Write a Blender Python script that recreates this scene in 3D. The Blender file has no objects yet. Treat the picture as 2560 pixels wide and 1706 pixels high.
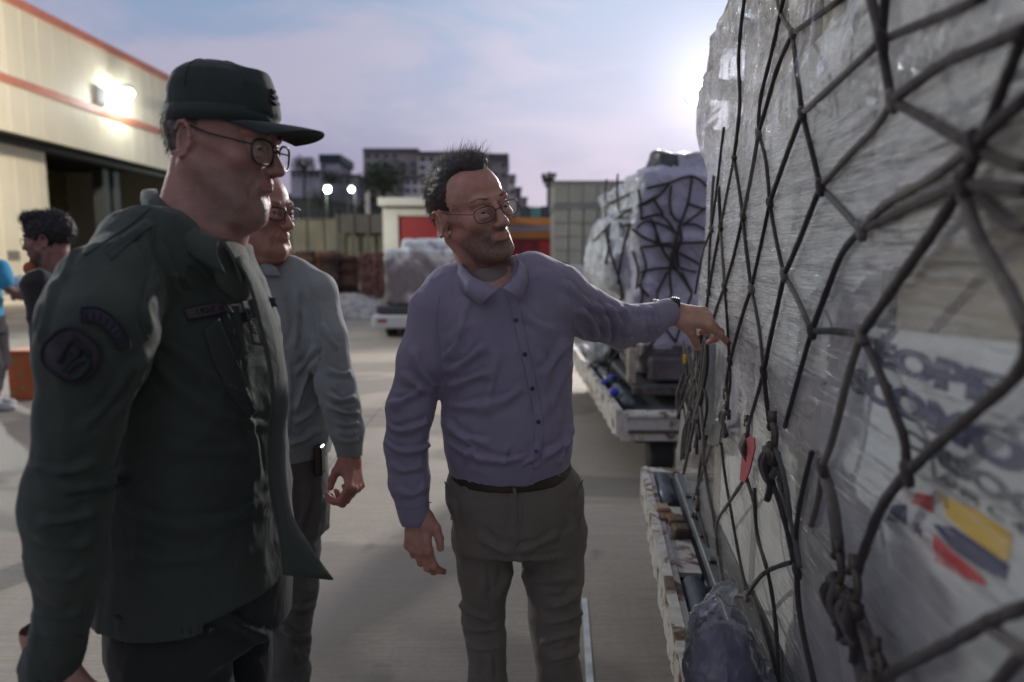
import bpy, bmesh, math, random
import numpy as np
from mathutils import Vector, Matrix
random.seed(7)
SC = bpy.context.scene
COL = SC.collection

# ---------------------------------------------------------------- camera
CAMZ, FPX, CX, CY = 1.52, 1707.0, 1280.0, 853.0
TH = math.radians(6.8)
cam_d = bpy.data.cameras.new('camera')
cam_d.sensor_width = 36.0
cam_d.lens = FPX * 36.0 / 2560.0
cam_d.clip_start = 0.05
cam_d.clip_end = 3000.0
cam_d.dof.use_dof = True
cam_d.dof.focus_distance = 1.62
cam_d.dof.aperture_fstop = 2.0
cam = bpy.data.objects.new('camera', cam_d)
COL.objects.link(cam)
cam.location = (0, 0, CAMZ)
cam.rotation_euler = (math.pi / 2 - TH, 0, 0)
SC.camera = cam

# ---------------------------------------------------------------- sky (dusk)
world = bpy.data.worlds.new('World')
SC.world = world
world.use_nodes = True
wt = world.node_tree
wt.nodes.clear()
def wn(t, **k):
    n = wt.nodes.new(t)
    for a, b in k.items():
        setattr(n, a, b)
    return n
def wl(a, b):
    wt.links.new(a, b)
def wmath(op, a, b=None, c=None, clamp=False):
    n = wn('ShaderNodeMath', operation=op, use_clamp=clamp)
    for i, v in enumerate((a, b, c)):
        if v is None: continue
        if isinstance(v, (int, float)): n.inputs[i].default_value = v
        else: wl(v, n.inputs[i])
    return n.outputs[0]
wtc = wn('ShaderNodeTexCoord')
wsep = wn('ShaderNodeSeparateXYZ'); wl(wtc.outputs['Generated'], wsep.inputs[0])
# height above the horizon -> dusk gradient
wramp = wn('ShaderNodeValToRGB')
wl(wmath('MULTIPLY_ADD', wsep.outputs[2], 1.0, 0.0), wramp.inputs[0])
cr = wramp.color_ramp
cr.elements[0].position = 0.0; cr.elements[0].color = (0.27, 0.235, 0.31, 1)
cr.elements[1].position = 1.0; cr.elements[1].color = (0.30, 0.33, 0.40, 1)
for p, c in ((0.10, (0.36, 0.31, 0.44)), (0.20, (0.37, 0.40, 0.57)), (0.32, (0.29, 0.40, 0.59)), (0.5, (0.31, 0.38, 0.52))):
    e = cr.elements.new(p); e.color = (*c, 1)
# the side the last daylight comes from is ahead of the camera; the far side is duller
wdot = wn('ShaderNodeVectorMath', operation='DOT_PRODUCT')
wl(wtc.outputs['Generated'], wdot.inputs[0]); wdot.inputs[1].default_value = (0.18, 0.97, 0.13)
front = wmath('MULTIPLY_ADD', wdot.outputs['Value'], 0.5, 0.5, clamp=True)
wmx = wn('ShaderNodeMapRange'); wl(front, wmx.inputs[0])
wmx.inputs[1].default_value = 0.1; wmx.inputs[2].default_value = 0.95
wmx.inputs[3].default_value = 0.96; wmx.inputs[4].default_value = 1.0
# paler sky on the right, with the floodlight's glare painted in
wglow = wn('ShaderNodeVectorMath', operation='DOT_PRODUCT')
wl(wtc.outputs['Generated'], wglow.inputs[0])
gd = Vector((0.262, 0.93, 0.235)).normalized(); wglow.inputs[1].default_value = gd
g1 = wmath('POWER', wmath('MAXIMUM', wglow.outputs['Value'], 0.0), 15.0)
g2 = wmath('POWER', wmath('MAXIMUM', wglow.outputs['Value'], 0.0), 420.0)
glow = wmath('ADD', wmath('MULTIPLY', g1, 0.44), wmath('MULTIPLY', g2, 0.42))
# clouds: wide soft streaks
wmap = wn('ShaderNodeMapping'); wl(wtc.outputs['Generated'], wmap.inputs[0])
wmap.inputs['Scale'].default_value = (1.6, 1.6, 5.5)
wmap.inputs['Rotation'].default_value = (0.0, 0.20, 0.4)
wno = wn('ShaderNodeTexNoise'); wl(wmap.outputs[0], wno.inputs['Vector'])
wno.inputs['Scale'].default_value = 1.7; wno.inputs['Detail'].default_value = 7.0; wno.inputs['Roughness'].default_value = 0.56
wno.inputs['Distortion'].default_value = 0.35
wcr = wn('ShaderNodeMapRange', interpolation_type='SMOOTHSTEP'); wl(wno.outputs['Fac'], wcr.inputs[0])
wcr.inputs[1].default_value = 0.42; wcr.inputs[2].default_value = 0.62
cloud = wmath('MULTIPLY', wcr.outputs[0], 0.62)
cmix = wn('ShaderNodeMix', data_type='RGBA')
wl(cloud, cmix.inputs[0]); wl(wramp.outputs[0], cmix.inputs[6])
cmix.inputs[7].default_value = (0.56, 0.50, 0.62, 1)
sc1 = wn('ShaderNodeVectorMath', operation='SCALE'); wl(cmix.outputs[2], sc1.inputs[0]); wl(wmx.outputs[0], sc1.inputs['Scale'])
gcol = wn('ShaderNodeVectorMath', operation='SCALE'); gcol.inputs[0].default_value = (1.0, 0.93, 0.98); wl(glow, gcol.inputs['Scale'])
sadd = wn('ShaderNodeVectorMath', operation='ADD'); wl(sc1.outputs[0], sadd.inputs[0]); wl(gcol.outputs[0], sadd.inputs[1])
wbg = wn('ShaderNodeBackground'); wl(sadd.outputs[0], wbg.inputs[0]); wbg.inputs[1].default_value = 0.92
wout = wn('ShaderNodeOutputWorld'); wl(wbg.outputs[0], wout.inputs[0])

SC.view_settings.view_transform = 'Standard'
SC.view_settings.look = 'None'
SC.view_settings.exposure = 0.0
SC.view_settings.gamma = 1.0
SC.render.engine = 'CYCLES'
SC.cycles.use_denoising = True
SC.cycles.max_bounces = 6
SC.cycles.transparent_max_bounces = 10
SC.cycles.sample_clamp_indirect = 3.0

# ---------------------------------------------------------------- placing helpers
ct, st = math.cos(TH), math.sin(TH)
def ray(px, py):
    dx, dy = (px - CX) / FPX, -(py - CY) / FPX
    return np.array([dx, ct + dy * st, -st + dy * ct])
def W(px, py, Y):
    d = ray(px, py)
    return np.array([0, 0, CAMZ]) + d * (Y / d[1])
def G(px, py, z=0.0):
    d = ray(px, py)
    return np.array([0, 0, CAMZ]) + d * ((z - CAMZ) / d[2])
def proj(P):
    P = np.asarray(P, dtype=np.float64)
    x, y, z = P[..., 0], P[..., 1], P[..., 2] - CAMZ
    fw = y * ct - z * st
    up = y * st + z * ct
    return CX + FPX * x / fw, CY - FPX * up / fw, fw

# ---------------------------------------------------------------- object helpers
def new_mesh(name, V, F, mat=None, smooth=True):
    me = bpy.data.meshes.new(name)
    V = np.asarray(V, dtype=np.float32)
    if isinstance(F, np.ndarray):
        k = F.shape[1]
        me.vertices.add(len(V)); me.vertices.foreach_set('co', V.ravel())
        me.loops.add(F.size); me.loops.foreach_set('vertex_index', F.ravel().astype(np.int32))
        me.polygons.add(len(F))
        me.polygons.foreach_set('loop_start', np.arange(0, F.size, k, dtype=np.int32))
        me.polygons.foreach_set('loop_total', np.full(len(F), k, dtype=np.int32))
        me.update(calc_edges=True)
    else:
        me.from_pydata([tuple(map(float, v)) for v in V], [], F)
        me.update()
    me.polygons.foreach_set('use_smooth', [bool(smooth)] * len(me.polygons))
    for m in (mat if isinstance(mat, (list, tuple)) else [mat]):
        if m: me.materials.append(m)
    return me
def link(name, me, parent=None):
    o = bpy.data.objects.new(name, me)
    COL.objects.link(o)
    if parent is not None: o.parent = parent
    return o
def tag(o, label=None, cat=None, group=None, kind=None):
    if label: o['label'] = label
    if cat: o['category'] = cat
    if group: o['group'] = group
    if kind: o['kind'] = kind
    return o
def empty(name, label, cat, loc=(0, 0, 0), rz=0.0, group=None):
    o = bpy.data.objects.new(name, None)
    COL.objects.link(o)
    o.location = tuple(map(float, loc)); o.rotation_euler = (0, 0, rz)
    o.empty_display_size = 0.1
    return tag(o, label, cat, group)
class MB:
    """collects shapes, builds ONE mesh object (world coordinates, optional matrix)"""
    def __init__(s): s.V = []; s.F = []
    def raw(s, V, F):
        n = len(s.V); s.V += [tuple(map(float, v)) for v in V]; s.F += [tuple(int(i) + n for i in f) for f in F]; return s
    def box(s, lo, hi, M=None, bev=0.0):
        x0, y0, z0 = lo; x1, y1, z1 = hi
        if bev <= 0:
            V = [(x0,y0,z0),(x1,y0,z0),(x1,y1,z0),(x0,y1,z0),(x0,y0,z1),(x1,y0,z1),(x1,y1,z1),(x0,y1,z1)]
            F = [(0,3,2,1),(4,5,6,7),(0,1,5,4),(1,2,6,5),(2,3,7,6),(3,0,4,7)]
        else:
            b = bev
            V = []; F = []
            bm = bmesh.new(); bmesh.ops.create_cube(bm, size=1.0)
            for v in bm.verts:
                v.co = Vector((x0 if v.co.x < 0 else x1, y0 if v.co.y < 0 else y1, z0 if v.co.z < 0 else z1))
            bmesh.ops.bevel(bm, geom=list(bm.edges), offset=b, segments=1, affect='EDGES')
            bm.verts.index_update()
            V = [tuple(v.co) for v in bm.verts]; F = [tuple(v.index for v in f.verts) for f in bm.faces]
            bm.free()
        if M is not None: V = [tuple(M @ Vector(v)) for v in V]
        return s.raw(V, F)
    def prism(s, pts, a, b, axis='y'):
        n = len(pts)
        def mk(p, t):
            return (p[0], t, p[1]) if axis == 'y' else ((t, p[0], p[1]) if axis == 'x' else (p[0], p[1], t))
        V = [mk(p, a) for p in pts] + [mk(p, b) for p in pts]
        F = [tuple(range(n)), tuple(range(2*n-1, n-1, -1))] + [(i, i+n, (i+1) % n + n, (i+1) % n) for i in range(n)]
        return s.raw(V, F)
    def tube(s, pts, r, n=8, closed=False, cap=True):
        V, F = tube_geo(pts, r, n, closed, cap)
        return s.raw(V, F)
    def build(s, name, mat=None, parent=None, smooth=False):
        return link(name, new_mesh(name, s.V, s.F, mat, smooth), parent)
def tube_geo(pts, r, n=8, closed=False, cap=True, flat=None):
    P = [Vector(tuple(map(float, p))) for p in pts]
    m = len(P)
    rs = [r] * m if isinstance(r, (int, float)) else list(r)
    V = []; F = []
    prev = None
    if n == 8 and m > 12 and not closed: rs = [q*(1+.07*math.sin(i*1.9+P[0].x*40)+.04*math.sin(i*4.3)) for i, q in enumerate(rs)]
    for i in range(m):
        if closed: t = P[(i+1) % m] - P[(i-1) % m]
        else: t = P[min(i+1, m-1)] - P[max(i-1, 0)]
        if t.length < 1e-9: t = Vector((0, 0, 1))
        t.normalize()
        if prev is None:
            a = Vector((0, 0, 1)) if abs(t.z) < 0.9 else Vector((1, 0, 0))
            u = t.cross(a).normalized()
        else:
            u = (prev - t * prev.dot(t))
            if u.length < 1e-6: u = t.orthogonal()
            u.normalize()
        prev = u
        w = t.cross(u)
        for k in range(n):
            an = 2 * math.pi * k / n
            V.append(P[i] + u * math.cos(an) * rs[i] + w * math.sin(an) * rs[i])
    rng = m if closed else m - 1
    for i in range(rng):
        for k in range(n):
            a, b = i*n+k, i*n+(k+1) % n
            c, d = ((i+1) % m)*n+(k+1) % n, ((i+1) % m)*n+k
            F.append((a, b, c, d))
    if cap and not closed:
        F.append(tuple(range(n-1, -1, -1))); F.append(tuple(range((m-1)*n, m*n)))
    return V, F
def smooth_path(pts, sub=4, closed=False):
    P = [np.array(p, float) for p in pts]
    out = []
    n = len(P)
    for i in range(n if closed else n-1):
        p0 = P[(i-1) % n] if (closed or i > 0) else P[0]
        p1 = P[i]; p2 = P[(i+1) % n]
        p3 = P[(i+2) % n] if (closed or i+2 < n) else P[-1]
        for k in range(sub):
            t = k / sub
            out.append(0.5*((2*p1)+(-p0+p2)*t+(2*p0-5*p1+4*p2-p3)*t*t+(-p0+3*p1-3*p2+p3)*t**3))
    if not closed: out.append(P[-1])
    return out
def sheet(name, rows, mat, parent=None, thick=0.002, sub=3):
    """curved cloth sheet through rows of points (each row same length)"""
    R = [smooth_path(r, sub) for r in rows]
    C = np.array(R)                       # rows x n x 3
    cols = [smooth_path(list(C[:, j]), sub) for j in range(C.shape[1])]
    A = np.array(cols).transpose(1, 0, 2)
    m, n = A.shape[:2]
    V = A.reshape(-1, 3)
    F = np.array([(i*n+j, i*n+j+1, (i+1)*n+j+1, (i+1)*n+j) for i in range(m-1) for j in range(n-1)])
    o = link(name, new_mesh(name, V, F, mat), parent)
    if thick:
        md = o.modifiers.new('thick', 'SOLIDIFY'); md.thickness = thick; md.offset = 0
    return o

# ---------------------------------------------------------------- numpy noise
def _h(i, j, k, seed):
    n = (i*374761393 + j*668265263 + k*2147483647 + seed*974634777) & 0xffffffff
    n = ((n ^ (n >> 13)) * 1274126177) & 0xffffffff
    return ((n ^ (n >> 16)) & 0xffff) / 32767.5 - 1.0
def vnoise(P, scale=1.0, seed=0):
    Q = np.asarray(P, np.float64) * scale
    I = np.floor(Q).astype(np.int64); f = Q - I; f = f*f*(3-2*f)
    r = 0
    for a in (0, 1):
        for b in (0, 1):
            for c in (0, 1):
                w = (f[..., 0] if a else 1-f[..., 0])*(f[..., 1] if b else 1-f[..., 1])*(f[..., 2] if c else 1-f[..., 2])
                r = r + w*_h(I[..., 0]+a, I[..., 1]+b, I[..., 2]+c, seed)
    return r
def fbm(P, scale=1.0, octs=3, seed=0, gain=0.5):
    r = 0; a = 1.0
    for o in range(octs):
        r = r + a*vnoise(P, scale*(2.03**o), seed+o*17); a *= gain
    return r

# ---------------------------------------------------------------- implicit surface sculpting
class Sculpt:
    def __init__(s, lo, hi, res):
        s.lo = np.array(lo, float); s.res = res
        s.n = np.ceil((np.array(hi, float)-s.lo)/res).astype(int)+1
        s.D = np.full(tuple(s.n), 1.0, np.float32)
    def _win(s, lo, hi, m):
        a = np.clip(np.floor((np.array(lo)-m-s.lo)/s.res).astype(int), 0, s.n)
        b = np.clip(np.ceil((np.array(hi)+m-s.lo)/s.res).astype(int)+1, 0, s.n)
        if np.any(b <= a): return None
        g = [s.lo[i]+np.arange(a[i], b[i])*s.res for i in range(3)]
        X, Y, Z = np.meshgrid(*g, indexing='ij', sparse=True)
        return (slice(a[0], b[0]), slice(a[1], b[1]), slice(a[2], b[2])), X, Y, Z
    def put(s, lo, hi, fn, k=0.01, op='add'):
        w = s._win(lo, hi, k+4*s.res)
        if w is None: return
        sl, X, Y, Z = w
        d = fn(X, Y, Z).astype(np.float32)
        A = s.D[sl]
        if op == 'add':
            h = np.clip(0.5+0.5*(A-d)/k, 0, 1)
            s.D[sl] = A*(1-h)+d*h-k*h*(1-h)
        else:
            d = -d
            h = np.clip(0.5-0.5*(A-d)/k, 0, 1)
            s.D[sl] = A*(1-h)+d*h+k*h*(1-h)
    def ell(s, c, r, k=0.01, op='add', R=None):
        c = np.array(c, float); r = np.array(r, float)
        ext = np.full(3, r.max()) if R is not None else r
        def fn(X, Y, Z):
            x, y, z = X-c[0], Y-c[1], Z-c[2]
            if R is not None:
                x, y, z = (R[0][0]*x+R[1][0]*y+R[2][0]*z, R[0][1]*x+R[1][1]*y+R[2][1]*z, R[0][2]*x+R[1][2]*y+R[2][2]*z)
            k0 = np.sqrt((x/r[0])**2+(y/r[1])**2+(z/r[2])**2)
            k1 = np.sqrt((x/r[0]**2)**2+(y/r[1]**2)**2+(z/r[2]**2)**2)+1e-9
            return k0*(k0-1)/k1
        s.put(c-ext, c+ext, fn, k, op)
    def cap(s, a, b, ra, rb=None, k=0.01, op='add'):
        rb = ra if rb is None else rb
        a = np.array(a, float); b = np.array(b, float); ba = b-a; L = max(ba@ba, 1e-12)
        def fn(X, Y, Z):
            x, y, z = X-a[0], Y-a[1], Z-a[2]
            h = np.clip((x*ba[0]+y*ba[1]+z*ba[2])/L, 0, 1)
            return np.sqrt((x-h*ba[0])**2+(y-h*ba[1])**2+(z-h*ba[2])**2)-(ra+(rb-ra)*h)
        m = max(ra, rb)
        s.put(np.minimum(a, b)-m, np.maximum(a, b)+m, fn, k, op)
    def chain(s, pts, rs, k=0.01, op='add', first_k=None):
        for i in range(len(pts)-1):
            s.cap(pts[i], pts[i+1], rs[i], rs[i+1], first_k if (i == 0 and first_k) else k, op)
    def loft(s, zs, cx, cy, a, b, ang, k=0.02, op='add', p=2.0):
        """vertical stack of ellipses: half axes a (along ang direction) and b (across)"""
        o = np.argsort(zs); zs = np.array(zs, float)[o]
        cx, cy, a, b = [np.array(q, float)[o] for q in (cx, cy, a, b)]
        ca, sa = math.cos(ang), math.sin(ang)
        M = max(a.max(), b.max())
        zf = np.linspace(zs[0], zs[-1], 120)
        def sm(v):
            f = np.interp(zf, zs, v); kr = np.ones(9)/9
            return np.convolve(np.pad(f, 4, mode='edge'), kr, 'valid')
        fcx, fcy, fa, fb = map(sm, (cx, cy, a, b))
        def fn(X, Y, Z):
            zz = Z.ravel()
            q = [np.interp(zz, zf, v).reshape(Z.shape) for v in (fcx, fcy, fa, fb)]
            x, y = X-q[0], Y-q[1]
            u, v = x*ca+y*sa, -x*sa+y*ca
            if p == 2.0:
                k0 = np.sqrt((u/q[2])**2+(v/q[3])**2)
            else:
                k0 = (np.abs(u/q[2])**p+np.abs(v/q[3])**p)**(1/p)
            k1 = np.sqrt((u/q[2]**2)**2+(v/q[3]**2)**2)+1e-9
            d2 = k0*(k0-1)/k1
            dz = np.maximum(zs[0]-Z, Z-zs[-1])
            return np.maximum(d2, dz)
        s.put((cx.min()-M, cy.min()-M, zs[0]), (cx.max()+M, cy.max()+M, zs[-1]), fn, k, op)
    def mesh(s, relax=1):
        D = s.D; S = D < 0
        c = S[:-1,:-1,:-1].astype(np.int8)
        for a in (0,1):
            for b in (0,1):
                for d in (0,1):
                    if a+b+d: c = c + S[a:S.shape[0]-1+a, b:S.shape[1]-1+b, d:S.shape[2]-1+d]
        I = np.argwhere((c > 0) & (c < 8))
        idx = np.full(c.shape, -1, np.int32); idx[I[:,0], I[:,1], I[:,2]] = np.arange(len(I))
        acc = np.zeros((len(I), 3)); cnt = np.zeros(len(I))
        cor = [(0,0,0),(1,0,0),(0,1,0),(1,1,0),(0,0,1),(1,0,1),(0,1,1),(1,1,1)]
        for i in range(8):
            for j in range(i+1, 8):
                A, B = np.array(cor[i]), np.array(cor[j])
                if np.abs(A-B).sum() != 1: continue
                da = D[I[:,0]+A[0], I[:,1]+A[1], I[:,2]+A[2]]; db = D[I[:,0]+B[0], I[:,1]+B[1], I[:,2]+B[2]]
                m = (da < 0) != (db < 0)
                t = np.where(m, da/np.where(m, da-db, 1), 0)
                acc += np.where(m[:,None], A+(B-A)*t[:,None], 0); cnt += m
        V = s.lo+(I+acc/cnt[:,None])*s.res
        F = []
        for ax in range(3):
            o1, o2 = [(1,2),(2,0),(0,1)][ax]
            sa = [slice(None)]*3; sb = [slice(None)]*3; sa[ax] = slice(0,-1); sb[ax] = slice(1,None)
            E = np.argwhere(S[tuple(sa)] != S[tuple(sb)])
            E = E[(E[:,o1] > 0) & (E[:,o2] > 0) & (E[:,o1] < c.shape[o1]) & (E[:,o2] < c.shape[o2])]
            if len(E) == 0: continue
            u = np.zeros(3,int); u[o1] = 1; v = np.zeros(3,int); v[o2] = 1
            q = np.stack([idx[tuple((E-x).T)] for x in (u+v, v, 0*u, u)], 1)
            fl = S[tuple(E.T)]
            q[~fl] = q[~fl][:, ::-1]
            F.append(q)
        F = np.concatenate(F); F = F[(F >= 0).all(1)]
        for _ in range(relax):
            V = relax_mesh(V, F)
        return V, F
def relax_mesh(V, F, lam=0.5):
    acc = np.zeros_like(V); cnt = np.zeros(len(V))
    for i in range(4):
        a, b = F[:, i], F[:, (i+1) % 4]
        for j in range(3):
            acc[:, j] += np.bincount(a, V[b, j], len(V)) + np.bincount(b, V[a, j], len(V))
        cnt += np.bincount(a, minlength=len(V)) + np.bincount(b, minlength=len(V))
    return V*(1-lam) + lam*acc/np.maximum(cnt, 1)[:, None]
def vnormals(V, F):
    n = np.cross(V[F[:,2]]-V[F[:,0]], V[F[:,3]]-V[F[:,1]])
    N = np.zeros_like(V)
    for i in range(4):
        for j in range(3):
            N[:, j] += np.bincount(F[:, i], n[:, j], len(V))
    return N/(np.linalg.norm(N, axis=1, keepdims=True)+1e-12)
def folds(V, F, lines, back=0.15):
    """cloth folds: each line = (points in picture px, width px, height m); only the side turned to the viewer"""
    N = vnormals(V, F)
    x, y, fw = proj(V)
    view = V-np.array([0,0,CAMZ]); view /= np.linalg.norm(view, axis=1, keepdims=True)
    face = np.clip(-(N*view).sum(1)+back, 0, 0.5)*2
    D = np.zeros(len(V))
    for pts, w, amp in lines:
        P = np.array(smooth_path([(p[0], p[1]) for p in pts], 4))
        best = np.full(len(V), 1e9); tt = np.zeros(len(V))
        xs0, xs1 = P[:,0].min()-4*w, P[:,0].max()+4*w; ys0, ys1 = P[:,1].min()-4*w, P[:,1].max()+4*w
        m = np.where((x > xs0) & (x < xs1) & (y > ys0) & (y < ys1))[0]
        if len(m) == 0: continue
        b = np.full(len(m), 1e9); t = np.zeros(len(m)); sg = np.zeros(len(m))
        for i in range(len(P)-1):
            a, d = P[i], P[i+1]-P[i]; L = d@d+1e-9
            h = np.clip(((x[m]-a[0])*d[0]+(y[m]-a[1])*d[1])/L, 0, 1)
            ex, ey = x[m]-a[0]-h*d[0], y[m]-a[1]-h*d[1]
            q = np.hypot(ex, ey); u = q < b
            b = np.where(u, q, b); t = np.where(u, (i+h)/(len(P)-1), t)
            sg = np.where(u, np.sign(ex*d[1]-ey*d[0]), sg)
        env = np.clip(np.minimum(t, 1-t)*5, 0.0, 1)
        b = b*(1+.25*np.sin(t*9+len(P))); asym = np.where(sg > 0, .62, 1.15); bb_ = b/asym; prof = np.exp(-(bb_/w)**2) - 0.5*np.exp(-((bb_-1.6*w)/(.8*w))**2)
        D[m] += 1.55*amp*env*prof
    return V + N*(D*face)[:, None]
def sdf_obj(name, V, F, mat, parent=None, attrs=None):
    me = new_mesh(name, V, F, mat, True)
    if attrs:
        for an, arr in attrs.items():
            at = me.attributes.new(an, 'FLOAT', 'POINT'); at.data.foreach_set('value', np.asarray(arr, np.float32))
    return link(name, me, parent)

# ---------------------------------------------------------------- materials
class NT:
    def __init__(s, name):
        s.m = bpy.data.materials.new(name); s.m.use_nodes = True; s.t = s.m.node_tree
        s.b = s.t.nodes['Principled BSDF']; s.out = s.t.nodes['Material Output']
    def n(s, t, ins=None, **k):
        q = s.t.nodes.new(t)
        for a, b in k.items(): setattr(q, a, b)
        for a, b in (ins or {}).items():
            if hasattr(b, 'links') : s.t.links.new(b, q.inputs[a])
            else: q.inputs[a].default_value = b
        return q
    def l(s, a, b): s.t.links.new(a, b)
    def coord(s, kind='Object', scale=(1,1,1), rot=(0,0,0)):
        tc = s.n('ShaderNodeTexCoord')
        mp = s.n('ShaderNodeMapping', {'Vector': tc.outputs[kind]})
        mp.inputs['Scale'].default_value = scale; mp.inputs['Rotation'].default_value = rot
        return mp.outputs[0]
    def noise(s, vec, scale, detail=4, rough=0.55, dist=0.0):
        q = s.n('ShaderNodeTexNoise', {'Vector': vec, 'Scale': scale, 'Detail': detail, 'Roughness': rough, 'Distortion': dist})
        return q.outputs['Fac']
    def ramp(s, fac, stops):
        q = s.n('ShaderNodeValToRGB', {'Fac': fac}); e = q.color_ramp.elements
        e[0].position = stops[0][0]; e[0].color = (*stops[0][1], 1)
        e[1].position = stops[-1][0]; e[1].color = (*stops[-1][1], 1)
        for p, c in stops[1:-1]:
            x = e.new(p); x.color = (*c, 1)
        return q.outputs[0]
    def rng(s, fac, a, b, c, d):
        q = s.n('ShaderNodeMapRange', {0: fac, 1: a, 2: b, 3: c, 4: d}); return q.outputs[0]
    def mix(s, f, a, b):
        q = s.n('ShaderNodeMix', data_type='RGBA')
        for i, v in ((0, f), (6, a), (7, b)):
            if hasattr(v, 'links'): s.l(v, q.inputs[i])
            else: q.inputs[i].default_value = v if i == 0 else (*v, 1)
        return q.outputs[2]
    def bump(s, h, strength=0.3, dist=0.01, normal=None):
        q = s.n('ShaderNodeBump', {'Height': h, 'Strength': strength, 'Distance': dist})
        if normal is not None: s.l(normal, q.inputs['Normal'])
        return q.outputs[0]
def simple(name, col, rough=0.6, var=0.12, scale=8.0, bump=0.0, bscale=60.0, metal=0.0, spec=0.5, bdist=0.003):
    k = NT(name); v = k.coord()
    f = k.noise(v, scale)
    c0 = tuple(max(0, x*(1-var)) for x in col); c1 = tuple(x*(1+var) for x in col)
    k.l(k.ramp(f, [(0.3, c0), (0.7, c1)]), k.b.inputs['Base Color'])
    k.b.inputs['Roughness'].default_value = rough; k.b.inputs['Metallic'].default_value = metal
    k.b.inputs['Specular IOR Level'].default_value = spec
    if bump: k.l(k.bump(k.noise(v, bscale, 3), bump, bdist), k.b.inputs['Normal'])
    return k.m
def emis(name, col, s):
    k = NT(name)
    k.b.inputs['Base Color'].default_value = (*col, 1)
    k.b.inputs['Emission Color'].default_value = (*col, 1); k.b.inputs['Emission Strength'].default_value = s
    return k.m
def fabric(name, col, col2=None, weave=900.0, rough=0.85, fold=0.25, var=0.12, sheen=0.15, fscale=9.0):
    k = NT(name); v = k.coord()
    f = k.noise(v, 5.0, 5, 0.6)
    col2 = col2 or tuple(x*(1+var) for x in col)
    k.l(k.ramp(f, [(0.3, tuple(x*(1-var) for x in col)), (0.7, col2)]), k.b.inputs['Base Color'])
    k.b.inputs['Roughness'].default_value = rough; k.b.inputs['Specular IOR Level'].default_value = 0.25
    k.b.inputs['Sheen Weight'].default_value = sheen; k.b.inputs['Sheen Roughness'].default_value = 0.5
    w = k.n('ShaderNodeTexNoise', {'Vector': v, 'Scale': weave, 'Detail': 2.0}).outputs['Fac']
    n1 = k.bump(w, 0.25 if weave > 500 else .9, 0.0006 if weave > 500 else .0016)
    v2 = k.coord(scale=(1, 1, 0.55), rot=(0.3, 0.4, 0.2))
    n2 = k.bump(k.noise(v2, fscale*2.2, 4, 0.55, 1.2), fold, 0.012, n1)
    k.l(n2, k.b.inputs['Normal'])
    return k.m
# ================================================================ SETTING
# ---- concrete apron
def ground_mat():
    k = NT('concrete'); v = k.coord('Object')
    a = k.noise(v, 0.35, 6, 0.62); b = k.noise(v, 3.2, 6, 0.6); c = k.noise(v, 38.0, 4, 0.6)
    base = k.ramp(a, [(0.32, (0.165, 0.140, 0.108)), (0.5, (0.285, 0.246, 0.192)), (0.68, (0.39, 0.34, 0.27))])
    m = k.mix(k.rng(b, 0.35, 0.7, 0.0, 0.55), base, (0.33, 0.288, 0.235))
    # broom marks across the slabs
    vb = k.coord('Object', scale=(0.7, 26.0, 1.0), rot=(0, 0, 0.03))
    br = k.noise(vb, 3.0, 4, 0.7)
    m = k.mix(k.rng(br, 0.40, 0.60, 0.0, 0.62), m, (0.175, 0.158, 0.135))
    m = k.mix(k.rng(c, 0.3, 0.75, 0.0, 0.3), m, (0.48, 0.42, 0.35))
    # old damp stains with hard edges
    vs = k.coord('Object', scale=(0.55, 0.85, 1)); s = k.noise(vs, 0.75, 3, 0.45, 0.6)
    st_ = k.rng(s, 0.525, 0.545, 0.0, 0.62)
    m = k.mix(st_, m, (0.135, 0.118, 0.10))
    vt = k.coord('Object', scale=(2.4, 0.28, 1), rot=(0, 0, 0.12)); tr = k.noise(vt, 0.9, 4, 0.6)
    m = k.mix(k.rng(tr, 0.55, 0.72, 0.0, 0.45), m, (0.195, 0.178, 0.158))
    oil = k.noise(k.coord('Object'), 1.7, 4, 0.6, 1.0); m = k.mix(k.rng(oil, 0.62, 0.70, 0.0, 0.5), m, (0.085, 0.075, 0.065))
    k.l(m, k.b.inputs['Base Color'])
    k.l(k.rng(s, 0.55, 0.6, 0.8, 0.66), k.b.inputs['Roughness'])
    bb = k.n('ShaderNodeMath', {0: c, 1: br}, operation='ADD').outputs[0]
    k.l(k.bump(bb, 0.35, 0.004), k.b.inputs['Normal'])
    return k.m
M_CONC = ground_mat()
M_JOINT = simple('joint_filler', (0.05, 0.048, 0.045), 0.9)
M_LINE = simple('line_paint', (0.55, 0.56, 0.56), 0.7, 0.3, 9.0, 0.2)
SOIL = simple('ground_soil', (0.10, 0.095, 0.085), 0.95, 0.3, 0.05)
g = MB(); g.box((-900, -300, -1.2), (900, 1600, -0.02))
tag(g.build('ground', SOIL), kind='structure')
# slabs: each slab its own piece of the apron, thin recessed joints between
apron = MB(); apron.box((-70, -25, -0.6), (60, 80, -0.012))
ap = tag(apron.build('apron', M_JOINT), kind='structure')
def slab(x0, x1, y0, y1):
    j = 0.006
    b = MB(); b.box((x0+j, y0+j, -0.011), (x1-j, y1-j, 0.0))
    b.build('slab', M_CONC, ap)
xs = [-70, -52, -40, -28.5, -22.5, -16.5, -11.5, -6.3, -1.35, 3.6, 8.6, 14, 25, 60]
ys = [-25, -10, -2.6, 1.9, 6.55, 11.2, 16, 21, 26, 32, 40, 55, 80]
for i in range(len(xs)-1):
    for j in range(len(ys)-1):
        slab(xs[i], xs[i+1], ys[j], ys[j+1])
ln = MB()
p0, p1 = G(1474, 1706), G(1462, 1512)
dv = (p1-p0)/np.linalg.norm(p1-p0)
q0, q1 = p0-dv*1.2, p1+dv*0.05
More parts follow.
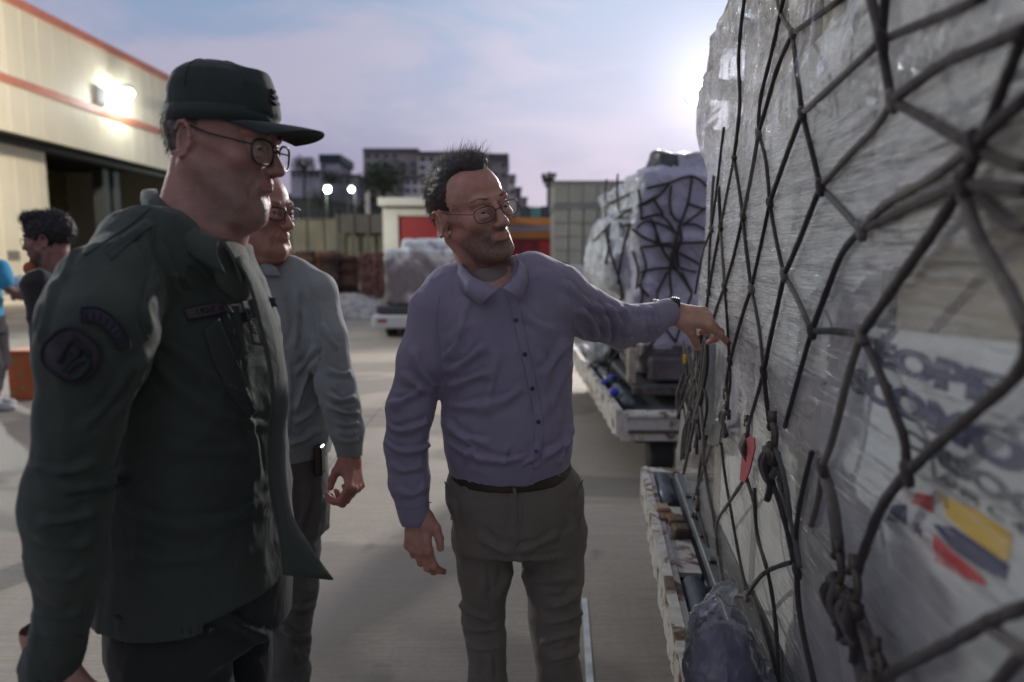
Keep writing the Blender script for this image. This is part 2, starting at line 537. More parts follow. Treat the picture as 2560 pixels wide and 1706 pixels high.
ln.raw([(q0[0]-.014, q0[1], .004), (q0[0]+.020, q0[1], .004), (q1[0]+.012, q1[1], .004), (q1[0]-.012, q1[1], .004)], [(0,1,2,3)])
tag(ln.build('painted_line', M_LINE), kind='structure')

# ---- hill behind the airport wall
def hill():
    n, m = 60, 24
    V = []
    for j in range(m):
        y = 62 + j*9.0
        for i in range(n):
            x = -150 + i*5.2
            t = min(1, max(0, (y-62)/70.0))
            t = t*t*(3-2*t)
            side = 1/(1+math.exp((x-14)/7.0))
            z = -1 + t*(13.5*side+1.0) + 0.7*math.sin(x*.21+y*.13)*t
            V.append((x, y, z))
    V = np.array(V); V[:, 2] += fbm(V, 0.12, 3, 5)*0.8*np.clip((V[:, 1]-66)/20, 0, 1)
    F = np.array([(j*n+i, j*n+i+1, (j+1)*n+i+1, (j+1)*n+i) for j in range(m-1) for i in range(n-1)])
    o = link('hill', new_mesh('hill', V, F, simple('hill_scrub', (0.052, 0.056, 0.04), 0.95, 0.45, 0.25, 0.6, 3.0)))
    tag(o, kind='structure')
    return V
hill()
# scrub on the hill: uncountable
def scrub():
    rs = np.random.RandomState(3)
    V = []; F = []
    for i in range(1500):
        x = rs.uniform(-70, 25); y = rs.uniform(70, 125)
        t = min(1, (y-62)/70.0); t = t*t*(3-2*t)
        z = -1 + t*(13.5/(1+math.exp((x-14)/7.0))+1.0)
        s = rs.uniform(0.25, 0.8)
        for q in range(4):
            c = np.array([x, y, z]) + rs.uniform(-s, s, 3)*[1, 1, .6]
            a = rs.uniform(-s, s, (3, 3))*.7
            n0 = len(V); V += [c+a[0], c+a[1], c+a[2]]; F.append((n0, n0+1, n0+2))
    o = link('scrub', new_mesh('scrub', V, F, simple('scrub_leaf', (0.045, 0.055, 0.03), 0.9, 0.5, 0.3)))
    tag(o, 'low dark scrub covering the slope behind the airport wall', 'scrub', kind='stuff')
scrub()

# ---- hangar on the left
HA = math.radians(1.5)
hdir = np.array([math.sin(HA), math.cos(HA), 0.0])
hnor = np.array([math.cos(HA), -math.sin(HA), 0.0])       # out of the wall, towards the apron
HX = -22.0
def hplane(px, py, off=0.0):
    d = ray(px, py); c = np.array([0, 0, CAMZ]); o = hnor*(HX+off)
    t = ((o-c)@hnor)/(d@hnor)
    p = c+d*t
    return p@hdir, p[2]
def HP(s, off, z): return hdir*s + hnor*(HX+off) + np.array([0, 0, z])
def hbox(mb, s0, s1, o0, o1, z0, z1):
    V = [HP(s, o, z) for z in (z0, z1) for (s, o) in ((s0, o0), (s1, o0), (s1, o1), (s0, o1))]
    mb.raw(V, [(0,3,2,1),(4,5,6,7),(0,1,5,4),(1,2,6,5),(2,3,7,6),(3,0,4,7)])
ZR = np.mean([hplane(40, 0)[1], hplane(428, 205)[1]])
ZS = np.mean([hplane(0, 195)[1], hplane(420, 335)[1]])
ZL = np.mean([hplane(0, 325)[1], hplane(418, 425)[1]])
print('hangar heights', ZR, ZS, ZL, hplane(428, 205)[0], hplane(0, 300)[0])
M_CLAD = simple('cream_cladding', (0.62, 0.565, 0.43), 0.55, 0.05, 0.6, 0.05, 30)
M_RED = simple('red_trim', (0.44, 0.15, 0.09), 0.5, 0.15, 2.0)
M_DARK = simple('dark_steel', (0.028, 0.03, 0.028), 0.6)
M_OLIVE = simple('olive_sheeting', (0.16, 0.15, 0.055), 0.7, 0.25, 0.5)
M_VENT = simple('vent_grey', (0.16, 0.14, 0.13), 0.6)
hg = empty('hangar', 'large cream aircraft hangar with red roof edge and open door', 'hangar', HP(20, 0, 0))
hg.location = (0, 0, 0)
S0, S1 = 8.0, 53.0
def clad(s0, s1, z0, z1, off=0.0, name='panel', mat=None, ribs=True):
    mb = MB(); hbox(mb, s0+.012, s1-.012, off-.12, off, z0, z1)
    if ribs:
        s = s0+.25
        while s < s1-.1:
            hbox(mb, s, s+.06, off-.002, off+.010, z0+.01, z1-.01); s += 1.0
    return mb.build(name, mat or M_CLAD, hg)
s = S0
while s < S1-0.1:
    clad(s, s+3.0, ZS+.18, ZR-.2); clad(s, s+3.0, ZL, ZS-.18); s += 3.0
mb = MB(); hbox(mb, S0, S1, -.14, .06, ZS-.18, ZS+.18); mb.build('trim', M_RED, hg)
mb = MB(); hbox(mb, S0, S1, -.3, .12, ZR-.2, ZR+.18); mb.build('roof_edge', M_RED, hg)
mb = MB(); hbox(mb, S0, S1+.1, -42, -.32, ZR-.35, ZR+.1); mb.build('roof', M_VENT, hg)
mb = MB(); hbox(mb, S1, S1+.3, -42, .0, 0, ZR-.36); mb.build('end_wall', M_CLAD, hg)
mb = MB(); hbox(mb, S0-.3, S0, -42, .0, 0, ZR-.36); mb.build('end_wall', M_CLAD, hg)
mb = MB(); hbox(mb, S0, S1, -.9, -.14, ZL+.02, ZL+.5); mb.build('lintel', M_DARK, hg)
# sliding door leaf at the left, dark rail above it
sd = hplane(120, 480, -1.2)[0]; zd = hplane(0, 357, -1.2)[1]
s = S0
while s < sd-0.05:
    e = min(s+2.4, sd); clad(s, e, 0.05, zd, -1.2, 'door_leaf'); s = e
mb = MB(); hbox(mb, S0, S1, -1.6, -.95, zd+.02, ZL+.3); mb.build('door_rail', M_DARK, hg)
# inside: columns, ribbed olive back wall, floor
bk = -14.0
mb = MB(); hbox(mb, S0, S1, bk-.2, bk, 0, ZR-.5); bw = mb.build('back_wall', M_OLIVE, hg)
z = 0.6
while z < 11:
    mb = MB(); hbox(mb, S0, S1, bk, bk+.12, z, z+.62); mb.build('sheet_band', M_OLIVE, bw); z += 0.95
for px in (254, 280):
    s_ = hplane(px, 480, -2.2)[0]
    mb = MB(); hbox(mb, s_-.28, s_+.28, -2.5, -1.9, 0, ZL+.3); mb.build('column', M_DARK, hg)
mb = MB(); hbox(mb, S0, S1, bk+.3, -1.8, 8.2, 8.5); mb.build('mezzanine_beam', M_DARK, hg)
# louvre
sa, za = hplane(233, 213); sb, zb = hplane(262, 268)
mb = MB(); hbox(mb, sa, sb, .032, .10, zb, za); lv = mb.build('louvre', M_VENT, hg)
n = 9
for i in range(n):
    z = zb + (za-zb)*(i+.2)/n
    mb = MB(); hbox(mb, sa+.05, sb-.05, .10, .17, z, z+(za-zb)/n*.5); mb.build('slat', M_DARK, lv)
# ---- lamps
M_LAMPW = emis('lamp_white', (0.93, 1.0, 0.97), 60)
M_LAMPG = emis('lamp_cool', (0.80, 1.0, 0.95), 26)
def light(name, kind, loc, power, col, size=0.2, aim=None, angle=90, blend=0.6, parent=None):
    d = bpy.data.lights.new(name, kind); d.energy = power; d.color = col
    if kind in ('POINT', 'SPOT'): d.shadow_soft_size = size
    if kind == 'SPOT': d.spot_size = math.radians(angle); d.spot_blend = blend
    o = bpy.data.objects.new(name, d); COL.objects.link(o); o.location = tuple(map(float, loc))
    if aim is not None:
        o.rotation_euler = (Vector(tuple(aim))-Vector(tuple(loc))).to_track_quat('-Z', 'Y').to_euler()
    if parent: o.parent = parent
    return o
ls, lz = hplane(318, 228, .7)
lp = HP(ls, .7, lz)
wl_ = empty('wall_lamp', 'lit white floodlight on an arm on the hangar wall beside the louvre', 'wall lamp')
mb = MB(); mb.tube([HP(ls, .0, lz+.15), HP(ls, .65, lz+.2)], .04, 8); mb.build('arm', M_DARK, wl_)
mb = MB(); mb.box(tuple(lp+[-.2, -.25, .1]), tuple(lp+[.2, .25, .3]), bev=.03); mb.build('housing', M_VENT, wl_)
hb = bmesh.new(); bmesh.ops.create_icosphere(hb, subdivisions=3, radius=.30)
me = bpy.data.meshes.new('bulb'); hb.to_mesh(me); hb.free(); me.materials.append(M_LAMPW)
bo = link('bulb', me, wl_); bo.location = tuple(lp+[0, 0, -.12]); bo.scale = (1, 1, .8)
light('wall_lamp_light', 'POINT', lp+[.1, 0, -.5], 420, (0.95, 1, .97), .3, parent=wl_)

def mast_light(name, label, base, top, bulb_r, mat, heads=1, power=0, aim=None, col=(1, 1, 1), angle=120, headdir=(0, -1, 0)):
    t = empty(name, label, 'floodlight')
    mb = MB(); mb.tube([base, top], [.11, .06], 10); mb.build('pole', M_DARK, t)
    c = np.array(top, float)
    mb = MB(); mb.box(tuple(c+[-.3, -.12, -.05]), tuple(c+[.3, .12, .05]), bev=.02); mb.build('crossarm', M_DARK, t)
    mb = MB(); mb.box(tuple(c+[-bulb_r*1.1, -.10, .06]), tuple(c+[bulb_r*1.1, .14, .08+bulb_r*1.6]), bev=.02); mb.build('housing', M_VENT, t)
    mb = MB(); hd = c+[0, -.16, .07+bulb_r*.8]
    pts = [(math.cos(a)*bulb_r, math.sin(a)*bulb_r*.85) for a in np.linspace(0, 2*math.pi, 20, endpoint=False)]
    mb.prism([(hd[0]+p[0], hd[2]+p[1]) for p in pts], hd[1], hd[1]+.05); mb.build('lens', mat, t)
    if power:
        light(name+'_light', 'SPOT', hd+[0, -.1, 0], power, col, bulb_r, aim, angle, .5, t)
    return t
# the big floodlight behind the pallets (mast hidden behind the cargo, head on an outrigger)
LY = 14.0
lh = W(1748, 226, LY)
big = empty('floodlight', 'glaring floodlight on a mast behind the top of the big netted load', 'floodlight')
mb = MB(); mb.tube([(lh[0]+.75, LY+.25, 0), (lh[0]+.75, LY+.25, lh[2]+.3)], .09, 10); mb.build('pole', M_DARK, big)
mb = MB(); mb.tube([(lh[0]+.75, LY+.25, lh[2]-.05), (lh[0], LY+.25, lh[2]-.05)], .045, 8); mb.build('outrigger', M_DARK, big)
mb = MB(); mb.box((lh[0]-.2, LY+.06, lh[2]-.18), (lh[0]+.2, LY+.24, lh[2]+.18), bev=.03); mb.build('housing', M_DARK, big)
mb = MB(); mb.prism([(lh[0]+.27*math.cos(a), lh[2]+.25*math.sin(a)) for a in np.linspace(0, 2*math.pi, 28, endpoint=False)], LY, LY+.055); mb.build('lens', emis('flood_glass', (1, .97, .98), 90), big)
light('floodlight_lamp', 'SPOT', (lh[0], LY-.12, lh[2]), 5200, (1, .95, .93), .25, (0.2, 1.5, 1.2), 110, .4, big)
# yard floodlight that washes the hangar front (stands left of the picture)
yp = np.array([-17.0, 17.0, 0.0])
ym = empty('yard_floodlight', 'tall yard floodlight on a pole standing left of the picture, facing the hangar', 'floodlight')
mb = MB(); mb.tube([yp, yp+[0, 0, 9.5]], .12, 10); mb.build('pole', M_DARK, ym)
mb = MB(); mb.box(tuple(yp+[-.35, -.3, 9.5]), tuple(yp+[.35, .3, 9.9]), bev=.04); mb.build('housing', M_DARK, ym)
mb = MB(); mb.box(tuple(yp+[-.42, -.25, 9.54]), tuple(yp+[-.36, .25, 9.86])); mb.build('lens', emis('yard_glass', (1, .93, .78), 30), ym)
light('yard_floodlight_lamp', 'SPOT', yp+[-.6, .1, 9.6], 22500, (1, .92, .76), .3, (-24, 38, 6.0), 130, .8, ym)

mb = MB(); mb.box(tuple(yp+[.10, -.35, 9.2]), tuple(yp+[.40, .35, 9.5]), bev=.04); mb.build('housing', M_DARK, ym)
mb = MB(); mb.box(tuple(yp+[.41, -.25, 9.24]), tuple(yp+[.46, .25, 9.46])); mb.build('lens', emis('yard_glass_cool', (.9, 1, .96), 30), ym)
light('yard_floodlight_lamp', 'SPOT', yp+[.62, -.1, 9.3], 6200, (.95, 1, .96), .22, (.6, 2.0, 1.2), 80, .6, ym)
# ---- things built at a picture place and a true distance
def fbox(px0, py0, px1, py1, Y, dep):
    a = W(px0, py1, Y); b = W(px1, py0, Y)
    return (a[0], Y, a[2]), (b[0], Y+dep, b[2])
def bpart(name, rect, Y, dep, mat, parent, bev=0.0, ground=False):
    lo, hi = fbox(*rect, Y, dep)
    if ground: lo = (lo[0], lo[1], 0.0)
    mb = MB(); mb.box(lo, hi, bev=bev); return mb.build(name, mat, parent)
M_WALLG = simple('wall_greenish', (0.135, 0.135, 0.105), 0.9, 0.22, 0.5, 0.3, 8)
M_WALLD = simple('wall_dark', (0.075, 0.07, 0.068), 0.9, 0.2, 0.7)
M_WHITE = simple('white_paint', (0.58, 0.60, 0.56), 0.7, 0.12, 0.7)
M_ROLL = simple('red_shutter', (0.34, 0.022, 0.03), 0.5, 0.08, 1.0)
M_ORANGE = simple('orange_band', (0.50, 0.19, 0.055), 0.6, 0.1, 1.0)
M_GREYB = simple('grey_band', (0.30, 0.30, 0.31), 0.7, 0.1, 1.0)
M_CREAM = simple('cream_panel', (0.47, 0.47, 0.38), 0.7, 0.1, 0.8)
M_CREAM2 = simple('cream_panel_dull', (0.30, 0.30, 0.27), 0.7, 0.1, 0.8)
M_TEAL = simple('teal_sheet', (0.075, 0.19, 0.20), 0.6)
M_NAVY = simple('navy_sheet', (0.03, 0.045, 0.06), 0.6)
# perimeter wall in blockwork panels
pw = empty('perimeter_wall', 'long greenish grey blockwork wall behind the brown sack stacks', 'wall')
for i in range(10):
    bpart('wall_panel', (560+i*42+1, 549+(i % 3), 560+(i+1)*42-1, 700), 46, .35, M_WALLG, pw, ground=True)
bpart('coping', (560, 545, 982, 549), 45.9, .5, M_WALLD, pw)
pd = empty('dark_screen', 'dark sheet screen standing before the wall left of the white kiosk', 'screen')
for i in range(3): bpart('sheet', (843+i*38.5, 537, 843+(i+1)*38.5-1.2, 582), 45, .15, M_WALLD, pd)
for i in range(4): bpart('post', (842+i*38.3, 534, 845+i*38.3, 700), 44.8, .15, M_DARK, pd, ground=True)
# white kiosk with flat roof and red roller shutter
kk = empty('garage', 'small white flat-roofed building with a red roller shutter', 'garage')
KY = 38
bpart('wall', (960, 518, 994, 700), KY, 5, M_WHITE, kk, ground=True)
bpart('wall', (1098, 518, 1160, 700), KY, 5, M_WHITE, kk, ground=True)
bpart('lintel', (994, 518, 1098, 540), KY, 5, M_WHITE, kk)
bpart('roof', (944, 494, 1172, 514), KY-.6, 6.2, M_WHITE, kk)
sh = bpart('shutter', (994, 541, 1098, 700), KY+.3, .1, M_ROLL, kk, ground=True)
for i in range(14):
    bpart('shutter_slat', (995, 542+i*5, 1097, 545.5+i*5), KY+.22, .07, M_ROLL, sh)
# orange and grey striped building
ob = empty('striped_building', 'low building with orange and grey bands and a dark red front', 'building')
OY = 44
bpart('wall', (1230, 545, 1384, 563), OY, 6, M_ORANGE, ob); bpart('wall', (1230, 563.3, 1384, 578), OY+.1, 6, M_GREYB, ob)
bpart('wall', (1230, 578.3, 1384, 597), OY, 6, M_ORANGE, ob); bpart('wall', (1230, 597.3, 1384, 720), OY+.2, 6, M_ROLL, ob, ground=True)
for i in range(4): bpart('pilaster', (1262+i*38, 597, 1266+i*38, 720), OY, .19, M_WALLD, ob, ground=True)
for i, (a, b, mm) in enumerate(((1300, 1326, M_NAVY), (1327, 1352, M_TEAL), (1353, 1386, M_NAVY))):
    o = bpart('container', (a, 516+(i % 2)*2, b, 544.6), OY+1, 3, mm, None)
    tag(o, ['dark navy box on the roof edge, nearest the mast base left side', 'teal box between two dark boxes on the striped building', 'dark box right of the teal box, below the light mast'][i], 'container')
# cream warehouse
cw = empty('warehouse', 'cream panelled warehouse behind the second netted load', 'warehouse')
CY_ = 36
for i in range(5):
    a, b = 1386+i*36, 1386+(i+1)*36-1
    bpart('panel', (a, 456, b, 508), CY_, 4, M_CREAM, cw)
    bpart('panel', (a, 524, b, 720), CY_, 4, M_CREAM, cw, ground=True)
bpart('band', (1385, 509, 1568, 523), CY_-.02, 4, M_CREAM2, cw)
for i in range(3): bpart('rail', (1385, 556+i*34, 1568, 558+i*34), CY_-.05, .05, M_CREAM2, cw)
mb = MB(); q_ = hplane(16, 627, -1.19); r_ = hplane(46, 648, -1.19); hbox(mb, q_[0], r_[0], -1.199, -1.14, r_[1], q_[1]); mb.build('door_window', M_VENT, hg)
bpart('roof_edge', (1383, 452, 1570, 456), CY_-.1, 4.2, M_CREAM2, cw)
# light mast with cluster
mt = empty('light_mast', 'dark light mast with a clustered head between the hill block and warehouse', 'mast')
mY = 52
b0, b1 = W(1372, 700, mY), W(1373, 440, mY)
mb = MB(); mb.tube([(b0[0], mY, 0), (b1[0], mY, b1[2])], [.22, .16], 8); mb.build('pole', M_DARK, mt)
for i, (a, b, c, d) in enumerate(((1354, 434, 1366, 446), (1368, 431, 1379, 443), (1380, 433, 1391, 442), (1357, 449, 1369, 458), (1376, 447, 1386, 456), (1362, 460, 1372, 468))):
    bpart('lamp_head', (a, b, c, d), mY-.4+.1*i, .3, M_DARK, mt)
bpart('platform', (1356, 444, 1388, 447), mY-.5, 1.0, M_DARK, mt)
def small_lamp(label, px, py, Y, r, pole_x=0.0):
    t = empty('street_lamp', label, 'lamp', group='distant lit lamps')
    c = W(px, py, Y)
    mb = MB(); mb.tube([(c[0]+pole_x, Y+.3, 0), (c[0]+pole_x, Y+.3, c[2]+.3), (c[0], Y+.05, c[2]+.28)], .06, 6); mb.build('pole', M_DARK, t)
    mb = MB(); mb.box((c[0]-r, Y-.05, c[2]+r*.8), (c[0]+r, Y+.25, c[2]+r*1.2)); mb.build('housing', M_DARK, t)
    bm = bmesh.new(); bmesh.ops.create_icosphere(bm, subdivisions=2, radius=r)
    me = bpy.data.meshes.new('bulb'); bm.to_mesh(me); bm.free(); me.materials.append(M_LAMPG)
    o = link('bulb', me, t); o.location = tuple(c)
    light('street_lamp_light', 'POINT', c+[0, -r-.1, 0], 700, (.85, 1, .97), r, parent=t)
small_lamp('left and larger of two lit lamps before the hill', 819, 474, 56, .26, -.2)
small_lamp('right and smaller of two lit lamps before the hill', 879, 474, 60, .22, .2)
small_lamp('lit lamp at the left top corner of the cream warehouse', 1386, 486, 40, .15, -.1)

# ---- hillside blocks
rs = random.Random(11)
M_B1 = simple('block_dark', (0.115, 0.105, 0.115), 0.9, 0.25, 0.15)
M_B2 = simple('block_grey', (0.27, 0.25, 0.255), 0.9, 0.3, 0.2)
M_B3 = simple('block_pale', (0.52, 0.49, 0.51), 0.9, 0.25, 0.2)
M_PANE = simple('window_glass', (0.02, 0.022, 0.026), 0.15)
M_PURPLE = simple('block_plum', (0.13, 0.085, 0.12), 0.9, 0.2, 0.3)
def block(name, label, rect, Y, dep, wall, roof, cols, rows, roof_h=6, over=2, bands=None, gz=8.0):
    t = empty(name, label, 'building')
    x0, y0, x1, y1 = rect
    lo, hi = fbox(x0, y0, x1, y1, Y, dep)
    mb = MB(); mb.box((lo[0], Y, lo[2]-gz), hi); mb.build('wall', wall, t)
    bpart('roof', (x0-over, y0-roof_h, x1+over, y0), Y-.5, dep+1, roof, t)
    cw_, rh = (x1-x0)/cols, (y1-y0)/rows
    for i in range(cols):
        for j in range(rows):
            if rs.random() < .12: continue
            a, b = x0+(i+.22)*cw_, x0+(i+.78)*cw_
            c, d = y0+(j+.25)*rh, y0+(j+.75)*rh
            f = bpart('window', (a, c, b, d), Y-.12, .12, bands or wall, t)
            bpart('pane', (a+.8, c+.8, b-.8, d-.8), Y-.16, .035, M_PANE, f)
    return t
block('apartment_block', 'broad dark-roofed block on the hill behind the round tree', (909, 380, 1043, 440), 118, 14, M_B2, M_B1, 6, 3, 9, 2, M_B3, 4)
block('apartment_block', 'long block on the hill behind the lavender shirt man with plum band', (1045, 388, 1180, 470), 112, 14, M_B3, M_PURPLE, 6, 4, 9, 1, M_B2)
block('apartment_block', 'dark-topped end block stepping down the right end of the hill', (1182, 400, 1270, 500), 108, 14, M_B2, M_B1, 4, 4, 16, 2, M_B3)
block('terrace_house', 'grey house one step below the end block on the right slope', (1270, 440, 1288, 520), 106, 10, M_B3, M_B1, 1, 3, 4)
block('terrace_house', 'low grey house two steps below the end block on the right slope', (1289, 472, 1303, 530), 104, 10, M_B2, M_B1, 1, 2, 4)
block('terrace_house', 'lowest small house at the foot of the right slope', (1304, 496, 1318, 540), 102, 10, M_B3, M_B1, 1, 2, 3)
block('terrace_house', 'small pale house with a flat navy top left of the tall block', (800, 406, 848, 426), 120, 9, M_B3, M_NAVY, 3, 1, 20, 3, None, 6)
block('terrace_house', 'pale low house below the trees at the left of the hill', (726, 428, 800, 448), 116, 9, M_B3, M_B1, 5, 1, 3, 1)
block('terrace_house', 'grey low house between the navy topped house and the round tree', (826, 440, 896, 466), 110, 9, M_B2, M_B1, 4, 1, 4, 1)
block('terrace_house', 'pale house just above the garage roof, right of the round tree', (1010, 446, 1084, 486), 96, 9, M_B3, M_B1, 4, 2, 4, 1)
M_LEAF = simple('leaf_dark', (0.050, 0.070, 0.032), 0.85, 0.45, 0.9)
M_BARK = simple('bark', (0.07, 0.055, 0.04), 0.9)
def tree(label, px0, py0, px1, py1, Y, seed, n=2600, base_drop=5):
    t = empty('tree', label, 'tree')
    r_ = np.random.RandomState(seed)
    a = W(px0, py1, Y); b = W(px1, py0, Y)
    c = (a+b)/2; R = np.array([(b[0]-a[0])/2, (b[0]-a[0])/2, (b[2]-a[2])/2])
    zb = a[2]-base_drop
    tips = []
    mb = MB(); mb.tube([(c[0], Y, zb), (c[0]+R[0]*.05, Y, a[2]), (c[0], Y, c[2])], [R[0]*.10, R[0]*.07, R[0]*.03], 8)
    for i in range(7):
        an = i*2*math.pi/7; e = c + np.array([math.cos(an)*.6, math.sin(an)*.6, r_.uniform(-.3, .6)])*R
        mb.tube([(c[0], Y, a[2]+R[2]*.2*(i % 3)), tuple((c+e)/2+[0, 0, -.1*R[2]]), tuple(e)], [R[0]*.045, R[0]*.03, R[0]*.01], 5)
        tips.append(e)
    mb.build('trunk', M_BARK, t)
    V = []; F = []
    cl = [c+(np.array([math.cos(q*2.4)*.62, math.sin(q*2.4)*.62, -.75+1.5*q/16.0])*R*r_.uniform(.75, 1.12)) for q in range(17)]
    for i in range(n):
        k_ = cl[i % 17]; v = r_.normal(size=3); v /= np.linalg.norm(v)
        p = k_ + v*R*.44*r_.uniform(.55, 1.12)
        s_ = R[0]*r_.uniform(.035, .075)
        q = r_.normal(size=(2, 3)); q /= np.linalg.norm(q, axis=1)[:, None]
        n0 = len(V); V += [p-q[0]*s_, p+q[1]*s_*.7, p+q[0]*s_, p-q[1]*s_*.7]; F.append((n0, n0+1, n0+2, n0+3))
    link('crown', new_mesh('crown', np.array(V), np.array(F), M_LEAF, False), t)
tree('round dark green tree before the tall block on the hill', 900, 404, 1014, 486, 88, 1)
tree('dark tree at the left end of the hill top', 726, 390, 790, 430, 112, 2, 1600)
tree('small dark tree left of the lit lamps on the slope', 798, 424, 850, 462, 96, 3, 1300)
tree('shrubby tree on the slope, left of and below the round tree', 768, 470, 830, 530, 74, 5, 1300, 3)
for i, px in enumerate((771, 869, 915, 921)):
    t = empty('pole', ['thin dark pole left of the two lit lamps', 'thin dark pole by the right lit lamp', 'pale pole just left of the garage roof', 'thin pole nearest the garage roof'][i], 'pole')
    b = W(px, 484-(i % 2)*6, 50); mb = MB(); mb.tube([(b[0], 50, 0), tuple(b)], .06, 6); mb.build('shaft', M_WALLD if i < 2 else M_B3, t)
    mb = MB(); mb.tube([tuple(b+[0, 0, -.02]), tuple(b+[0, 0, .1])], .1, 6); mb.build('cap', M_WALLD, t)

# ---- brown sack stacks and the red block stack
M_SACK = [simple('sack_%d' % i, c, 0.9, 0.3, 6.0, 0.4, 30) for i, c in enumerate(((0.15, 0.085, 0.055), (0.11, 0.065, 0.045), (0.20, 0.12, 0.08), (0.075, 0.045, 0.035)))]
M_BLOCK = [simple('block_%d' % i, c, 0.85, 0.2, 5.0) for i, c in enumerate(((0.20, 0.095, 0.08), (0.16, 0.075, 0.065), (0.24, 0.13, 0.11)))]
M_WOOD = simple('pallet_wood', (0.20, 0.14, 0.09), 0.85, 0.3, 9.0)
def sack_mesh(w, d, h, mat, seed):
    bm = bmesh.new(); bmesh.ops.create_cube(bm, size=1.0)
    bmesh.ops.subdivide_edges(bm, edges=list(bm.edges), cuts=2, use_grid_fill=True)
    r_ = random.Random(seed)
    for v in bm.verts:
        x, y, z = v.co
        f = 1-.9*abs(x)**3
        v.co = Vector((x*w*(1+.04*r_.uniform(-1, 1)), y*d*(.88+.12*f), z*h*(.6+.5*f)*(1+.1*r_.uniform(-1, 1))))
    me = bpy.data.meshes.new('sack'); bm.to_mesh(me); bm.free(); me.materials.append(mat)
    me.polygons.foreach_set('use_smooth', [True]*len(me.polygons))
    return me
sm = [sack_mesh(.78, .45, .19, M_SACK[i % 4], i) for i in range(8)]
def stack(name, label, cx, cy, z0, cols, rows, lay, meshes, dx, dy, dz, seed, cat, piece, grp):
    t = empty(name, label, cat, (0, 0, 0), 0, grp)
    mb = MB()
    w = cols*dx/2+.04
    for q in range(3): mb.box((cx-w, cy-rows*dy/2-.02, z0+.10), (cx+w, cy+rows*dy/2, z0+.13)) if q == 0 else mb.box((cx-w+.1+(q-1)*w, cy-rows*dy/2, z0), (cx-w+.24+(q-1)*w, cy+rows*dy/2, z0+.099))
    mb.build('pallet', M_WOOD, t)
    r_ = random.Random(seed)
    for l in range(lay):
        for i in range(cols):
            for j in range(rows):
                if l == lay-1 and r_.random() < .35: continue
                if j > 0 and l < lay-2: continue
                o = link(piece, meshes[r_.randrange(len(meshes))], t)
                o.location = (cx+(i-(cols-1)/2)*dx+r_.uniform(-.04, .04), cy+(j-(rows-1)/2)*dy+r_.uniform(-.05, .05), z0+.13+dz*(l+.5))
                o.rotation_euler = (r_.uniform(-.04, .04), r_.uniform(-.05, .05), r_.uniform(-.06, .06)+(math.pi if r_.random() < .5 else 0))
lab = ['tall brown sack stack partly behind the grey shirt man', 'brown sack stack second from the grey shirt man', 'middle brown sack stack with a ragged top', 'dark brown sack stack beside the reddish block stack', 'loose lower sack stack in front of the dark wall']
for i, (px, ptop, Y) in enumerate(((722, 626, 28.5), (776, 624, 28), (826, 622, 27.6), (876, 634, 28.2), (800, 664, 26.4))):
    c = W(px, 742, Y); top = W(px, ptop, Y)[2]
    stack('sack_stack', lab[i], c[0], Y, 0, 1 if i == 4 else 1, 2, max(3, int((top-.13)/.17)), sm, .80, .46, .17, i, 'sack stack', 'sack', 'brown sack stacks by the wall')
bm_ = []
for i in range(6):
    mb = MB(); mb.box((-.115, -.2, -.07), (.115, .2, .07), bev=.012)
    me = new_mesh('block', mb.V, mb.F, M_BLOCK[i % 3], False); bm_.append(me)
c = W(936, 742, 27.5)
stack('block_stack', 'reddish stack of blocks in even courses left of the wrapped load', c[0], 27.5, 0, 4, 2, 11, bm_, .245, .42, .152, 9, 'block stack', 'block', None)
# traffic cone-like clutter by the stacks: small pale bundle
# ---- flattened white net pile on the apron
def pile(label, px, py, w, d, h, seed, mat, name='net_pile', cat='net pile'):
    c = G(px, py)
    n = 26
    V = []
    for j in range(n):
        for i in range(n):
            u, v = i/(n-1)*2-1, j/(n-1)*2-1
            r = math.sqrt(u*u+v*v)
            V.append((c[0]+u*w/2, c[1]+v*d/2, max(0, 1-r**3)*h+.01))
    V = np.array(V); nz = fbm(V, 2.6, 4, seed); V[:, 2] = np.maximum(.008, V[:, 2]*(1+.55*nz)); V[:, :2] += fbm(V*3, 1, 2, seed+3)[:, None]*.07
    F = np.array([(j*n+i, j*n+i+1, (j+1)*n+i+1, (j+1)*n+i) for j in range(n-1) for i in range(n-1)])
    o = link(name, new_mesh(name, V, F, mat, False)); tag(o, label, cat)
M_NETW = simple('pale_netting', (0.40, 0.385, 0.36), 0.85, 0.5, 8.0, 0.6, 20)
pile('pale heap of folded netting lying flat behind the wrapped load', 882, 790, 1.7, 2.0, .32, 4, M_NETW)
pile('second flat pale heap of netting further back by the sacks', 850, 762, 2.6, 2.2, .25, 9, M_NETW)
# ================================================================ CARGO
from mathutils.bvhtree import BVHTree
AZ = math.radians(7.2)
cu = np.array([math.sin(AZ), math.cos(AZ), 0.0]); cn = np.array([math.cos(AZ), -math.sin(AZ), 0.0])
DFACE = 0.38
def PP(s, off, z): return cu*s + cn*(DFACE+off) + np.array([0, 0, z])
def PL(px, py, off=0.0):
    r = ray(px, py); c = np.array([0, 0, CAMZ]); t = ((cn*(DFACE+off)-c)@cn)/(r@cn); p = c+r*t
    return p@cu, p[2]
def pbox(mb, s0, s1, o0, o1, z0, z1, bev=0.0):
    M = Matrix(((cu[0], cn[0], 0, cn[0]*DFACE), (cu[1], cn[1], 0, cn[1]*DFACE), (0, 0, 1, 0), (0, 0, 0, 1)))
    # (s, off, z) is a left handed frame: mirror the winding
    n0 = len(mb.F); mb.box((s0, o0, z0), (s1, o1, z1), M=M, bev=bev)
    for i in range(n0, len(mb.F)): mb.F[i] = mb.F[i][::-1]

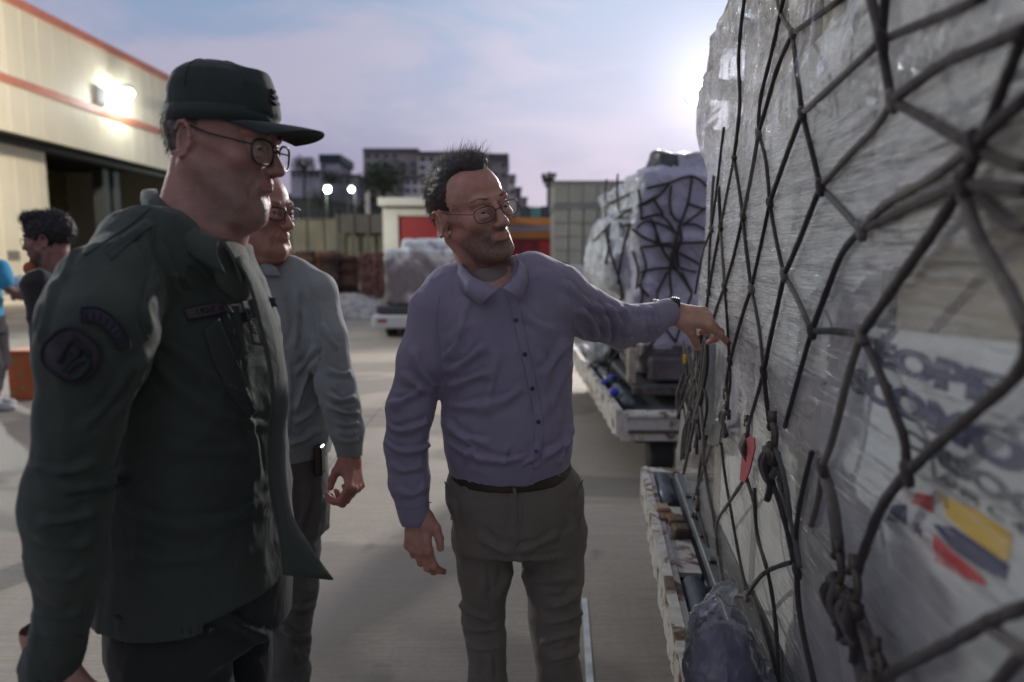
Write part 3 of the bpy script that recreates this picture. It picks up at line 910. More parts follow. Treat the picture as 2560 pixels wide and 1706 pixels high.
def wrap_mat(name, tint=(0.80, 0.82, 0.84), fac=0.42, sc=(3.0, 60.0), rot=0.0, bump=0.8, rough=0.13, dist=0.006, dark=None):
    k = NT(name)
    uv = k.n('ShaderNodeUVMap'); 
    mp = k.n('ShaderNodeMapping', {'Vector': uv.outputs[0]}); mp.inputs['Scale'].default_value = (sc[0], sc[1], 1); mp.inputs['Rotation'].default_value = (0, 0, rot)
    st_ = k.noise(mp.outputs[0], 1.0, 5, 0.6, 0.4)
    mp2 = k.n('ShaderNodeMapping', {'Vector': uv.outputs[0]}); mp2.inputs['Scale'].default_value = (sc[0]*4, sc[1]*3.2, 1); mp2.inputs['Rotation'].default_value = (0, 0, rot+.06)
    s2 = k.noise(mp2.outputs[0], 1.0, 3, 0.6, 0.2)
    obj = k.coord('Object'); cr_ = k.n('ShaderNodeTexVoronoi', {'Vector': obj, 'Scale': 7.0}, feature='DISTANCE_TO_EDGE')
    big = k.noise(obj, 3.0, 3)
    h = k.n('ShaderNodeMath', {0: st_, 1: s2}, operation='ADD').outputs[0]
    b1 = k.bump(h, bump, dist)
    b2 = k.bump(k.noise(obj, 26.0, 4, 0.6, 1.5), bump*.5, dist*1.5, b1)
    p = k.b; p.inputs['Coat Weight'].default_value = 1.0; p.inputs['Coat Roughness'].default_value = .05; k.l(b2, p.inputs['Coat Normal']); p.inputs['Base Color'].default_value = (*tint, 1); p.inputs['Roughness'].default_value = rough
    p.inputs['Specular IOR Level'].default_value = 0.9
    k.l(b2, p.inputs['Normal'])
    p.inputs['Coat Weight'].default_value = 0.0; p.inputs['Roughness'].default_value = .38
    tr = k.n('ShaderNodeBsdfTransparent', {'Color': (0.95, 0.955, 0.96, 1)})
    tl = k.n('ShaderNodeBsdfTranslucent', {'Color': (*tint, 1)}); k.l(b2, tl.inputs['Normal'])
    m0 = k.n('ShaderNodeMixShader', {0: 0.5}); k.l(p.outputs[0], m0.inputs[1]); k.l(tl.outputs[0], m0.inputs[2])
    mx = k.n('ShaderNodeMixShader')
    ff = k.rng(h, 0.80, 1.22, fac*.25, min(1, fac*2.0))
    ff2 = k.n('ShaderNodeMath', {0: ff, 1: k.rng(big, 0.34, 0.66, 0.4, 1.4)}, operation='MULTIPLY', use_clamp=True).outputs[0]
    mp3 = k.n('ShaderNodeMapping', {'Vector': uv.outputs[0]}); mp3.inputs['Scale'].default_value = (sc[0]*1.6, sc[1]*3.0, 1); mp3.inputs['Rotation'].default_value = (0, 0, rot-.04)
    glint_ln = k.rng(k.noise(mp3.outputs[0], 1.0, 2, .5, .25), .605, .645, 0, .95)  # painted glints: white streak lines mixed into the film's colour and gloss
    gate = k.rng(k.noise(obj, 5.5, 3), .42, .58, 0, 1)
    glint_ln2 = k.n('ShaderNodeMath', {0: glint_ln, 1: gate}, operation='MULTIPLY').outputs[0]
    ff2 = k.n('ShaderNodeMath', {0: ff2, 1: glint_ln2}, operation='MAXIMUM').outputs[0]
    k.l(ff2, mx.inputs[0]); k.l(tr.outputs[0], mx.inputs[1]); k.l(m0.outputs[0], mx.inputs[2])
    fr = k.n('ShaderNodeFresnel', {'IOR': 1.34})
    f1 = k.n('ShaderNodeMath', {0: glint_ln2, 1: .45}, operation='MULTIPLY').outputs[0]
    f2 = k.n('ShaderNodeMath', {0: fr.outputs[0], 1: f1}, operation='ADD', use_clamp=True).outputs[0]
    gl = k.n('ShaderNodeBsdfGlossy', {'Color': (1, 1, 1, 1), 'Roughness': rough*.7}); k.l(b2, gl.inputs['Normal'])
    mz = k.n('ShaderNodeMixShader'); k.l(f2, mz.inputs[0]); k.l(mx.outputs[0], mz.inputs[1]); k.l(gl.outputs[0], mz.inputs[2])
    k.l(mz.outputs[0], k.out.inputs[0])
    return k.m
def uv_mesh(name, V, F, UV, mat):
    me = new_mesh(name, V, F, mat, True)
    l = me.uv_layers.new(name='UVMap')
    l.data.foreach_set('uv', np.asarray(UV, np.float32)[F.ravel()].ravel())
    return me
M_CORD = fabric('net_cord', (0.036, 0.028, 0.027), (0.062, 0.050, 0.046), 420, 0.85, 0.5, 0.25)
M_CORDP = fabric('net_cord_pale', (0.105, 0.092, 0.082), (0.16, 0.14, 0.125), 420, 0.85, 0.5, 0.2)
M_STEEL = simple('worn_steel', (0.10, 0.085, 0.07), 0.5, 0.5, 30.0, 0.5, 150, 0.6)
M_RAIL = simple('pallet_rail', (0.13, 0.14, 0.14), 0.45, 0.25, 8.0, 0.1, 60, 0.5)

# ---- load 1 : the big wrapped load at the right
load = empty('netted_load', 'huge plastic-wrapped load under a cord net filling the right side', 'cargo load')
def kraft(name, c):
    k = NT(name); v = k.coord()
    k.l(k.ramp(k.noise(v, 2.5, 4), [(0.3, tuple(x*.8 for x in c)), (0.7, tuple(x*1.15 for x in c))]), k.b.inputs['Base Color'])
    k.b.inputs['Roughness'].default_value = 0.75
    return k.m
CART = [kraft('carton_pale', (0.74, 0.73, 0.72)), kraft('carton_grey', (0.58, 0.575, 0.57)), kraft('carton_dull', (0.42, 0.375, 0.31)), kraft('carton_white', (0.82, 0.82, 0.82)), kraft('carton_dark', (0.09, 0.078, 0.072)), kraft('carton_lilac', (0.48, 0.45, 0.53))]
M_SHEET = kraft('label_sheet', (0.66, 0.67, 0.68))
rc = random.Random(5)
z = 0.66; row = 0
while z < 2.75:
    h = [.34, .30, .36, .28, .32, .34, .33][row % 7]
    s = .18 + (row % 2)*.2 - .3
    while s < 2.3:
        wd = rc.choice((.38, .46, .52)); e = min(s+wd, 2.36)
        if e-s > .08:
            mb = MB(); o = .012+rc.uniform(0, .022) + (0.05 if z > 1.85 else 0)
            pbox(mb, s+.004, e-.004, o, .55, z+.003, z+h-.003, bev=.008)
            pick = CART[4] if (z > 1.75 and rc.random() < .6) else CART[rc.choice((0, 0, 1, 1, 2, 3, 5))]
            if z > 1.9 and s > 1.2: pick = CART[rc.choice((1, 2, 4))]
            if 1.4 < z+h < 1.75 and s < 1.0: pick = CART[rc.choice((2, 5))]
            if z+h < 1.4 and s < 1.3: pick = CART[rc.choice((3, 1, 0))]
            mb.build('carton', pick, load)
        s = e
    z += h; row += 1
# printed sheet with lettering and flag bars
def on_face(mb_name, s0, s1, z0, z1, off, mat):
    mb = MB(); pbox(mb, s0, s1, off, off+.0015, z0, z1); return mb.build(mb_name, mat, load)
mb = MB()
pts = [(0.18, 1.145), (1.09, 1.175), (1.135, 1.235), (1.10, 1.40), (1.02, 1.425), (.18, 1.47)]
A = [PP(s, .004, z) for s, z in pts]; B = [PP(s, .007, z) for s, z in pts]; n_ = len(pts)
mb.raw(A+B, [tuple(range(n_)), tuple(range(2*n_-1, n_-1, -1))]+[(i, i+n_, (i+1) % n_+n_, (i+1) % n_) for i in range(n_)])
lab = mb.build('printed_sheet', M_SHEET, load)
M_INK = simple('navy_ink', (0.035, 0.04, 0.12), 0.7); M_INK2 = simple('grey_ink', (0.07, 0.08, 0.09), 0.7)
M_YEL = simple('yellow_ink', (0.80, 0.50, 0.02), 0.6); M_BLU = simple('blue_ink', (0.04, 0.05, 0.15), 0.6); M_REDI = simple('red_ink', (0.60, 0.02, 0.03), 0.6)
def text_on_face(txt, s_left, z0, size, mat, off=0.002, sx=1.0, bold=0.0):
    cu_ = bpy.data.curves.new('t', 'FONT'); cu_.body = txt; cu_.size = size; cu_.extrude = 0.0006; cu_.offset = bold
    to = bpy.data.objects.new('t', cu_); COL.objects.link(to)
    dg = bpy.context.evaluated_depsgraph_get(); dg.update()
    me = bpy.data.meshes.new_from_object(to.evaluated_get(dg))
    bpy.data.objects.remove(to)
    for v in me.vertices:
        x, y, q = v.co; p = PP(s_left-x*sx, off-q, z0+y); v.co = tuple(p)
    me.materials.clear(); me.materials.append(mat)
    return link('lettering', me, lab)
text_on_face('EOPF', 1.00, 1.378, .044, M_INK, sx=3.0, bold=.0024)
text_on_face('SCOMO', 1.075, 1.326, .046, M_INK, sx=2.6, bold=.0024)
text_on_face('CMSOC', .90, 1.292, .028, M_INK2, sx=3.0, bold=.001)
text_on_face('ANR C 4 S', .80, 1.274, .014, M_INK2, sx=3.0)
def poly_face(name, pts, off, mat, parent):
    A = [PP(s, off, z) for s, z in pts]; B = [PP(s, off+.0012, z) for s, z in pts]; n = len(pts)
    m = MB(); m.raw(A+B, [tuple(range(n)), tuple(range(2*n-1, n-1, -1))]+[(i, i+n, (i+1) % n+n, (i+1) % n) for i in range(n)])
    return m.build(name, mat, parent)
def q(pts): return [PL(x, y) for x, y in pts]
poly_face('yellow_bar', q([(2340, 1232), (2430, 1275), (2520, 1335), (2515, 1395), (2500, 1402), (2430, 1350), (2360, 1290)]), .0025, M_YEL, lab)
poly_face('blue_bar', q([(2325, 1310), (2380, 1320), (2450, 1368), (2512, 1410), (2505, 1452), (2440, 1420), (2370, 1370)]), .0025, M_BLU, lab)
poly_face('red_bar', q([(2326, 1330), (2365, 1365), (2440, 1430), (2460, 1465), (2400, 1445), (2330, 1400)]), .0022, M_REDI, lab)
poly_face('red_bar', q([(2285, 1232), (2325, 1240), (2325, 1282), (2272, 1258)]), .0025, M_REDI, lab)
poly_face('blue_bar', q([(2225, 1262), (2258, 1262), (2258, 1312), (2210, 1300)]), .0025, M_BLU, lab)
sc_ = PL(2287, 1322)
poly_face('star', [(sc_[0]+math.cos(a)*r*.9*1.6, sc_[1]+math.sin(a)*r*.9) for a, r in [(math.pi/2+i*math.pi/5, .011 if i % 2 == 0 else .0045) for i in range(10)]], .0025, M_BLU, lab)

# stretch wrap skin: a wrinkled sheet that turns round the far corner
sil = sorted([(PL(x, y)[1], PL(x, y)[0]) for x, y in ((1842, 11), (1806, 99), (1797, 183), (1772, 234), (1762, 311), (1772, 380), (1784, 439), (1780, 520), (1776, 620), (1760, 730), (1740, 860), (1722, 980), (1706, 1060), (1696, 1150))])
sz, ss = [a for a, b in sil], [b for a, b in sil]
def s_end(z): return np.interp(z, sz, ss)-.05
NS, NZ = 520, 430
Sg = np.linspace(0, 1, NS); Zg = np.linspace(.60, 3.0, NZ)
S2, Z2 = np.meshgrid(Sg, Zg)
SE = s_end(Z2)
L_face = SE-.02
arc = .14
tot = L_face+arc*1.57+.5
T = S2*tot
sf = np.minimum(T, L_face)
th_ = np.clip((T-L_face)/arc, 0, math.pi/2)
bk_ = np.maximum(T-L_face-arc*math.pi/2, 0)
S_ = .02+sf+arc*np.sin(th_); O_ = arc*(1-np.cos(th_))+bk_
Pq = np.stack([S_*1.0, O_*1.0, Z2], -1)
def ridged(P, sc, octs, seed):
    r = 0; a = 1
    for o in range(octs):
        r = r+a*(1-np.abs(vnoise(P, sc*2.1**o, seed+o*9))*2)**2; a *= .5
    return r
up = np.clip((Z2-1.62-.10*np.clip(S_-1.0, -1, 1))/.22, 0, 1); up = up*up*(3-2*up)
lowd = np.clip((1.25-Z2+.18*(S_-1.4))/.25, 0, 1)
mid = 1-np.maximum(up, lowd)
Pu = np.stack([S_*1.3, O_, Z2*.55], -1)
h_up = .016*ridged(Pu, 3.4, 4, 3)+.020*vnoise(Pq, 3.0, 8)
Pm = np.stack([S_*.5, O_*.5, Z2*7.5], -1)
lab_ = np.clip((1.55-Z2)/.1, 0, 1)*np.clip((1.35-S_)/.1, 0, 1)
h_mid = (.0032-.0024*lab_)*ridged(Pm, 4.2, 3, 21)+.012*vnoise(Pq, 2.6, 5)
Pd = np.stack([(S_-Z2*.9)*5.2, O_*4, (Z2+S_*.9)*.5], -1)
h_low = .0030*np.clip(ridged(Pd, 2.2, 2, 31)-.75, 0, 2)**1.5*2+.008*vnoise(Pq, 2.3, 15)
hh = up*h_up+mid*h_mid+lowd*h_low
bulge = .012+hh
nS, nO = np.sin(th_), np.cos(th_)
S3 = S_+nS*bulge; O3 = O_-nO*bulge-.004+.0*Z2
top_lean = np.clip(Z2-2.45, 0, 1); O3 = O3+top_lean**2*1.2
V = (cu[None, None]*S3[..., None]+cn[None, None]*(DFACE+O3)[..., None]); V[..., 2] = Z2
V = V.reshape(-1, 3)
ii = np.arange(NZ-1)[:, None]*NS+np.arange(NS-1)[None]
F = np.stack([ii, ii+1, ii+NS+1, ii+NS], -1).reshape(-1, 4)[:, ::-1]
UV = np.stack([T.ravel(), Z2.ravel()], -1)
zone = np.where((up.ravel() > .5), 0, np.where(lowd.ravel() > .5, 2, 1))
nzz = fbm(Pq.reshape(-1, 3), 5.0, 2, 77)*.06
zone = np.where((Z2.ravel()+nzz < 1.50-.10*np.clip(S_.ravel()-.9, -1, 1)) & (S_.ravel()+nzz < 1.30) & (zone < 3), 3, zone)
fz = zone[F[:, 0]]
me = uv_mesh('wrap', V, F, UV, None)
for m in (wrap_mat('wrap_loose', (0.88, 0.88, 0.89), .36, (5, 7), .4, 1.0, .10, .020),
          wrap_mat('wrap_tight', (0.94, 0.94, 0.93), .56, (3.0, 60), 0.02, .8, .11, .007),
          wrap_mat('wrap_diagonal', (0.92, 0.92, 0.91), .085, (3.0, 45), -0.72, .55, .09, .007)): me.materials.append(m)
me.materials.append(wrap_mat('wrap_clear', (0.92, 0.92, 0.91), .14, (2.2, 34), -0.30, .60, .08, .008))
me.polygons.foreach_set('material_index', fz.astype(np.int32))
link('wrap', me, load)
bvh1 = BVHTree.FromPolygons([tuple(v) for v in V[:]], [tuple(f) for f in F[::1]], all_triangles=False)
def on_load(px, py, lift=.012, bvh=None):
    r = Vector(ray(px, py)).normalized(); c = Vector((0, 0, CAMZ))
    h = (bvh or bvh1).ray_cast(c, r)
    if h[0] is None: return None
    return np.array(h[0]-r*lift*2.2)
# the net: cords between knots
def cord(pts, r=.0045, mat=None, lift=.010, name='net_cord', parent=None, taper=False):
    P = smooth_path([(p[0], p[1], 0) for p in pts], 5)
    out = []; 
    raw = [on_load(p[0], p[1], lift) for p in P]
    last = None
    for p, w_ in zip(P, raw):
        if w_ is None:
            s_, z_ = PL(p[0], p[1], -.02); w_ = PP(s_, -.02, z_)
        out.append(w_)
    A = np.array(out)
    # taut cord: smooth the path
    for _ in range(3): A[1:-1] = (A[:-2]+A[1:-1]*2+A[2:])/4
    mb = MB(); mb.tube([tuple(a) for a in A], r, 8)
    return mb.build(name, mat or M_CORD, parent or load, True)
CORDS = [
 [(1940,-14),(1952,37),(1981,84)], [(2110,-6),(1981,84)], [(1981,84),(1945,165),(1919,256),(1896,334)], [(1981,84),(2005,285)],
 [(2005,285),(2204,102)], [(2005,285),(1965,392),(1924,508)], [(2005,285),(2028,372),(2051,468)],
 [(2213,-10),(2208,60),(2204,102)], [(2175,-12),(2204,102)], [(2204,102),(2290,65),(2380,30),(2460,-8)], [(2204,102),(2215,180),(2230,252)],
 [(2230,252),(2298,202),(2369,153),(2504,99),(2570,70)], [(2230,252),(2196,312),(2130,380),(2051,468)], [(2230,252),(2320,300),(2395,345),(2438,362)],
 [(2438,362),(2500,300),(2575,240)], [(2455,350),(2500,240),(2535,150),(2572,60)], [(2438,362),(2340,440),(2230,500),(2180,545),(2152,577)],
 [(2438,362),(2425,420),(2405,460)], [(2405,460),(2300,508),(2200,555),(2152,577)], [(2405,460),(2480,468),(2575,475)],
 [(2405,460),(2425,540),(2460,620),(2520,720),(2572,826)], [(2405,460),(2470,510),(2530,566),(2575,572)], [(2438,362),(2500,402),(2575,420)],
 [(2405,460),(2360,540),(2290,640),(2220,740),(2152,837)],
 [(2051,468),(2090,508),(2152,577)], [(2152,577),(2106,630),(2070,720),(2029,829)], [(2051,468),(2030,520),(1995,610),(1960,688)],
 [(1924,508),(1940,600),(1960,688)], [(1960,688),(1990,740),(2029,829)], [(1960,688),(1945,760),(1925,850),(1909,932)],
 [(1924,508),(1905,600),(1878,722)], [(1857,541),(1865,620),(1878,722)], [(1896,334),(1880,430),(1857,541)], [(1896,334),(1915,400),(1924,508)],
 [(1835,394),(1846,460),(1857,541)], [(1835,394),(1846,310),(1850,237),(1846,150),(1853,60),(1862,-8)], [(1835,394),(1818,480),(1801,568)], [(1857,541),(1835,640),(1811,718)],
 [(1797,468),(1801,568)], [(1810,318),(1800,400),(1790,490),(1778,573)], [(1801,568),(1806,640),(1811,718)], [(1801,568),(1785,650),(1771,730)],
 [(1778,573),(1773,640),(1771,730)], [(1778,573),(1755,640),(1738,735)], [(1784,440),(1780,500),(1778,573)],
 [(1811,718),(1818,800),(1823,904)], [(1811,718),(1792,768),(1778,815),(1765,845)], [(1878,722),(1852,800),(1826,900)], [(1878,722),(1898,820),(1909,932)],
 [(1771,730),(1764,790),(1765,845)], [(1826,900),(1817,950),(1812,998)], [(1822,904),(1826,950),(1820,998)],
 [(1909,932),(1890,1000),(1872,1060)], [(1909,932),(1916,1000),(1926,1076)], [(2029,829),(2000,930),(1962,1068)], [(2029,829),(2090,828),(2152,837)],
 [(2152,837),(2115,960),(2084,1090),(2055,1169)], [(2152,837),(2195,921),(2235,1030),(2262,1100),(2267,1185)],
 [(2572,826),(2560,920),(2450,1020),(2340,1115),(2267,1185)], [(2267,1185),(2210,1255),(2170,1350),(2143,1432)],
 [(2055,1169),(2048,1240),(2028,1315)], [(1896,334),(1900,250),(1925,150),(1945,60),(1960,-8)],
 [(2572,1516),(2480,1550),(2393,1599),(2300,1645),(2215,1692),(2190,1716)], [(2572,1622),(2530,1665),(2490,1716)], [(2470,1565),(2520,1600),(2572,1640)],
 [(1983,1405),(1940,1418),(1905,1437),(1880,1470),(1868,1491)], [(1947,1716),(1920,1600),(1885,1500),(1866,1491)],
 [(1886,1220),(1892,1340),(1920,1430),(1940,1560),(1947,1716)], [(1860,1200),(1817,1266),(1790,1311),(1796,1400),(1812,1486)],
 [(1803,1108),(1812,1190),(1826,1270),(1845,1380),(1866,1482)], [(1767,1090),(1752,1149),(1745,1210),(1733,1257)], [(1758,1149),(1770,1230),(1785,1297),(1798,1420)],
 [(1790,1085),(1765,1150),(1742,1225)], [(1866,1194),(1886,1260)], [(1992,1428),(1999,1540),(2037,1716)], [(1946,1180),(1968,1330),(1983,1405),(1992,1428)],
 [(1812,1486),(1840,1488),(1866,1491)], [(1735,1255),(1760,1330),(1786,1430),(1812,1486)],
 [(2030,1130),(2005,1230),(1990,1330),(1992,1428)],
]
for i, c_ in enumerate(CORDS): cord(c_, r=.0041+.0004*((i*7) % 3)+.0019*min(1, max(0, (np.mean([q_[0] for q_ in c_])-1920)/330)), mat=M_CORD if (i % 4) else M_CORDP, lift=.008+.003*(i % 3))
# the broad pale strap runs
for c_ in ([(2055,1169),(2080,1250),(2092,1340),(2098,1400)], [(2112,1500),(2130,1580),(2160,1716)], [(2126,1490),(2160,1570),(2205,1716)]):
    cord(c_, r=.0095, mat=M_CORDP, lift=.008, name='strap')
KNOTS = [(1981,84),(2005,285),(2204,102),(2230,252),(2438,362),(2405,460),(2152,577),(2051,468),(1924,508),(1960,688),(2029,829),(1909,932),(1878,722),(1857,541),(1835,394),(1896,334),(1801,568),(1811,718),(1778,573),(1771,730),(1824,902),(2152,837),(2267,1185),(2055,1169),(1866,1491),(1992,1428)]
for i, (x, y) in enumerate(KNOTS):
    mb = MB(); c0 = on_load(x-3, y-10, .016); c1 = on_load(x+3, y+12, .016)
    if c0 is None or c1 is None: continue
    d = c1-c0; m_ = (c0+c1)/2; L = np.linalg.norm(d); d = d/L
    pts = [tuple(m_+d*t) for t in np.linspace(-.016, .016, 5)]
    mb.tube(pts, [.005, .0072, .0080, .0072, .005], 8)
    mb.build('knot', M_CORD if i % 3 else M_CORDP, load, True)
# net hooks, their tangled strap ends and the red tag
def hook(px, py, sc, seed, mat=M_STEEL):
    c = on_load(px, py, .02)
    if c is None: c = PP(*[PL(px, py)[0], -.03, PL(px, py)[1]])
    mb = MB(); r_ = random.Random(seed)
    ring = [tuple(c+cu*math.cos(a)*.020*sc+np.array([0, 0, 1])*math.sin(a)*.024*sc) for a in np.linspace(.5, 5.6, 12)]
    mb.tube(ring, .0065*sc, 8)
    mb.tube([tuple(c+np.array([0, 0, .02*sc])), tuple(c+np.array([0, 0, .045*sc])+cu*.006)], .008*sc, 8)
    mb.box(tuple(c+np.array([-.010, -.022, -.050])*sc), tuple(c+np.array([.010, .022, -.020])*sc), bev=.004*sc)
    o = mb.build('hook', mat, load, True)
    for k_ in range(4):
        m2 = MB(); a0 = r_.uniform(-1, 1)
        P = [c+np.array([0, 0, -.02])*sc, c+cu*.03*a0*sc-cn*.012+np.array([0, 0, -.05])*sc, c+cu*.022*r_.uniform(-1, 1)*sc+np.array([0, 0, -.085])*sc, c+cu*.03*r_.uniform(-1, 1)*sc+np.array([0, 0, -.05-.07*r_.random()])*sc]
        m2.tube([tuple(p) for p in smooth_path(P, 4)], .0062*sc, 7); m2.build('strap_end', M_CORD if k_ % 2 else M_CORDP, o, True)
    return o
hook(1815, 1003, 1.0, 1); hook(1930, 1092, 1.15, 2); hook(2093, 1420, .9, 3); hook(2132, 1462, .9, 4); hook(1742, 1258, 1.1, 5); hook(2190, 1668, .8, 6); hook(1866, 1076, .8, 7)
for (x0, y0, x1, y1, sd_) in ((1925,1115,1960,1230,1),(1935,1110,1975,1300,2),(1915,1120,1985,1400,3),(2130,1480,2190,1660,4),(2110,1490,2230,1700,5),(1945,1200,2000,1420,6)):
    r_ = random.Random(sd_)
    cord([(x0, y0), ((x0*2+x1)/3+r_.uniform(-8, 8), (y0*2+y1)/3), ((x0+2*x1)/3+r_.uniform(-8, 8), (y0+2*y1)/3), (x1, y1)], r=.005, mat=M_CORD if sd_ % 2 else M_CORDP, lift=.012, name='strap_end')
M_TAGR = simple('red_tag', (0.33, 0.045, 0.06), 0.55, 0.15, 20); M_TAGW = simple('tag_paper', (0.55, 0.53, 0.50), 0.7)
def tag_plate(name, pts, lift, mat, parent=load, th=.003):
    A = [on_load(x, y, lift) for x, y in pts]
    c = sum(A)/len(A); nn = -cn
    B = [a+nn*th for a in A]; n = len(A)
    m = MB(); m.raw(list(B)+list(A), [tuple(range(n)), tuple(range(2*n-1, n-1, -1))]+[(i, i+n, (i+1) % n+n, (i+1) % n) for i in range(n)])
    return m.build(name, mat, parent)
tg = tag_plate('tag', [(1868, 1098), (1878, 1090), (1888, 1096), (1890, 1120), (1876, 1180), (1864, 1208), (1852, 1200), (1858, 1130)], .018, M_TAGR)
tag_plate('tag_paper', [(1868, 1112), (1880, 1113), (1872, 1162), (1860, 1154)], .022, M_TAGW, tg, .001)
tag_plate('label_plate', [(1782, 1060), (1806, 1062), (1800, 1110), (1786, 1116), (1768, 1110)], .018, M_RAIL)
tag_plate('label_plate', [(1788, 1052), (1816, 1024), (1818, 1050)], .020, M_TAGW)

# bundle of slack net cords that hangs at the far corner
bun = empty('cord_bundle', 'bundle of slack net cords hanging below the pointing hand at the big load', 'net cords')
rb = random.Random(21)
for i in range(26):
    x0 = 1706+rb.uniform(0, 64); x1 = 1690+rb.uniform(0, 78)
    Yb = 2.75+rb.uniform(-.1, .22)
    y0 = 855+rb.uniform(-18, 40); y1 = 1080+rb.uniform(-60, 110)
    def BW(x, y, dd=0): return W(x, y, min(2.78, PP(PL(x, y, -.04)[0], -.04, 0)[1])-.03-dd)
    dd = rb.uniform(0, .05)
    P = [BW(x0, y0, dd), BW(x0*.7+x1*.3+rb.uniform(-9, 9), y0*.65+y1*.35, dd), BW(x0*.3+x1*.7+rb.uniform(-12, 12), y0*.3+y1*.7, dd), BW(x1, y1, dd)]
    mb = MB(); mb.tube([tuple(p) for p in smooth_path(P, 4)], rb.choice((.0035, .0045, .006)), 6)
    mb.build('cord', M_CORD if rb.random() < .6 else M_CORDP, bun, True)
sb_ = Sculpt(W(1700, 1080, 2.5)-.15, W(1790, 880, 2.5)+.15, .006)
sb_.cap(W(1748, 925, 2.5), W(1742, 1005, 2.5), .03, .024, .01); sb_.cap(W(1757, 905, 2.5), W(1748, 940, 2.5), .018, .028, .01)
v_, f_ = sb_.mesh(); v_ = v_+vnormals(v_, f_)*(fbm(v_, 40, 2, 3)*.003)[:, None]
sdf_obj('ratchet_cover', v_, f_, simple('black_rubber', (0.018, 0.017, 0.017), 0.5), bun)
mb = MB(); p = W(1712, 898, 2.56); mb.box(tuple(p+[-.006, -.004, -.018]), tuple(p+[.006, .004, .018]), bev=.003); mb.build('yellow_clip', M_YEL, bun)

# ---- airline pallet base and roller dolly under load 1
base = empty('pallet_base', 'flat grey aluminium pallet with edge rail under the big load', 'pallet')
def prail(name, s0, s1, o0, o1, z0, z1, mat, parent, bev=.003):
    mb = MB(); pbox(mb, s0, s1, o0, o1, z0, z1, bev); return mb.build(name, mat, parent)
prail('sheet', -.6, 2.85, 0.0, 2.4, .588, .598, M_RAIL, base)
prail('edge_rail', -.6, 2.85, -.045, -.005, .583, .617, M_RAIL, base, .004)
prail('end_rail', 2.85, 2.89, -.045, 2.4, .583, .617, M_RAIL, base, .004)
for i in range(13):
    prail('stud', .3+i*.19, .33+i*.19, -.038, -.012, .6175, .626, M_STEEL, base, .002)
M_PEEL = None
def peel():
    k = NT('peeling_paint'); v = k.coord()
    a = k.noise(v, 9, 6, 0.65, 0.8); b = k.noise(v, 40, 4)
    c = k.ramp(a, [(0.38, (0.10, 0.055, 0.03)), (0.43, (0.26, 0.20, 0.15)), (0.47, (0.50, 0.47, 0.42)), (0.8, (0.60, 0.575, 0.53))])
    c = k.mix(k.rng(b, .45, .75, 0, .45), c, (0.25, 0.22, 0.19))
    k.l(c, k.b.inputs['Base Color']); k.b.inputs['Roughness'].default_value = .7
    k.l(k.bump(a, .8, .006), k.b.inputs['Normal']); return k.m
M_PEEL = peel()
M_ROLLER = simple('roller_sleeve', (0.085, 0.10, 0.115), 0.38, 0.25, 14.0, 0.1, 60, 0.3)
M_TYRE = simple('tyre_black', (0.02, 0.019, 0.018), 0.85)
dol = empty('roller_dolly', 'white flaking-paint roller dolly carrying the big netted load', 'dolly')
def rough_bar(name, s0, s1, o0, o1, z0, z1, parent, amp=.006, step=.03, seed=1, mat=None):
    n = int((s1-s0)/step)+1; r_ = np.random.RandomState(seed)
    V = []; F = []
    for i in range(n):
        s = s0+(s1-s0)*i/(n-1); e = r_.uniform(-amp, amp, 4)
        for (o, z, j) in ((o0+e[0], z0, 0), (o1, z0, 1), (o1, z1+e[1]*.3, 2), (o0+e[2], z1+e[3]*.4, 3)): V.append(PP(s, o, z))
    for i in range(n-1):
        for j in range(4):
            F.append((i*4+j, i*4+(j+1) % 4, (i+1)*4+(j+1) % 4, (i+1)*4+j))
    F += [(0, 3, 2, 1), ((n-1)*4, (n-1)*4+1, (n-1)*4+2, (n-1)*4+3)]
    return link(name, new_mesh(name, V, [f[::-1] for f in F], mat or M_PEEL, False), parent)
rough_bar('side_channel', -.5, 3.24, -.165, -.135, .40, .535, dol, .006, .025, 3)
rough_bar('side_flange', -.5, 3.24, -.133, -.112, .50, .522, dol, .003, .03, 4)
for i, (a, b) in enumerate(((-.5, .3), (.42, 1.02), (1.14, 1.24), (2.16, 2.76))):
    rough_bar('deck_plate', a, b, -.110, -.035, .497, .512+.002*(i % 2), dol, .002, .04, 5+i)
prail('deck', -.5, 3.2, -.03, 2.3, .44, .50, M_RAIL, dol)
rough_bar('end_channel', 3.18, 3.24, -.13, 2.3, .40, .53, dol, .003, .03, 9)
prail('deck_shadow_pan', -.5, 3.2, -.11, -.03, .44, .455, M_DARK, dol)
for i, (a, b) in enumerate(((1.28, 2.10), (2.80, 3.16), (.45, 1.0))):
    if i == 2: continue
    mb = MB(); mb.tube([tuple(PP(a, -.072, .497)), tuple(PP(b, -.072, .497))], .037, 20); rl = mb.build('roller', M_ROLLER, dol, True)
    for e in (a-.012, b+.012):
        mb = MB(); mb.tube([tuple(PP(e-.008, -.072, .497)), tuple(PP(e+.008, -.072, .497))], .028, 14); mb.build('end_cap', M_STEEL, rl, False)
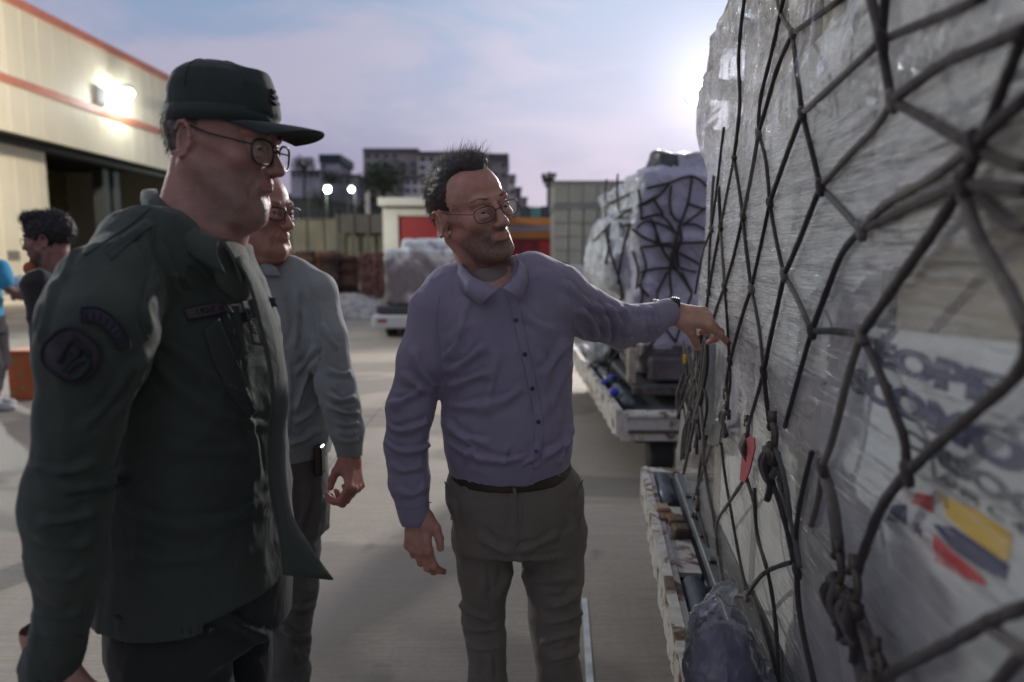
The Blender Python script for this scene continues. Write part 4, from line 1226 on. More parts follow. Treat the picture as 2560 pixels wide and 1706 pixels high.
# wooden bits and rust lumps between rollers
for i, (x, y) in enumerate(((1668, 1290), (1690, 1300), (1655, 1275), (1702, 1330))):
    g0 = G(x, y, .53); mb = MB(); mb.box((g0[0]-.03, g0[1]-.035, .512), (g0[0]+.03, g0[1]+.035, .535+.006*i), bev=.006); mb.build('chock', simple('chock_rust_%d' % i, ((.20, .11, .06), (.13, .07, .04), (.28, .20, .14), (.09, .06, .045))[i], .85, .4, 30, .5, 80), dol)
for s_ in (.2, 2.7):
    for o_ in (.1, 2.0):
        mb = MB(); mb.tube([tuple(PP(s_, o_-.06, .19)), tuple(PP(s_, o_+.06, .19))], .19, 20); wh = mb.build('wheel', M_TYRE, dol, True)
        mb = MB(); mb.tube([tuple(PP(s_, o_-.065, .19)), tuple(PP(s_, o_+.065, .19))], .09, 12); mb.build('rim', M_STEEL, wh)
        prail('fork', s_-.05, s_+.05, o_-.03, o_+.03, .37, .44, M_STEEL, dol)

# ---- knotted plastic bag on the dolly edge
def bag():
    c = W(1800, 1640, 1.26)
    s = Sculpt(c-.26, c+.26, .006)
    top = W(1802, 1500, 1.33)
    s.ell(c+[0.01, .02, -.03], (.085, .085, .12), .02); s.cap(c+[.0, .02, .06], top, .060, .020, .03)
    s.cap(top, top+[.01, 0, .012], .018, .026, .01); s.ell(c+[.05, .0, -.12], (.09, .08, .1), .03)
    v, f = s.mesh(); N = vnormals(v, f)
    P = v.copy(); P[:, 2] *= .8
    v = v+N*((ridged(P*1.0, 11, 4, 4)-.9)*.016)[:, None]
    UVx = np.stack([np.arctan2(v[:, 0]-c[0], v[:, 1]-c[1])*.1, v[:, 2]], -1)
    me = uv_mesh('plastic_bag', v, f, UVx, wrap_mat('bag_film', (0.80, 0.80, 0.84), .20, (3, 3), .5, .7, .07, .02))
    o = empty('plastic_bag', 'knotted clear plastic bag with violet contents on the near dolly edge', 'bag')
    link('film', me, o)
    s2 = Sculpt(c-.26, c+.26, .008)
    s2.ell(c+[0.01, .02, -.05], (.065, .065, .10), .02); s2.ell(c+[.05, .0, -.13], (.07, .06, .08), .03)
    v, f = s2.mesh(); v = v+vnormals(v, f)*(fbm(v, 30, 3, 9)*.006)[:, None]
    sdf_obj('contents', v, f, simple('violet_cloth', (0.11, 0.10, 0.17), .7, .3, 12), o)
bag()

# ---- load 2 : the second netted load on its own dolly
load2 = empty('netted_load', 'second netted load, lilac sheeting under a sagging dark net, behind the pointing arm', 'cargo load')
s2 = Sculpt((.55, 4.7, .5), (3.3, 7.5, 2.75), .028)
def blob(lo, hi, k=.05, r=.12):
    # rounded box
    c = (np.array(lo)+np.array(hi))/2; h = (np.array(hi)-np.array(lo))/2-r
    def fn(X, Y, Z):
        a, b, d = np.abs(X-c[0])-h[0], np.abs(Y-c[1])-h[1], np.abs(Z-c[2])-h[2]
        return np.sqrt(np.maximum(a, 0)**2+np.maximum(b, 0)**2+np.maximum(d, 0)**2)+np.minimum(np.maximum(np.maximum(a, b), d), 0)-r
    s2.put(lo, hi, fn, k)
blob((.90, 5.05, .95), (3.1, 7.2, 2.20), r=.10); blob((1.05, 5.15, 1.9), (3.0, 7.1, 2.36), r=.12); blob((.74, 5.35, 1.2), (1.6, 7.0, 1.95), r=.2); blob((.93, 5.06, .62), (3.0, 7.15, 1.3), r=.08)
v, f = s2.mesh(2)
N = vnormals(v, f); v = v+N*(ridged(v, 2.2, 4, 12)*.05-.04+vnoise(v, 1.6, 3)*.05)[:, None]
uvv = np.stack([v[:, 0]+v[:, 1], v[:, 2]], -1)
me = uv_mesh('wrap', v, f, uvv, None)
def sheet2(name, tint, dk):
    k = NT(name); o = k.coord()
    a = k.noise(o, 2.2, 4, .6, .5)
    k.l(k.ramp(a, [(.35, dk), (.5, tint), (.75, tuple(x*1.25 for x in tint))]), k.b.inputs['Base Color'])
    k.b.inputs['Roughness'].default_value = .22; k.b.inputs['Specular IOR Level'].default_value = .8
    k.l(k.bump(k.noise(o, 9, 5, .65, 1.6), .9, .06), k.b.inputs['Normal']); return k.m
for m in (sheet2('lilac_sheeting', (.54, .51, .62), (.36, .33, .40)), sheet2('clear_sheeting', (.66, .68, .69), (.20, .19, .19)), sheet2('dark_tarp', (.045, .042, .045), (.035, .03, .03)), sheet2('brown_base_wrap', (.17, .145, .13), (.07, .06, .058))): me.materials.append(m)
fc = v[f].mean(1); fn_ = vnormals(v, f)[f].mean(1)
nz0 = fbm(fc, 1.7, 3, 91); mi = np.where(((fn_[:, 0] < -.45) & (nz0 > -.35)) | (nz0 > .38) | (fc[:, 2] > 2.28-.0*fc[:, 0]), 1, 0)
mi = np.where((fc[:, 2] > 2.20) & (fc[:, 0] < 1.25), 2, mi); mi = np.where(fc[:, 2] < .92+.12*nz0, 3, mi)
nz_ = fbm(fc, 2.4, 2, 44); mi = np.where((mi == 0) & (nz_ > .35) & (fc[:, 0] < 1.45), 1, mi)
me.polygons.foreach_set('material_index', mi.astype(np.int32)); link('wrap', me, load2)
bvh2 = BVHTree.FromPolygons([tuple(q_) for q_ in v], [tuple(q_) for q_ in f])
N2 = [[(280,185),(275,290),(295,440)],[(225,210),(215,370),(240,500),(220,620)],[(230,330),(390,260),(530,230),(650,190),(745,290)],[(220,450),(330,360),(460,310),(530,230)],[(290,370),(380,340),(470,290)],[(300,440),(430,390),(500,385),(560,470)],[(380,260),(390,340),(395,400)],[(450,300),(500,380)],[(640,190),(620,330),(580,430),(560,520)],[(540,240),(530,320),(545,390),(600,430)],[(600,430),(730,330)],[(600,430),(660,430),(740,480)],[(560,520),(720,515)],[(560,560),(640,600),(700,640)],[(370,450),(420,410),(520,440),(570,480)],[(440,400),(470,470),(500,560),(560,640),(640,760)],[(350,450),(400,490),(480,520),(540,520)],[(340,430),(300,560),(280,720)],[(390,540),(420,640),(390,700),(400,770)],[(390,540),(480,530),(560,540)],[(560,520),(530,640),(540,760)],[(570,640),(480,640),(390,660)],[(380,720),(430,780)],[(520,660),(470,760)],[(580,640),(660,660)],[(590,660),(640,760)],[(220,460),(240,560),(290,700),(300,780)],[(350,560),(380,650),(370,740)],[(460,430),(470,520)],[(620,330),(745,370)],[(165,510),(220,450)],[(400,770),(380,900),(360,1010),(330,1100)],[(540,760),(520,880),(450,1000),(380,1080)],[(300,780),(260,900),(280,1010),(330,1100)],[(640,760),(590,900),(560,1000)],[(470,760),(480,880),(560,1000)],[(250,900),(170,1040),(200,1120),(290,1200)],[(330,1000),(250,1080),(230,1160)],[(280,1010),(340,1030),(380,1080),(440,1160)],[(585,440),(560,500),(548,590),(560,650)],[(575,430),(590,500),(565,560),(575,640)]]
for i, l_ in enumerate(N2):
    P = smooth_path([(1400+x/1.936, 340+y/1.936, 0) for x, y in l_], 4); out = []
    for p in P:
        h = bvh2.ray_cast(Vector((0, 0, CAMZ)), Vector(ray(p[0], p[1])).normalized())
        out.append(None if h[0] is None or h[0].y > 7.3 else np.array(h[0])-ray(p[0], p[1])*.03)
    good = [(j, o) for j, o in enumerate(out) if o is not None]
    if not good: continue
    A = np.array([o if o is not None else W(P[j][0], P[j][1], min(good, key=lambda g_: abs(g_[0]-j))[1][1]) for j, o in enumerate(out)])
    for _ in range(2): A[1:-1] = (A[:-2]+A[1:-1]*2+A[2:])/4
    mb = MB(); mb.tube([tuple(a) for a in A], .0125 if i > 38 else .010, 6); mb.build('net_cord', M_CORD, load2, True)
mb = MB(); mb.box((1.02, 5.0, .62), (1.32, 5.12, .80), bev=.02); mb.build('crate', simple('dark_crate', (.11, .095, .095), .7, .4, 6), load2)
mb = MB(); mb.box((.86, 5.0, .60), (.92, 5.07, .86), bev=.01); mb.build('corner_post', simple('pale_wood', (.33, .28, .22), .8, .3, 14), load2)
d2 = empty('roller_dolly', 'flaking cream dolly under the second netted load, behind the cord bundle', 'dolly')
def wbox(name, lo, hi, mat, parent, bev=.006):
    mb = MB(); mb.box(lo, hi, bev=bev); return mb.build(name, mat, parent)
wbox('front_channel', (.74, 4.50, .30), (3.2, 4.58, .50), M_PEEL, d2); wbox('front_lip', (.78, 4.46, .47), (3.2, 4.498, .495), M_PEEL, d2); wbox('front_lip', (.78, 4.47, .36), (3.2, 4.498, .38), M_STEEL, d2)
def rb2(seed, x, y0, y1, z0, z1, w, name):
    r_ = np.random.RandomState(seed); n = 60; V = []; F = []
    for i in range(n):
        y = y0+(y1-y0)*i/(n-1); e = r_.uniform(-.012, .012, 3)
        V += [(x+e[0], y, z0+e[1]), (x+w, y, z0), (x+w, y, z1), (x+e[2], y, z1+e[1]*.4)]
    for i in range(n-1):
        for j in range(4): F.append((i*4+j, i*4+(j+1) % 4, (i+1)*4+(j+1) % 4, (i+1)*4+j))
    F += [(0, 3, 2, 1), (n*4-4, n*4-3, n*4-2, n*4-1)]
    link(name, new_mesh(name, V, F, M_PEEL, False), d2)
rb2(3, .70, 4.50, 8.3, .33, .52, .04, 'side_channel')
wbox('deck', (.75, 4.59, .38), (3.2, 8.2, .46), M_RAIL, d2)
for i, y in enumerate((4.75, 5.6, 6.4, 7.3)):
    mb = MB(); mb.tube([(.83, y, .50), (.83, y+.62, .50)], .045, 14); mb.build('roller', M_ROLLER, d2, True)
wbox('pallet_sheet', (.90, 4.95, .56), (3.1, 7.3, .60), M_RAIL, d2); wbox('pallet_rail', (.88, 4.88, .54), (3.1, 4.945, .60), M_STEEL, d2)
for x, y in ((1.05, 4.75), (2.7, 4.75), (1.05, 7.9)):
    mb = MB(); mb.tube([(x-.07, y, .17), (x+.07, y, .17)], .17, 20); mb.build('wheel', M_TYRE, d2, True)
    wbox('fork', (x-.03, y-.05, .35), (x+.03, y+.05, .38), M_STEEL, d2)
wbox('under_frame', (.85, 4.6, .26), (3.1, 4.9, .375), M_DARK, d2)
for i, (x, y) in enumerate(((1512, 948), (1536, 975), (1532, 935))):
    p = G(x, y, .57); o = link('blue_wrapper', None, None) if False else None
    mb = MB(); mb.box((p[0]-.035, p[1]-.04, .53), (p[0]+.035, p[1]+.05, .56+.02*(i == 1)), bev=.012)
    tag(mb.build('blue_wrapper', simple('blue_film_%d' % i, (.03, .03, .36), .4), None, True), ['left small blue wrapper on the cream dolly edge', 'lower blue wrapper on the cream dolly, nearest the front', 'smallest blue wrapper further along the cream dolly'][i], 'wrapper')
bpt = G(1490, 900, .55); sb_ = Sculpt((bpt[0]-.3, bpt[1]-.5, .45), (bpt[0]+.35, bpt[1]+.5, .95), .012)
sb_.ell((bpt[0]+.06, bpt[1], .62), (.15, .28, .12), .03); v, f = sb_.mesh(); v = v+vnormals(v, f)*((ridged(v, 7, 3, 4)-.8)*.03)[:, None]
o = link('plastic_sheet', uv_mesh('plastic_sheet', v, f, v[:, :2], sheet2('crumpled_clear', (.33, .36, .36), (.12, .12, .12))), None); tag(o, 'crumpled clear plastic sheet on the second dolly beside the blue wrappers', 'plastic sheet')

# ---- load 3 : wrapped load on a white dolly, centre distance
l3 = empty('wrapped_load', 'low wrapped load under shiny film on a white dolly behind the lavender shirt', 'cargo load')
c0, c1 = W(958, 765, 13.6), W(1168, 596, 13.6)
s3 = Sculpt((c0[0]-.3, 13.2, c0[2]-.1), (c1[0]+.3, 15.9, c1[2]+.3), .035)
def blob3(lo, hi, r, k=.06):
    c = (np.array(lo)+np.array(hi))/2; h = (np.array(hi)-np.array(lo))/2-r
    def fn(X, Y, Z):
        a, b, d = np.abs(X-c[0])-h[0], np.abs(Y-c[1])-h[1], np.abs(Z-c[2])-h[2]
        return np.sqrt(np.maximum(a, 0)**2+np.maximum(b, 0)**2+np.maximum(d, 0)**2)+np.minimum(np.maximum(np.maximum(a, b), d), 0)-r
    s3.put(lo, hi, fn, k)
blob3((c0[0]+.03, 13.6, c0[2]), (c1[0], 15.6, c1[2]-.22), .06); blob3((c0[0]+.35, 13.75, c1[2]-.4), (c1[0]-.1, 15.4, c1[2]), .10)
v, f = s3.mesh(2); N = vnormals(v, f); v = v+N*((ridged(v*np.array([1.6, 1.6, .6]), 1.7, 4, 2)-.9)*.035)[:, None]
me = uv_mesh('film', v, f, v[:, [0, 2]], None)
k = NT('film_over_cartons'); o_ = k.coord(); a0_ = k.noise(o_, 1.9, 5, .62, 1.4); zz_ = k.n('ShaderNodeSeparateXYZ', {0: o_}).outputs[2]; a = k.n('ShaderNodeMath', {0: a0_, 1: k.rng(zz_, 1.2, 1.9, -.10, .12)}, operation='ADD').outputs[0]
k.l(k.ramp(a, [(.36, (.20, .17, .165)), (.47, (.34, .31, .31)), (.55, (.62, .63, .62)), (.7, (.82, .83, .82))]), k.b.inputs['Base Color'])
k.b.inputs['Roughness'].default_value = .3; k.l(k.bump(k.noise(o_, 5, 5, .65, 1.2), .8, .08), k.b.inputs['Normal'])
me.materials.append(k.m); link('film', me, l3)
d3 = empty('white_dolly', 'white cargo dolly with black wheels and red plate under the low wrapped load', 'dolly')
lo, hi = fbox(930, 789, 1210, 822, 13.4, 2.4); wbox('frame', lo, hi, M_WHITE, d3, .03)
lo, hi = fbox(940, 766, 1210, 786, 13.5, 2.2); wbox('deck', lo, hi, M_WALLD, d3, .02)
lo, hi = fbox(944, 799, 966, 806, 13.36, .03); wbox('red_plate', lo, hi, M_ROLL, d3, .004)
for px in (975, 1130):
    p = W(px, 832, 13.5)
    mb = MB(); mb.tube([(p[0]-.09, 13.75, .2), (p[0]+.09, 13.75, .2)], .2, 16); mb.build('wheel', M_TYRE, d3, True)
    p = W(px, 832, 13.5)
    mb = MB(); mb.tube([(p[0]-.09, 15.3, .2), (p[0]+.09, 15.3, .2)], .2, 16); mb.build('wheel', M_TYRE, d3, True)
# ---- small far clutter between the shirt and the second load
for i, (px, py, w_, h_, Y, m_, nm, cat, lb) in enumerate(((1428, 690, 30, 26, 20, M_WHITE, 'baggage_cart', 'cart', 'small white cart seen just above the outstretched arm'), (1462, 688, 18, 22, 21, M_GREYB, 'baggage_cart', 'cart', 'small grey cart beside the second netted load'), (1400, 672, 16, 16, 26, M_DARK, 'crate', 'crate', 'small dark crate far behind the shoulder of the lavender shirt'))):
    t = empty(nm, lb, cat); lo, hi = fbox(px, py-h_, px+w_, py, Y, .8); wbox('body', (lo[0], lo[1], .25), hi, m_, t, .03)
    if cat == 'cart':
        for xx in (lo[0]+.05, hi[0]-.05):
            mb = MB(); mb.tube([(xx-.03, Y+.2, .14), (xx+.03, Y+.2, .14)], .14, 10); mb.build('wheel', M_TYRE, t)
    else:
        wbox('base', (lo[0], lo[1], 0), (hi[0], hi[1], .24), m_, t, .01)
# ---- orange crate box, far left
t = empty('orange_box', 'bright orange printed box on the ground beside the blue shirt worker', 'box')
bY = G(45, 1000)[1]; lo, hi = fbox(24, 884, 110, 1000, bY, .35); wbox('body', (lo[0], lo[1], 0), hi, simple('orange_card', (.48, .12, .035), .6, .12, 5), t, .01)
wbox('lid', (lo[0]-.01, lo[1]-.01, hi[2]), (hi[0]+.01, hi[1]+.01, hi[2]+.03), simple('orange_lid', (.58, .19, .07), .6), t, .005)
for (x, y) in ((38, 905), (52, 937), (58, 970), (34, 985)):
    a = W(x-6, y+5, bY); b = W(x+7, y-5, bY); wbox('printed_patch', (a[0], bY-.004, a[2]), (b[0], bY-.0005, b[2]), simple('green_print', (.22, .24, .09), .7), t, 0)
# ================================================================ PEOPLE
def skin_mat(name, col, red=(0.30, 0.10, 0.08), stub=(0.10, 0.085, 0.08), stub_amt=0.6):
    k = NT(name)
    v = k.coord()
    f = k.noise(v, 30, 5, .6); f2 = k.noise(v, 9, 3)
    base = k.ramp(f, [(0.3, tuple(x*.74 for x in col)), (0.7, tuple(x*1.16 for x in col))])
    base = k.mix(k.rng(f2, .42, .68, 0, .5), base, red)
    lip = k.n('ShaderNodeAttribute', attribute_name='lip').outputs['Fac']
    brd = k.n('ShaderNodeAttribute', attribute_name='beard').outputs['Fac']
    sp = k.noise(v, 420, 2, .7)
    bb = k.n('ShaderNodeMath', {0: brd, 1: k.rng(sp, .35, .65, .35*stub_amt, 1.0*stub_amt)}, operation='MULTIPLY', use_clamp=True).outputs[0]
    base = k.mix(bb, base, stub)
    base = k.mix(lip, base, tuple(x for x in red))
    k.l(base, k.b.inputs['Base Color'])
    k.l(k.rng(f, .3, .7, .42, .58), k.b.inputs['Roughness'])
    k.b.inputs['Subsurface Weight'].default_value = 0.10
    k.b.inputs['Subsurface Radius'].default_value = (1.0, .35, .2); k.b.inputs['Subsurface Scale'].default_value = 0.008
    b1 = k.bump(k.noise(v, 260, 3, .7), .5, .0014); b2 = k.bump(k.noise(k.coord(scale=(1, 1, 1.7)), 60, 4, .65, .6), .5, .003, b1)
    k.l(b2, k.b.inputs['Normal'])
    return k.m
M_EYEW = simple('eye_white', (.50, .47, .45), .25); M_IRIS = simple('iris_brown', (.035, .02, .014), .15)
def lens_mat():
    k = NT('spectacle_lens'); tr = k.n('ShaderNodeBsdfTransparent', {'Color': (.985, .99, .99, 1)})
    gl = k.n('ShaderNodeBsdfGlossy', {'Color': (1, 1, 1, 1), 'Roughness': .02})
    fr = k.n('ShaderNodeLayerWeight', {'Blend': .5}); fp_ = k.n('ShaderNodeMath', {0: fr.outputs['Facing'], 1: 3.0}, operation='POWER'); f3 = k.n('ShaderNodeMath', {0: fp_.outputs[0], 1: 0.30, 2: 0.045}, operation='MULTIPLY_ADD'); mx = k.n('ShaderNodeMixShader', {0: f3.outputs[0]})
    k.l(tr.outputs[0], mx.inputs[1]); k.l(gl.outputs[0], mx.inputs[2]); k.l(mx.outputs[0], k.out.inputs[0]); return k.m
M_LENS = lens_mat()
M_FRAME = simple('black_acetate', (.014, .013, .014), .25); M_WIRE = simple('dark_wire', (.06, .05, .05), .3, metal=.8)

def frame(az, pitch=0.0, roll=0.0, view=None):
    """columns = local right(x), forward(y), up(z) in world; az clockwise from +Y, pitch down positive, roll about the view line"""
    a = math.radians(az); F = Vector((math.sin(a), math.cos(a), 0)); U = Vector((0, 0, 1)); R = F.cross(U)
    Rm = Matrix.Rotation(-math.radians(pitch), 3, R); F = Rm @ F; U = Rm @ U
    if roll:
        ax = Vector(tuple(view)) if view is not None else Vector((0, 1, 0)); ax.normalize()
        Rm = Matrix.Rotation(-math.radians(roll), 3, ax); F = Rm @ F; U = Rm @ U; R = Rm @ R
    return np.array([R, F, U]).T
def local(P, M, o, s=1.0): return ((np.array(P)-np.array(o)) @ M)/s
def place(V, M, o, s=1.0): return np.asarray(V)*s @ M.T + np.array(o)

def head_sculpt(p, res=.0022):
    g = p.get
    s = Sculpt((-.10, -.125, -.215), (.10, .145, .145), res) if 'box' not in p else Sculpt(*p['box'], res)
    s.ell((0, -.012, .045), (.075, .096, .083), .02)
    s.ell((0, .035, .045), (.062, .057, .062), .02)
    s.ell((0, .032, -.02), (.059+g('cheek', 0), .056, .068), .02)
    jw = g('jaw', 0)
    s.ell((0, .040, -.068), (.046+jw, .046, .042), .02)
    s.ell((0, .080, -.094), (.022, .016, .018), .018)
    for q in (-1, 1):
        s.cap((q*(.056+jw), .004, -.030), (q*(.030+jw), .066, -.088), .017+jw*.4, .015, .022)
        s.ell((q*.043, .066, -.014), (.021, .018, .016), .016)
        s.cap((q*.066, .0, .01), (q*.046, .072, -.004), .012, .010, .016)       # zygomatic arch
    s.cap((-.036, .0865, .031), (.036, .0865, .031), .0105, k=.012)              # brow
    for q in (-1, 1):
        s.cap((q*.018, .091, .028), (q*.046, .080, .030), .0075, .006, .008)
        s.ell((q*.0325, .101, .008), (.018, .013, .0125), .010, 'sub')
    # nose
    nl = g('nose', 0)
    s.cap((0, .090, .026), (0, .1115+nl, -.020), .0072, .0105, .008)
    s.ell((0, .113+nl, -.026), (.0125, .0125, .0105), .007)
    for q in (-1, 1):
        s.ell((q*.0125, .103, -.029), (.0080, .0110, .0078), .005)
        s.ell((q*.0068, .1085, -.0365), (.0036, .0055, .004), .003, 'sub')
    # muzzle and lips
    s.ell((0, .082, -.052), (.030, .020, .022), .012)
    L = g('lipw', .024)
    for q in (-1, 1):
        s.cap((0, .1015, -.0480), (q*L, .0890, -.0578), .0048, .0020, .004)
        s.cap((0, .1000, -.0590), (q*L*.9, .0885, -.0600), .0058, .0024, .004)
        s.ell((q*(L+.003), .091, -.0615), (.003, .005, .005), .005, 'sub')
        s.cap((q*.019, .098, -.034), (q*.033, .084, -.060), .0020, .0024, .008, 'sub'); s.cap((q*.033, .084, -.060), (q*.030, .080, -.078), .0016, .0020, .008, 'sub')    # smile line
    s.cap((-L, .0955, -.0596), (0, .1085, -.0533), .0014, .0016, .002, 'sub'); s.cap((L, .0955, -.0596), (0, .1085, -.0533), .0014, .0016, .002, 'sub')
    s.cap((0, .110, -.038), (0, .106, -.046), .0024, k=.003, op='sub')
    s.cap((-.014, .095, -.0715), (.014, .095, -.0715), .004, k=.010, op='sub')
    # eyelids round the eyeball
    for q in (-1, 1):
        s.ell((q*.0318, .0835, .0085), (.0150, .0140, .0138), .004)
        s.cap((q*.021, .0955, .0125), (q*.041, .0915, .0125), .0030, k=.004)
        s.ell((q*.0318, .0985, .0070), (.0125, .0085, .0036+g('open', 0)), .0015, 'sub')
        s.cap((q*.022, .094, -.004), (q*.040, .089, -.003), .0042, k=.006)      # bag under the eye
        # ear
        s.ell((q*.0775, -.012, .002), (.0085, .020, .031), .006)
        s.ell((q*.0850, -.010, .005), (.0070, .0125, .021), .004, 'sub')
        e = [(q*.0865, -.014+math.cos(a)*.0175, .003+math.sin(a)*.0285) for a in np.linspace(-2.2, 2.6, 9)]
        s.chain([tuple(x) for x in e], [.0030]*9, .004)
        s.ell((q*.079, -.002, -.026), (.005, .007, .008), .005); s.ell((q*.081, .002, .0), (.004, .005, .006), .004)
    # neck
    nr = g('neck', .056)
    nt = np.array(g('neck_to', (0, -.040, -.20)), float)
    s.cap((0, -.028, -.045), nt, nr, nr+.008, .030)
    s.cap((0, .030, -.085), nt*.8+np.array([0, .02, 0]), .030+jw, .040, .035)
    if g('chin2', 0): s.ell((0, .045, -.112), (.036, .034, .017), .02)
    for q in (-1, 1): s.cap((q*.060, -.020, -.04), nt+np.array([q*.020, .045, 0]), .013, .012, .016)
    return s
def head_attrs(V, top=-.018):
    x, y, z = V[:, 0], V[:, 1], V[:, 2]
    lip = np.exp(-(((np.abs(x))/.022)**4))*np.exp(-((z+.0535)/.0085)**4)*(y > .088)
    b = np.clip((-.022-z-.35*np.clip(.06-y, 0, 1))/.015, 0, 1)*np.clip((y+.0)/.03, 0, 1)*np.clip((z+.135)/.02, 0, 1)
    b = b*(1-np.clip(lip*1.6, 0, 1))
    ck = np.exp(-(((np.abs(x)-.038)/.017)**2+((z+.020)/.017)**2)); b = b*(1-.8*ck)
    return lip*.45, b
def eyeball(parent, M, o, sc, q, look=(0, 1, -.15)):
    c = np.array([q*.0316, .0842, .0080]); r = .0122
    bm = bmesh.new(); bmesh.ops.create_uvsphere(bm, u_segments=20, v_segments=14, radius=r)
    V = np.array([v.co[:] for v in bm.verts]); F = [tuple(v.index for v in f.verts) for f in bm.faces]; bm.free()
    d = np.array(look, float); d /= np.linalg.norm(d)
    me = new_mesh('eye', place(V+c, M, o, sc), F, [M_EYEW, M_IRIS])
    fc_ = np.array([V[list(f)].mean(0) for f in F]); cs = (fc_/np.linalg.norm(fc_, axis=1)[:, None]) @ d
    me.polygons.foreach_set('material_index', (cs > .87).astype(np.int32)); return link('eye', me, parent)
def glasses(parent, M, o, sc, hw=.025, hh=.019, r=.0018, mat=None, yy=.107, zc=.004, tilt=0.0, p=2.7, name='glasses'):
    mat = mat or M_FRAME
    gmb = MB()
    T = lambda P: [tuple(x) for x in place(np.array(P), M, o, sc)]
    lens = []
    for q in (-1, 1):
        ring = []
        for a in np.linspace(0, 2*math.pi, 36, endpoint=False):
            c, s_ = math.cos(a), math.sin(a)
            x = np.sign(c)*abs(c)**(2/p)*hw; z = np.sign(s_)*abs(s_)**(2/p)*hh
            if z < 0: x *= 1-.10*(-z/hh)
            xx = q*(hw+.0095)+x
            ring.append((xx, yy-abs(xx)**2*2.4, zc+z))
        gmb.tube(T(ring), r*sc, 7, closed=True); lens.append(ring)
        xo = q*(2*hw+.0095)
        yo = yy-abs(xo)**2*2.4
        gmb.tube(T([(xo, yo, zc+hh*.45), (xo+q*.004, yo-.006, zc+hh*.5), (q*.0775, .030, zc+.018), (q*.0800, -.002, zc+.027), (q*.0805, -.026, zc+.016)]), r*.85*sc, 6)
    gmb.tube(T([(-.0105, yy-.001, zc+hh*.25), (0, yy+.003, zc+hh*.42), (.0105, yy-.001, zc+hh*.25)]), r*sc, 6)
    go = gmb.build(name, mat, parent, True)
    for ring in lens:
        c = np.mean(ring, 0); V = T([c]+ring); n = len(ring)
        link('lens', new_mesh('lens', V, [(0, i+1, (i+1) % n+1) for i in range(n)], M_LENS, True), go)
    return go
def strands(name, V0, N0, M, o, sc, mat, parent, n, length, comb, seed=0, r=.0007, jit=.5, segs=4, sel=None):
    rs_ = np.random.RandomState(seed)
    idx = np.arange(len(V0)) if sel is None else np.where(sel(V0))[0]
    pick = rs_.choice(idx, n)
    VV = []; FF = []
    tri = np.array([[math.cos(a), math.sin(a)] for a in (0, 2.09, 4.19)])
    for i in pick:
        p = V0[i]+rs_.normal(size=3)*.0012; d = N0[i]*.30+comb(p)+rs_.normal(size=3)*jit*.5; d /= np.linalg.norm(d)
        L = length(p)*rs_.uniform(.6, 1.25); b = rs_.normal(size=3)*.25+comb(p)*.5
        t1 = np.cross(d, [0.3, 0.2, .93]); t1 /= np.linalg.norm(t1)+1e-9; t2 = np.cross(d, t1)
        n0 = len(VV)
        for k_ in range(segs+1):
            t = k_/segs; c = p+d*L*t+b*L*.5*t*t+np.array([0, 0, -.25*L*t*t])
            rr = r*(1-.8*t)
            for u_, w_ in tri: VV.append(c+t1*u_*rr+t2*w_*rr)
        for k_ in range(segs):
            for j in range(3): FF.append((n0+k_*3+j, n0+k_*3+(j+1) % 3, n0+(k_+1)*3+(j+1) % 3, n0+(k_+1)*3+j))
    o_ = link(name, new_mesh(name, place(np.array(VV), M, o, sc), np.array(FF), mat, True), parent); o_['kind'] = 'stuff'; return o_

# hands ----------------------------------------------------------------------
def hand_sculpt(curl, spread=(0, 0, 0, 0), thumb=None, mirror=1, res=.0020, fwd=.0):
    """wrist at the origin, fingers along +y, back of the hand +z, thumb on the -x side (times mirror)"""
    s = Sculpt((-.085, -.065, -.125), (.085, .215, .055), res)
    m = mirror
    xs_ = [-.030, -.0095, .0105, .0290]; ln = [(.044, .026, .021), (.049, .029, .022), (.045, .027, .021), (.035, .021, .019)]
    ky = [.094, .099, .094, .085]; kr = [.0103, .0103, .0096, .0084]
    s.cap((0, -.055, 0), (0, .006, 0), .0265, .024, .01)
    s.cap((-.008, .0, .0), (-.006, .02, .0), .023, .022, .015)
    for i in range(4):
        s.cap((xs_[i]*.55*m, .012, .0), (xs_[i]*m, ky[i], .001), .0155, .0118, .012)
        s.ell((xs_[i]*m, ky[i], .0055), (.0088, .0095, .0065), .006)
    s.ell((-.020*m, .035, -.010), (.017, .030, .015), .014); s.ell((.022*m, .035, -.008), (.014, .032, .014), .012)
    tips = []
    for i in range(4):
        p = np.array([xs_[i]*m, ky[i], 0.0]); a = math.radians(spread[i])*m; ang = 0.0
        fw_ = np.array([math.sin(a), math.cos(a), 0])
        for j in range(3):
            ang += math.radians(curl[i][j])
            d = fw_*math.cos(ang)+np.array([0, 0, -math.sin(ang)])
            e = p+d*ln[i][j]
            r0 = kr[i]*(1-.08*j); r1 = kr[i]*(1-.08*(j+1))
            s.cap(p, e, r0, r1, .004 if j else .008)
            up_ = fw_*math.sin(ang)+np.array([0, 0, math.cos(ang)])
            if j < 2: s.ell(e+up_*.001, (r1*1.06, r1*1.06, r1*1.04), .004)
            p = e
        tips.append((p, d, up_, r1))
    th = thumb or [(-.024, .016, -.010), (-.044, .044, -.020), (-.052, .070, -.026), (-.054, .093, -.028)]
    th = [np.array((x*m, y, z)) for x, y, z in th]
    s.cap(th[0], th[1], .0175, .0128, .012); s.cap(th[1], th[2], .0122, .0106, .005); s.cap(th[2], th[3], .0108, .0088, .004)
    v, f = s.mesh(2)
    nails = [(p+u_*r*.55+d*r*.1, d, u_, r) for p, d, u_, r in tips]
    return v, f, nails
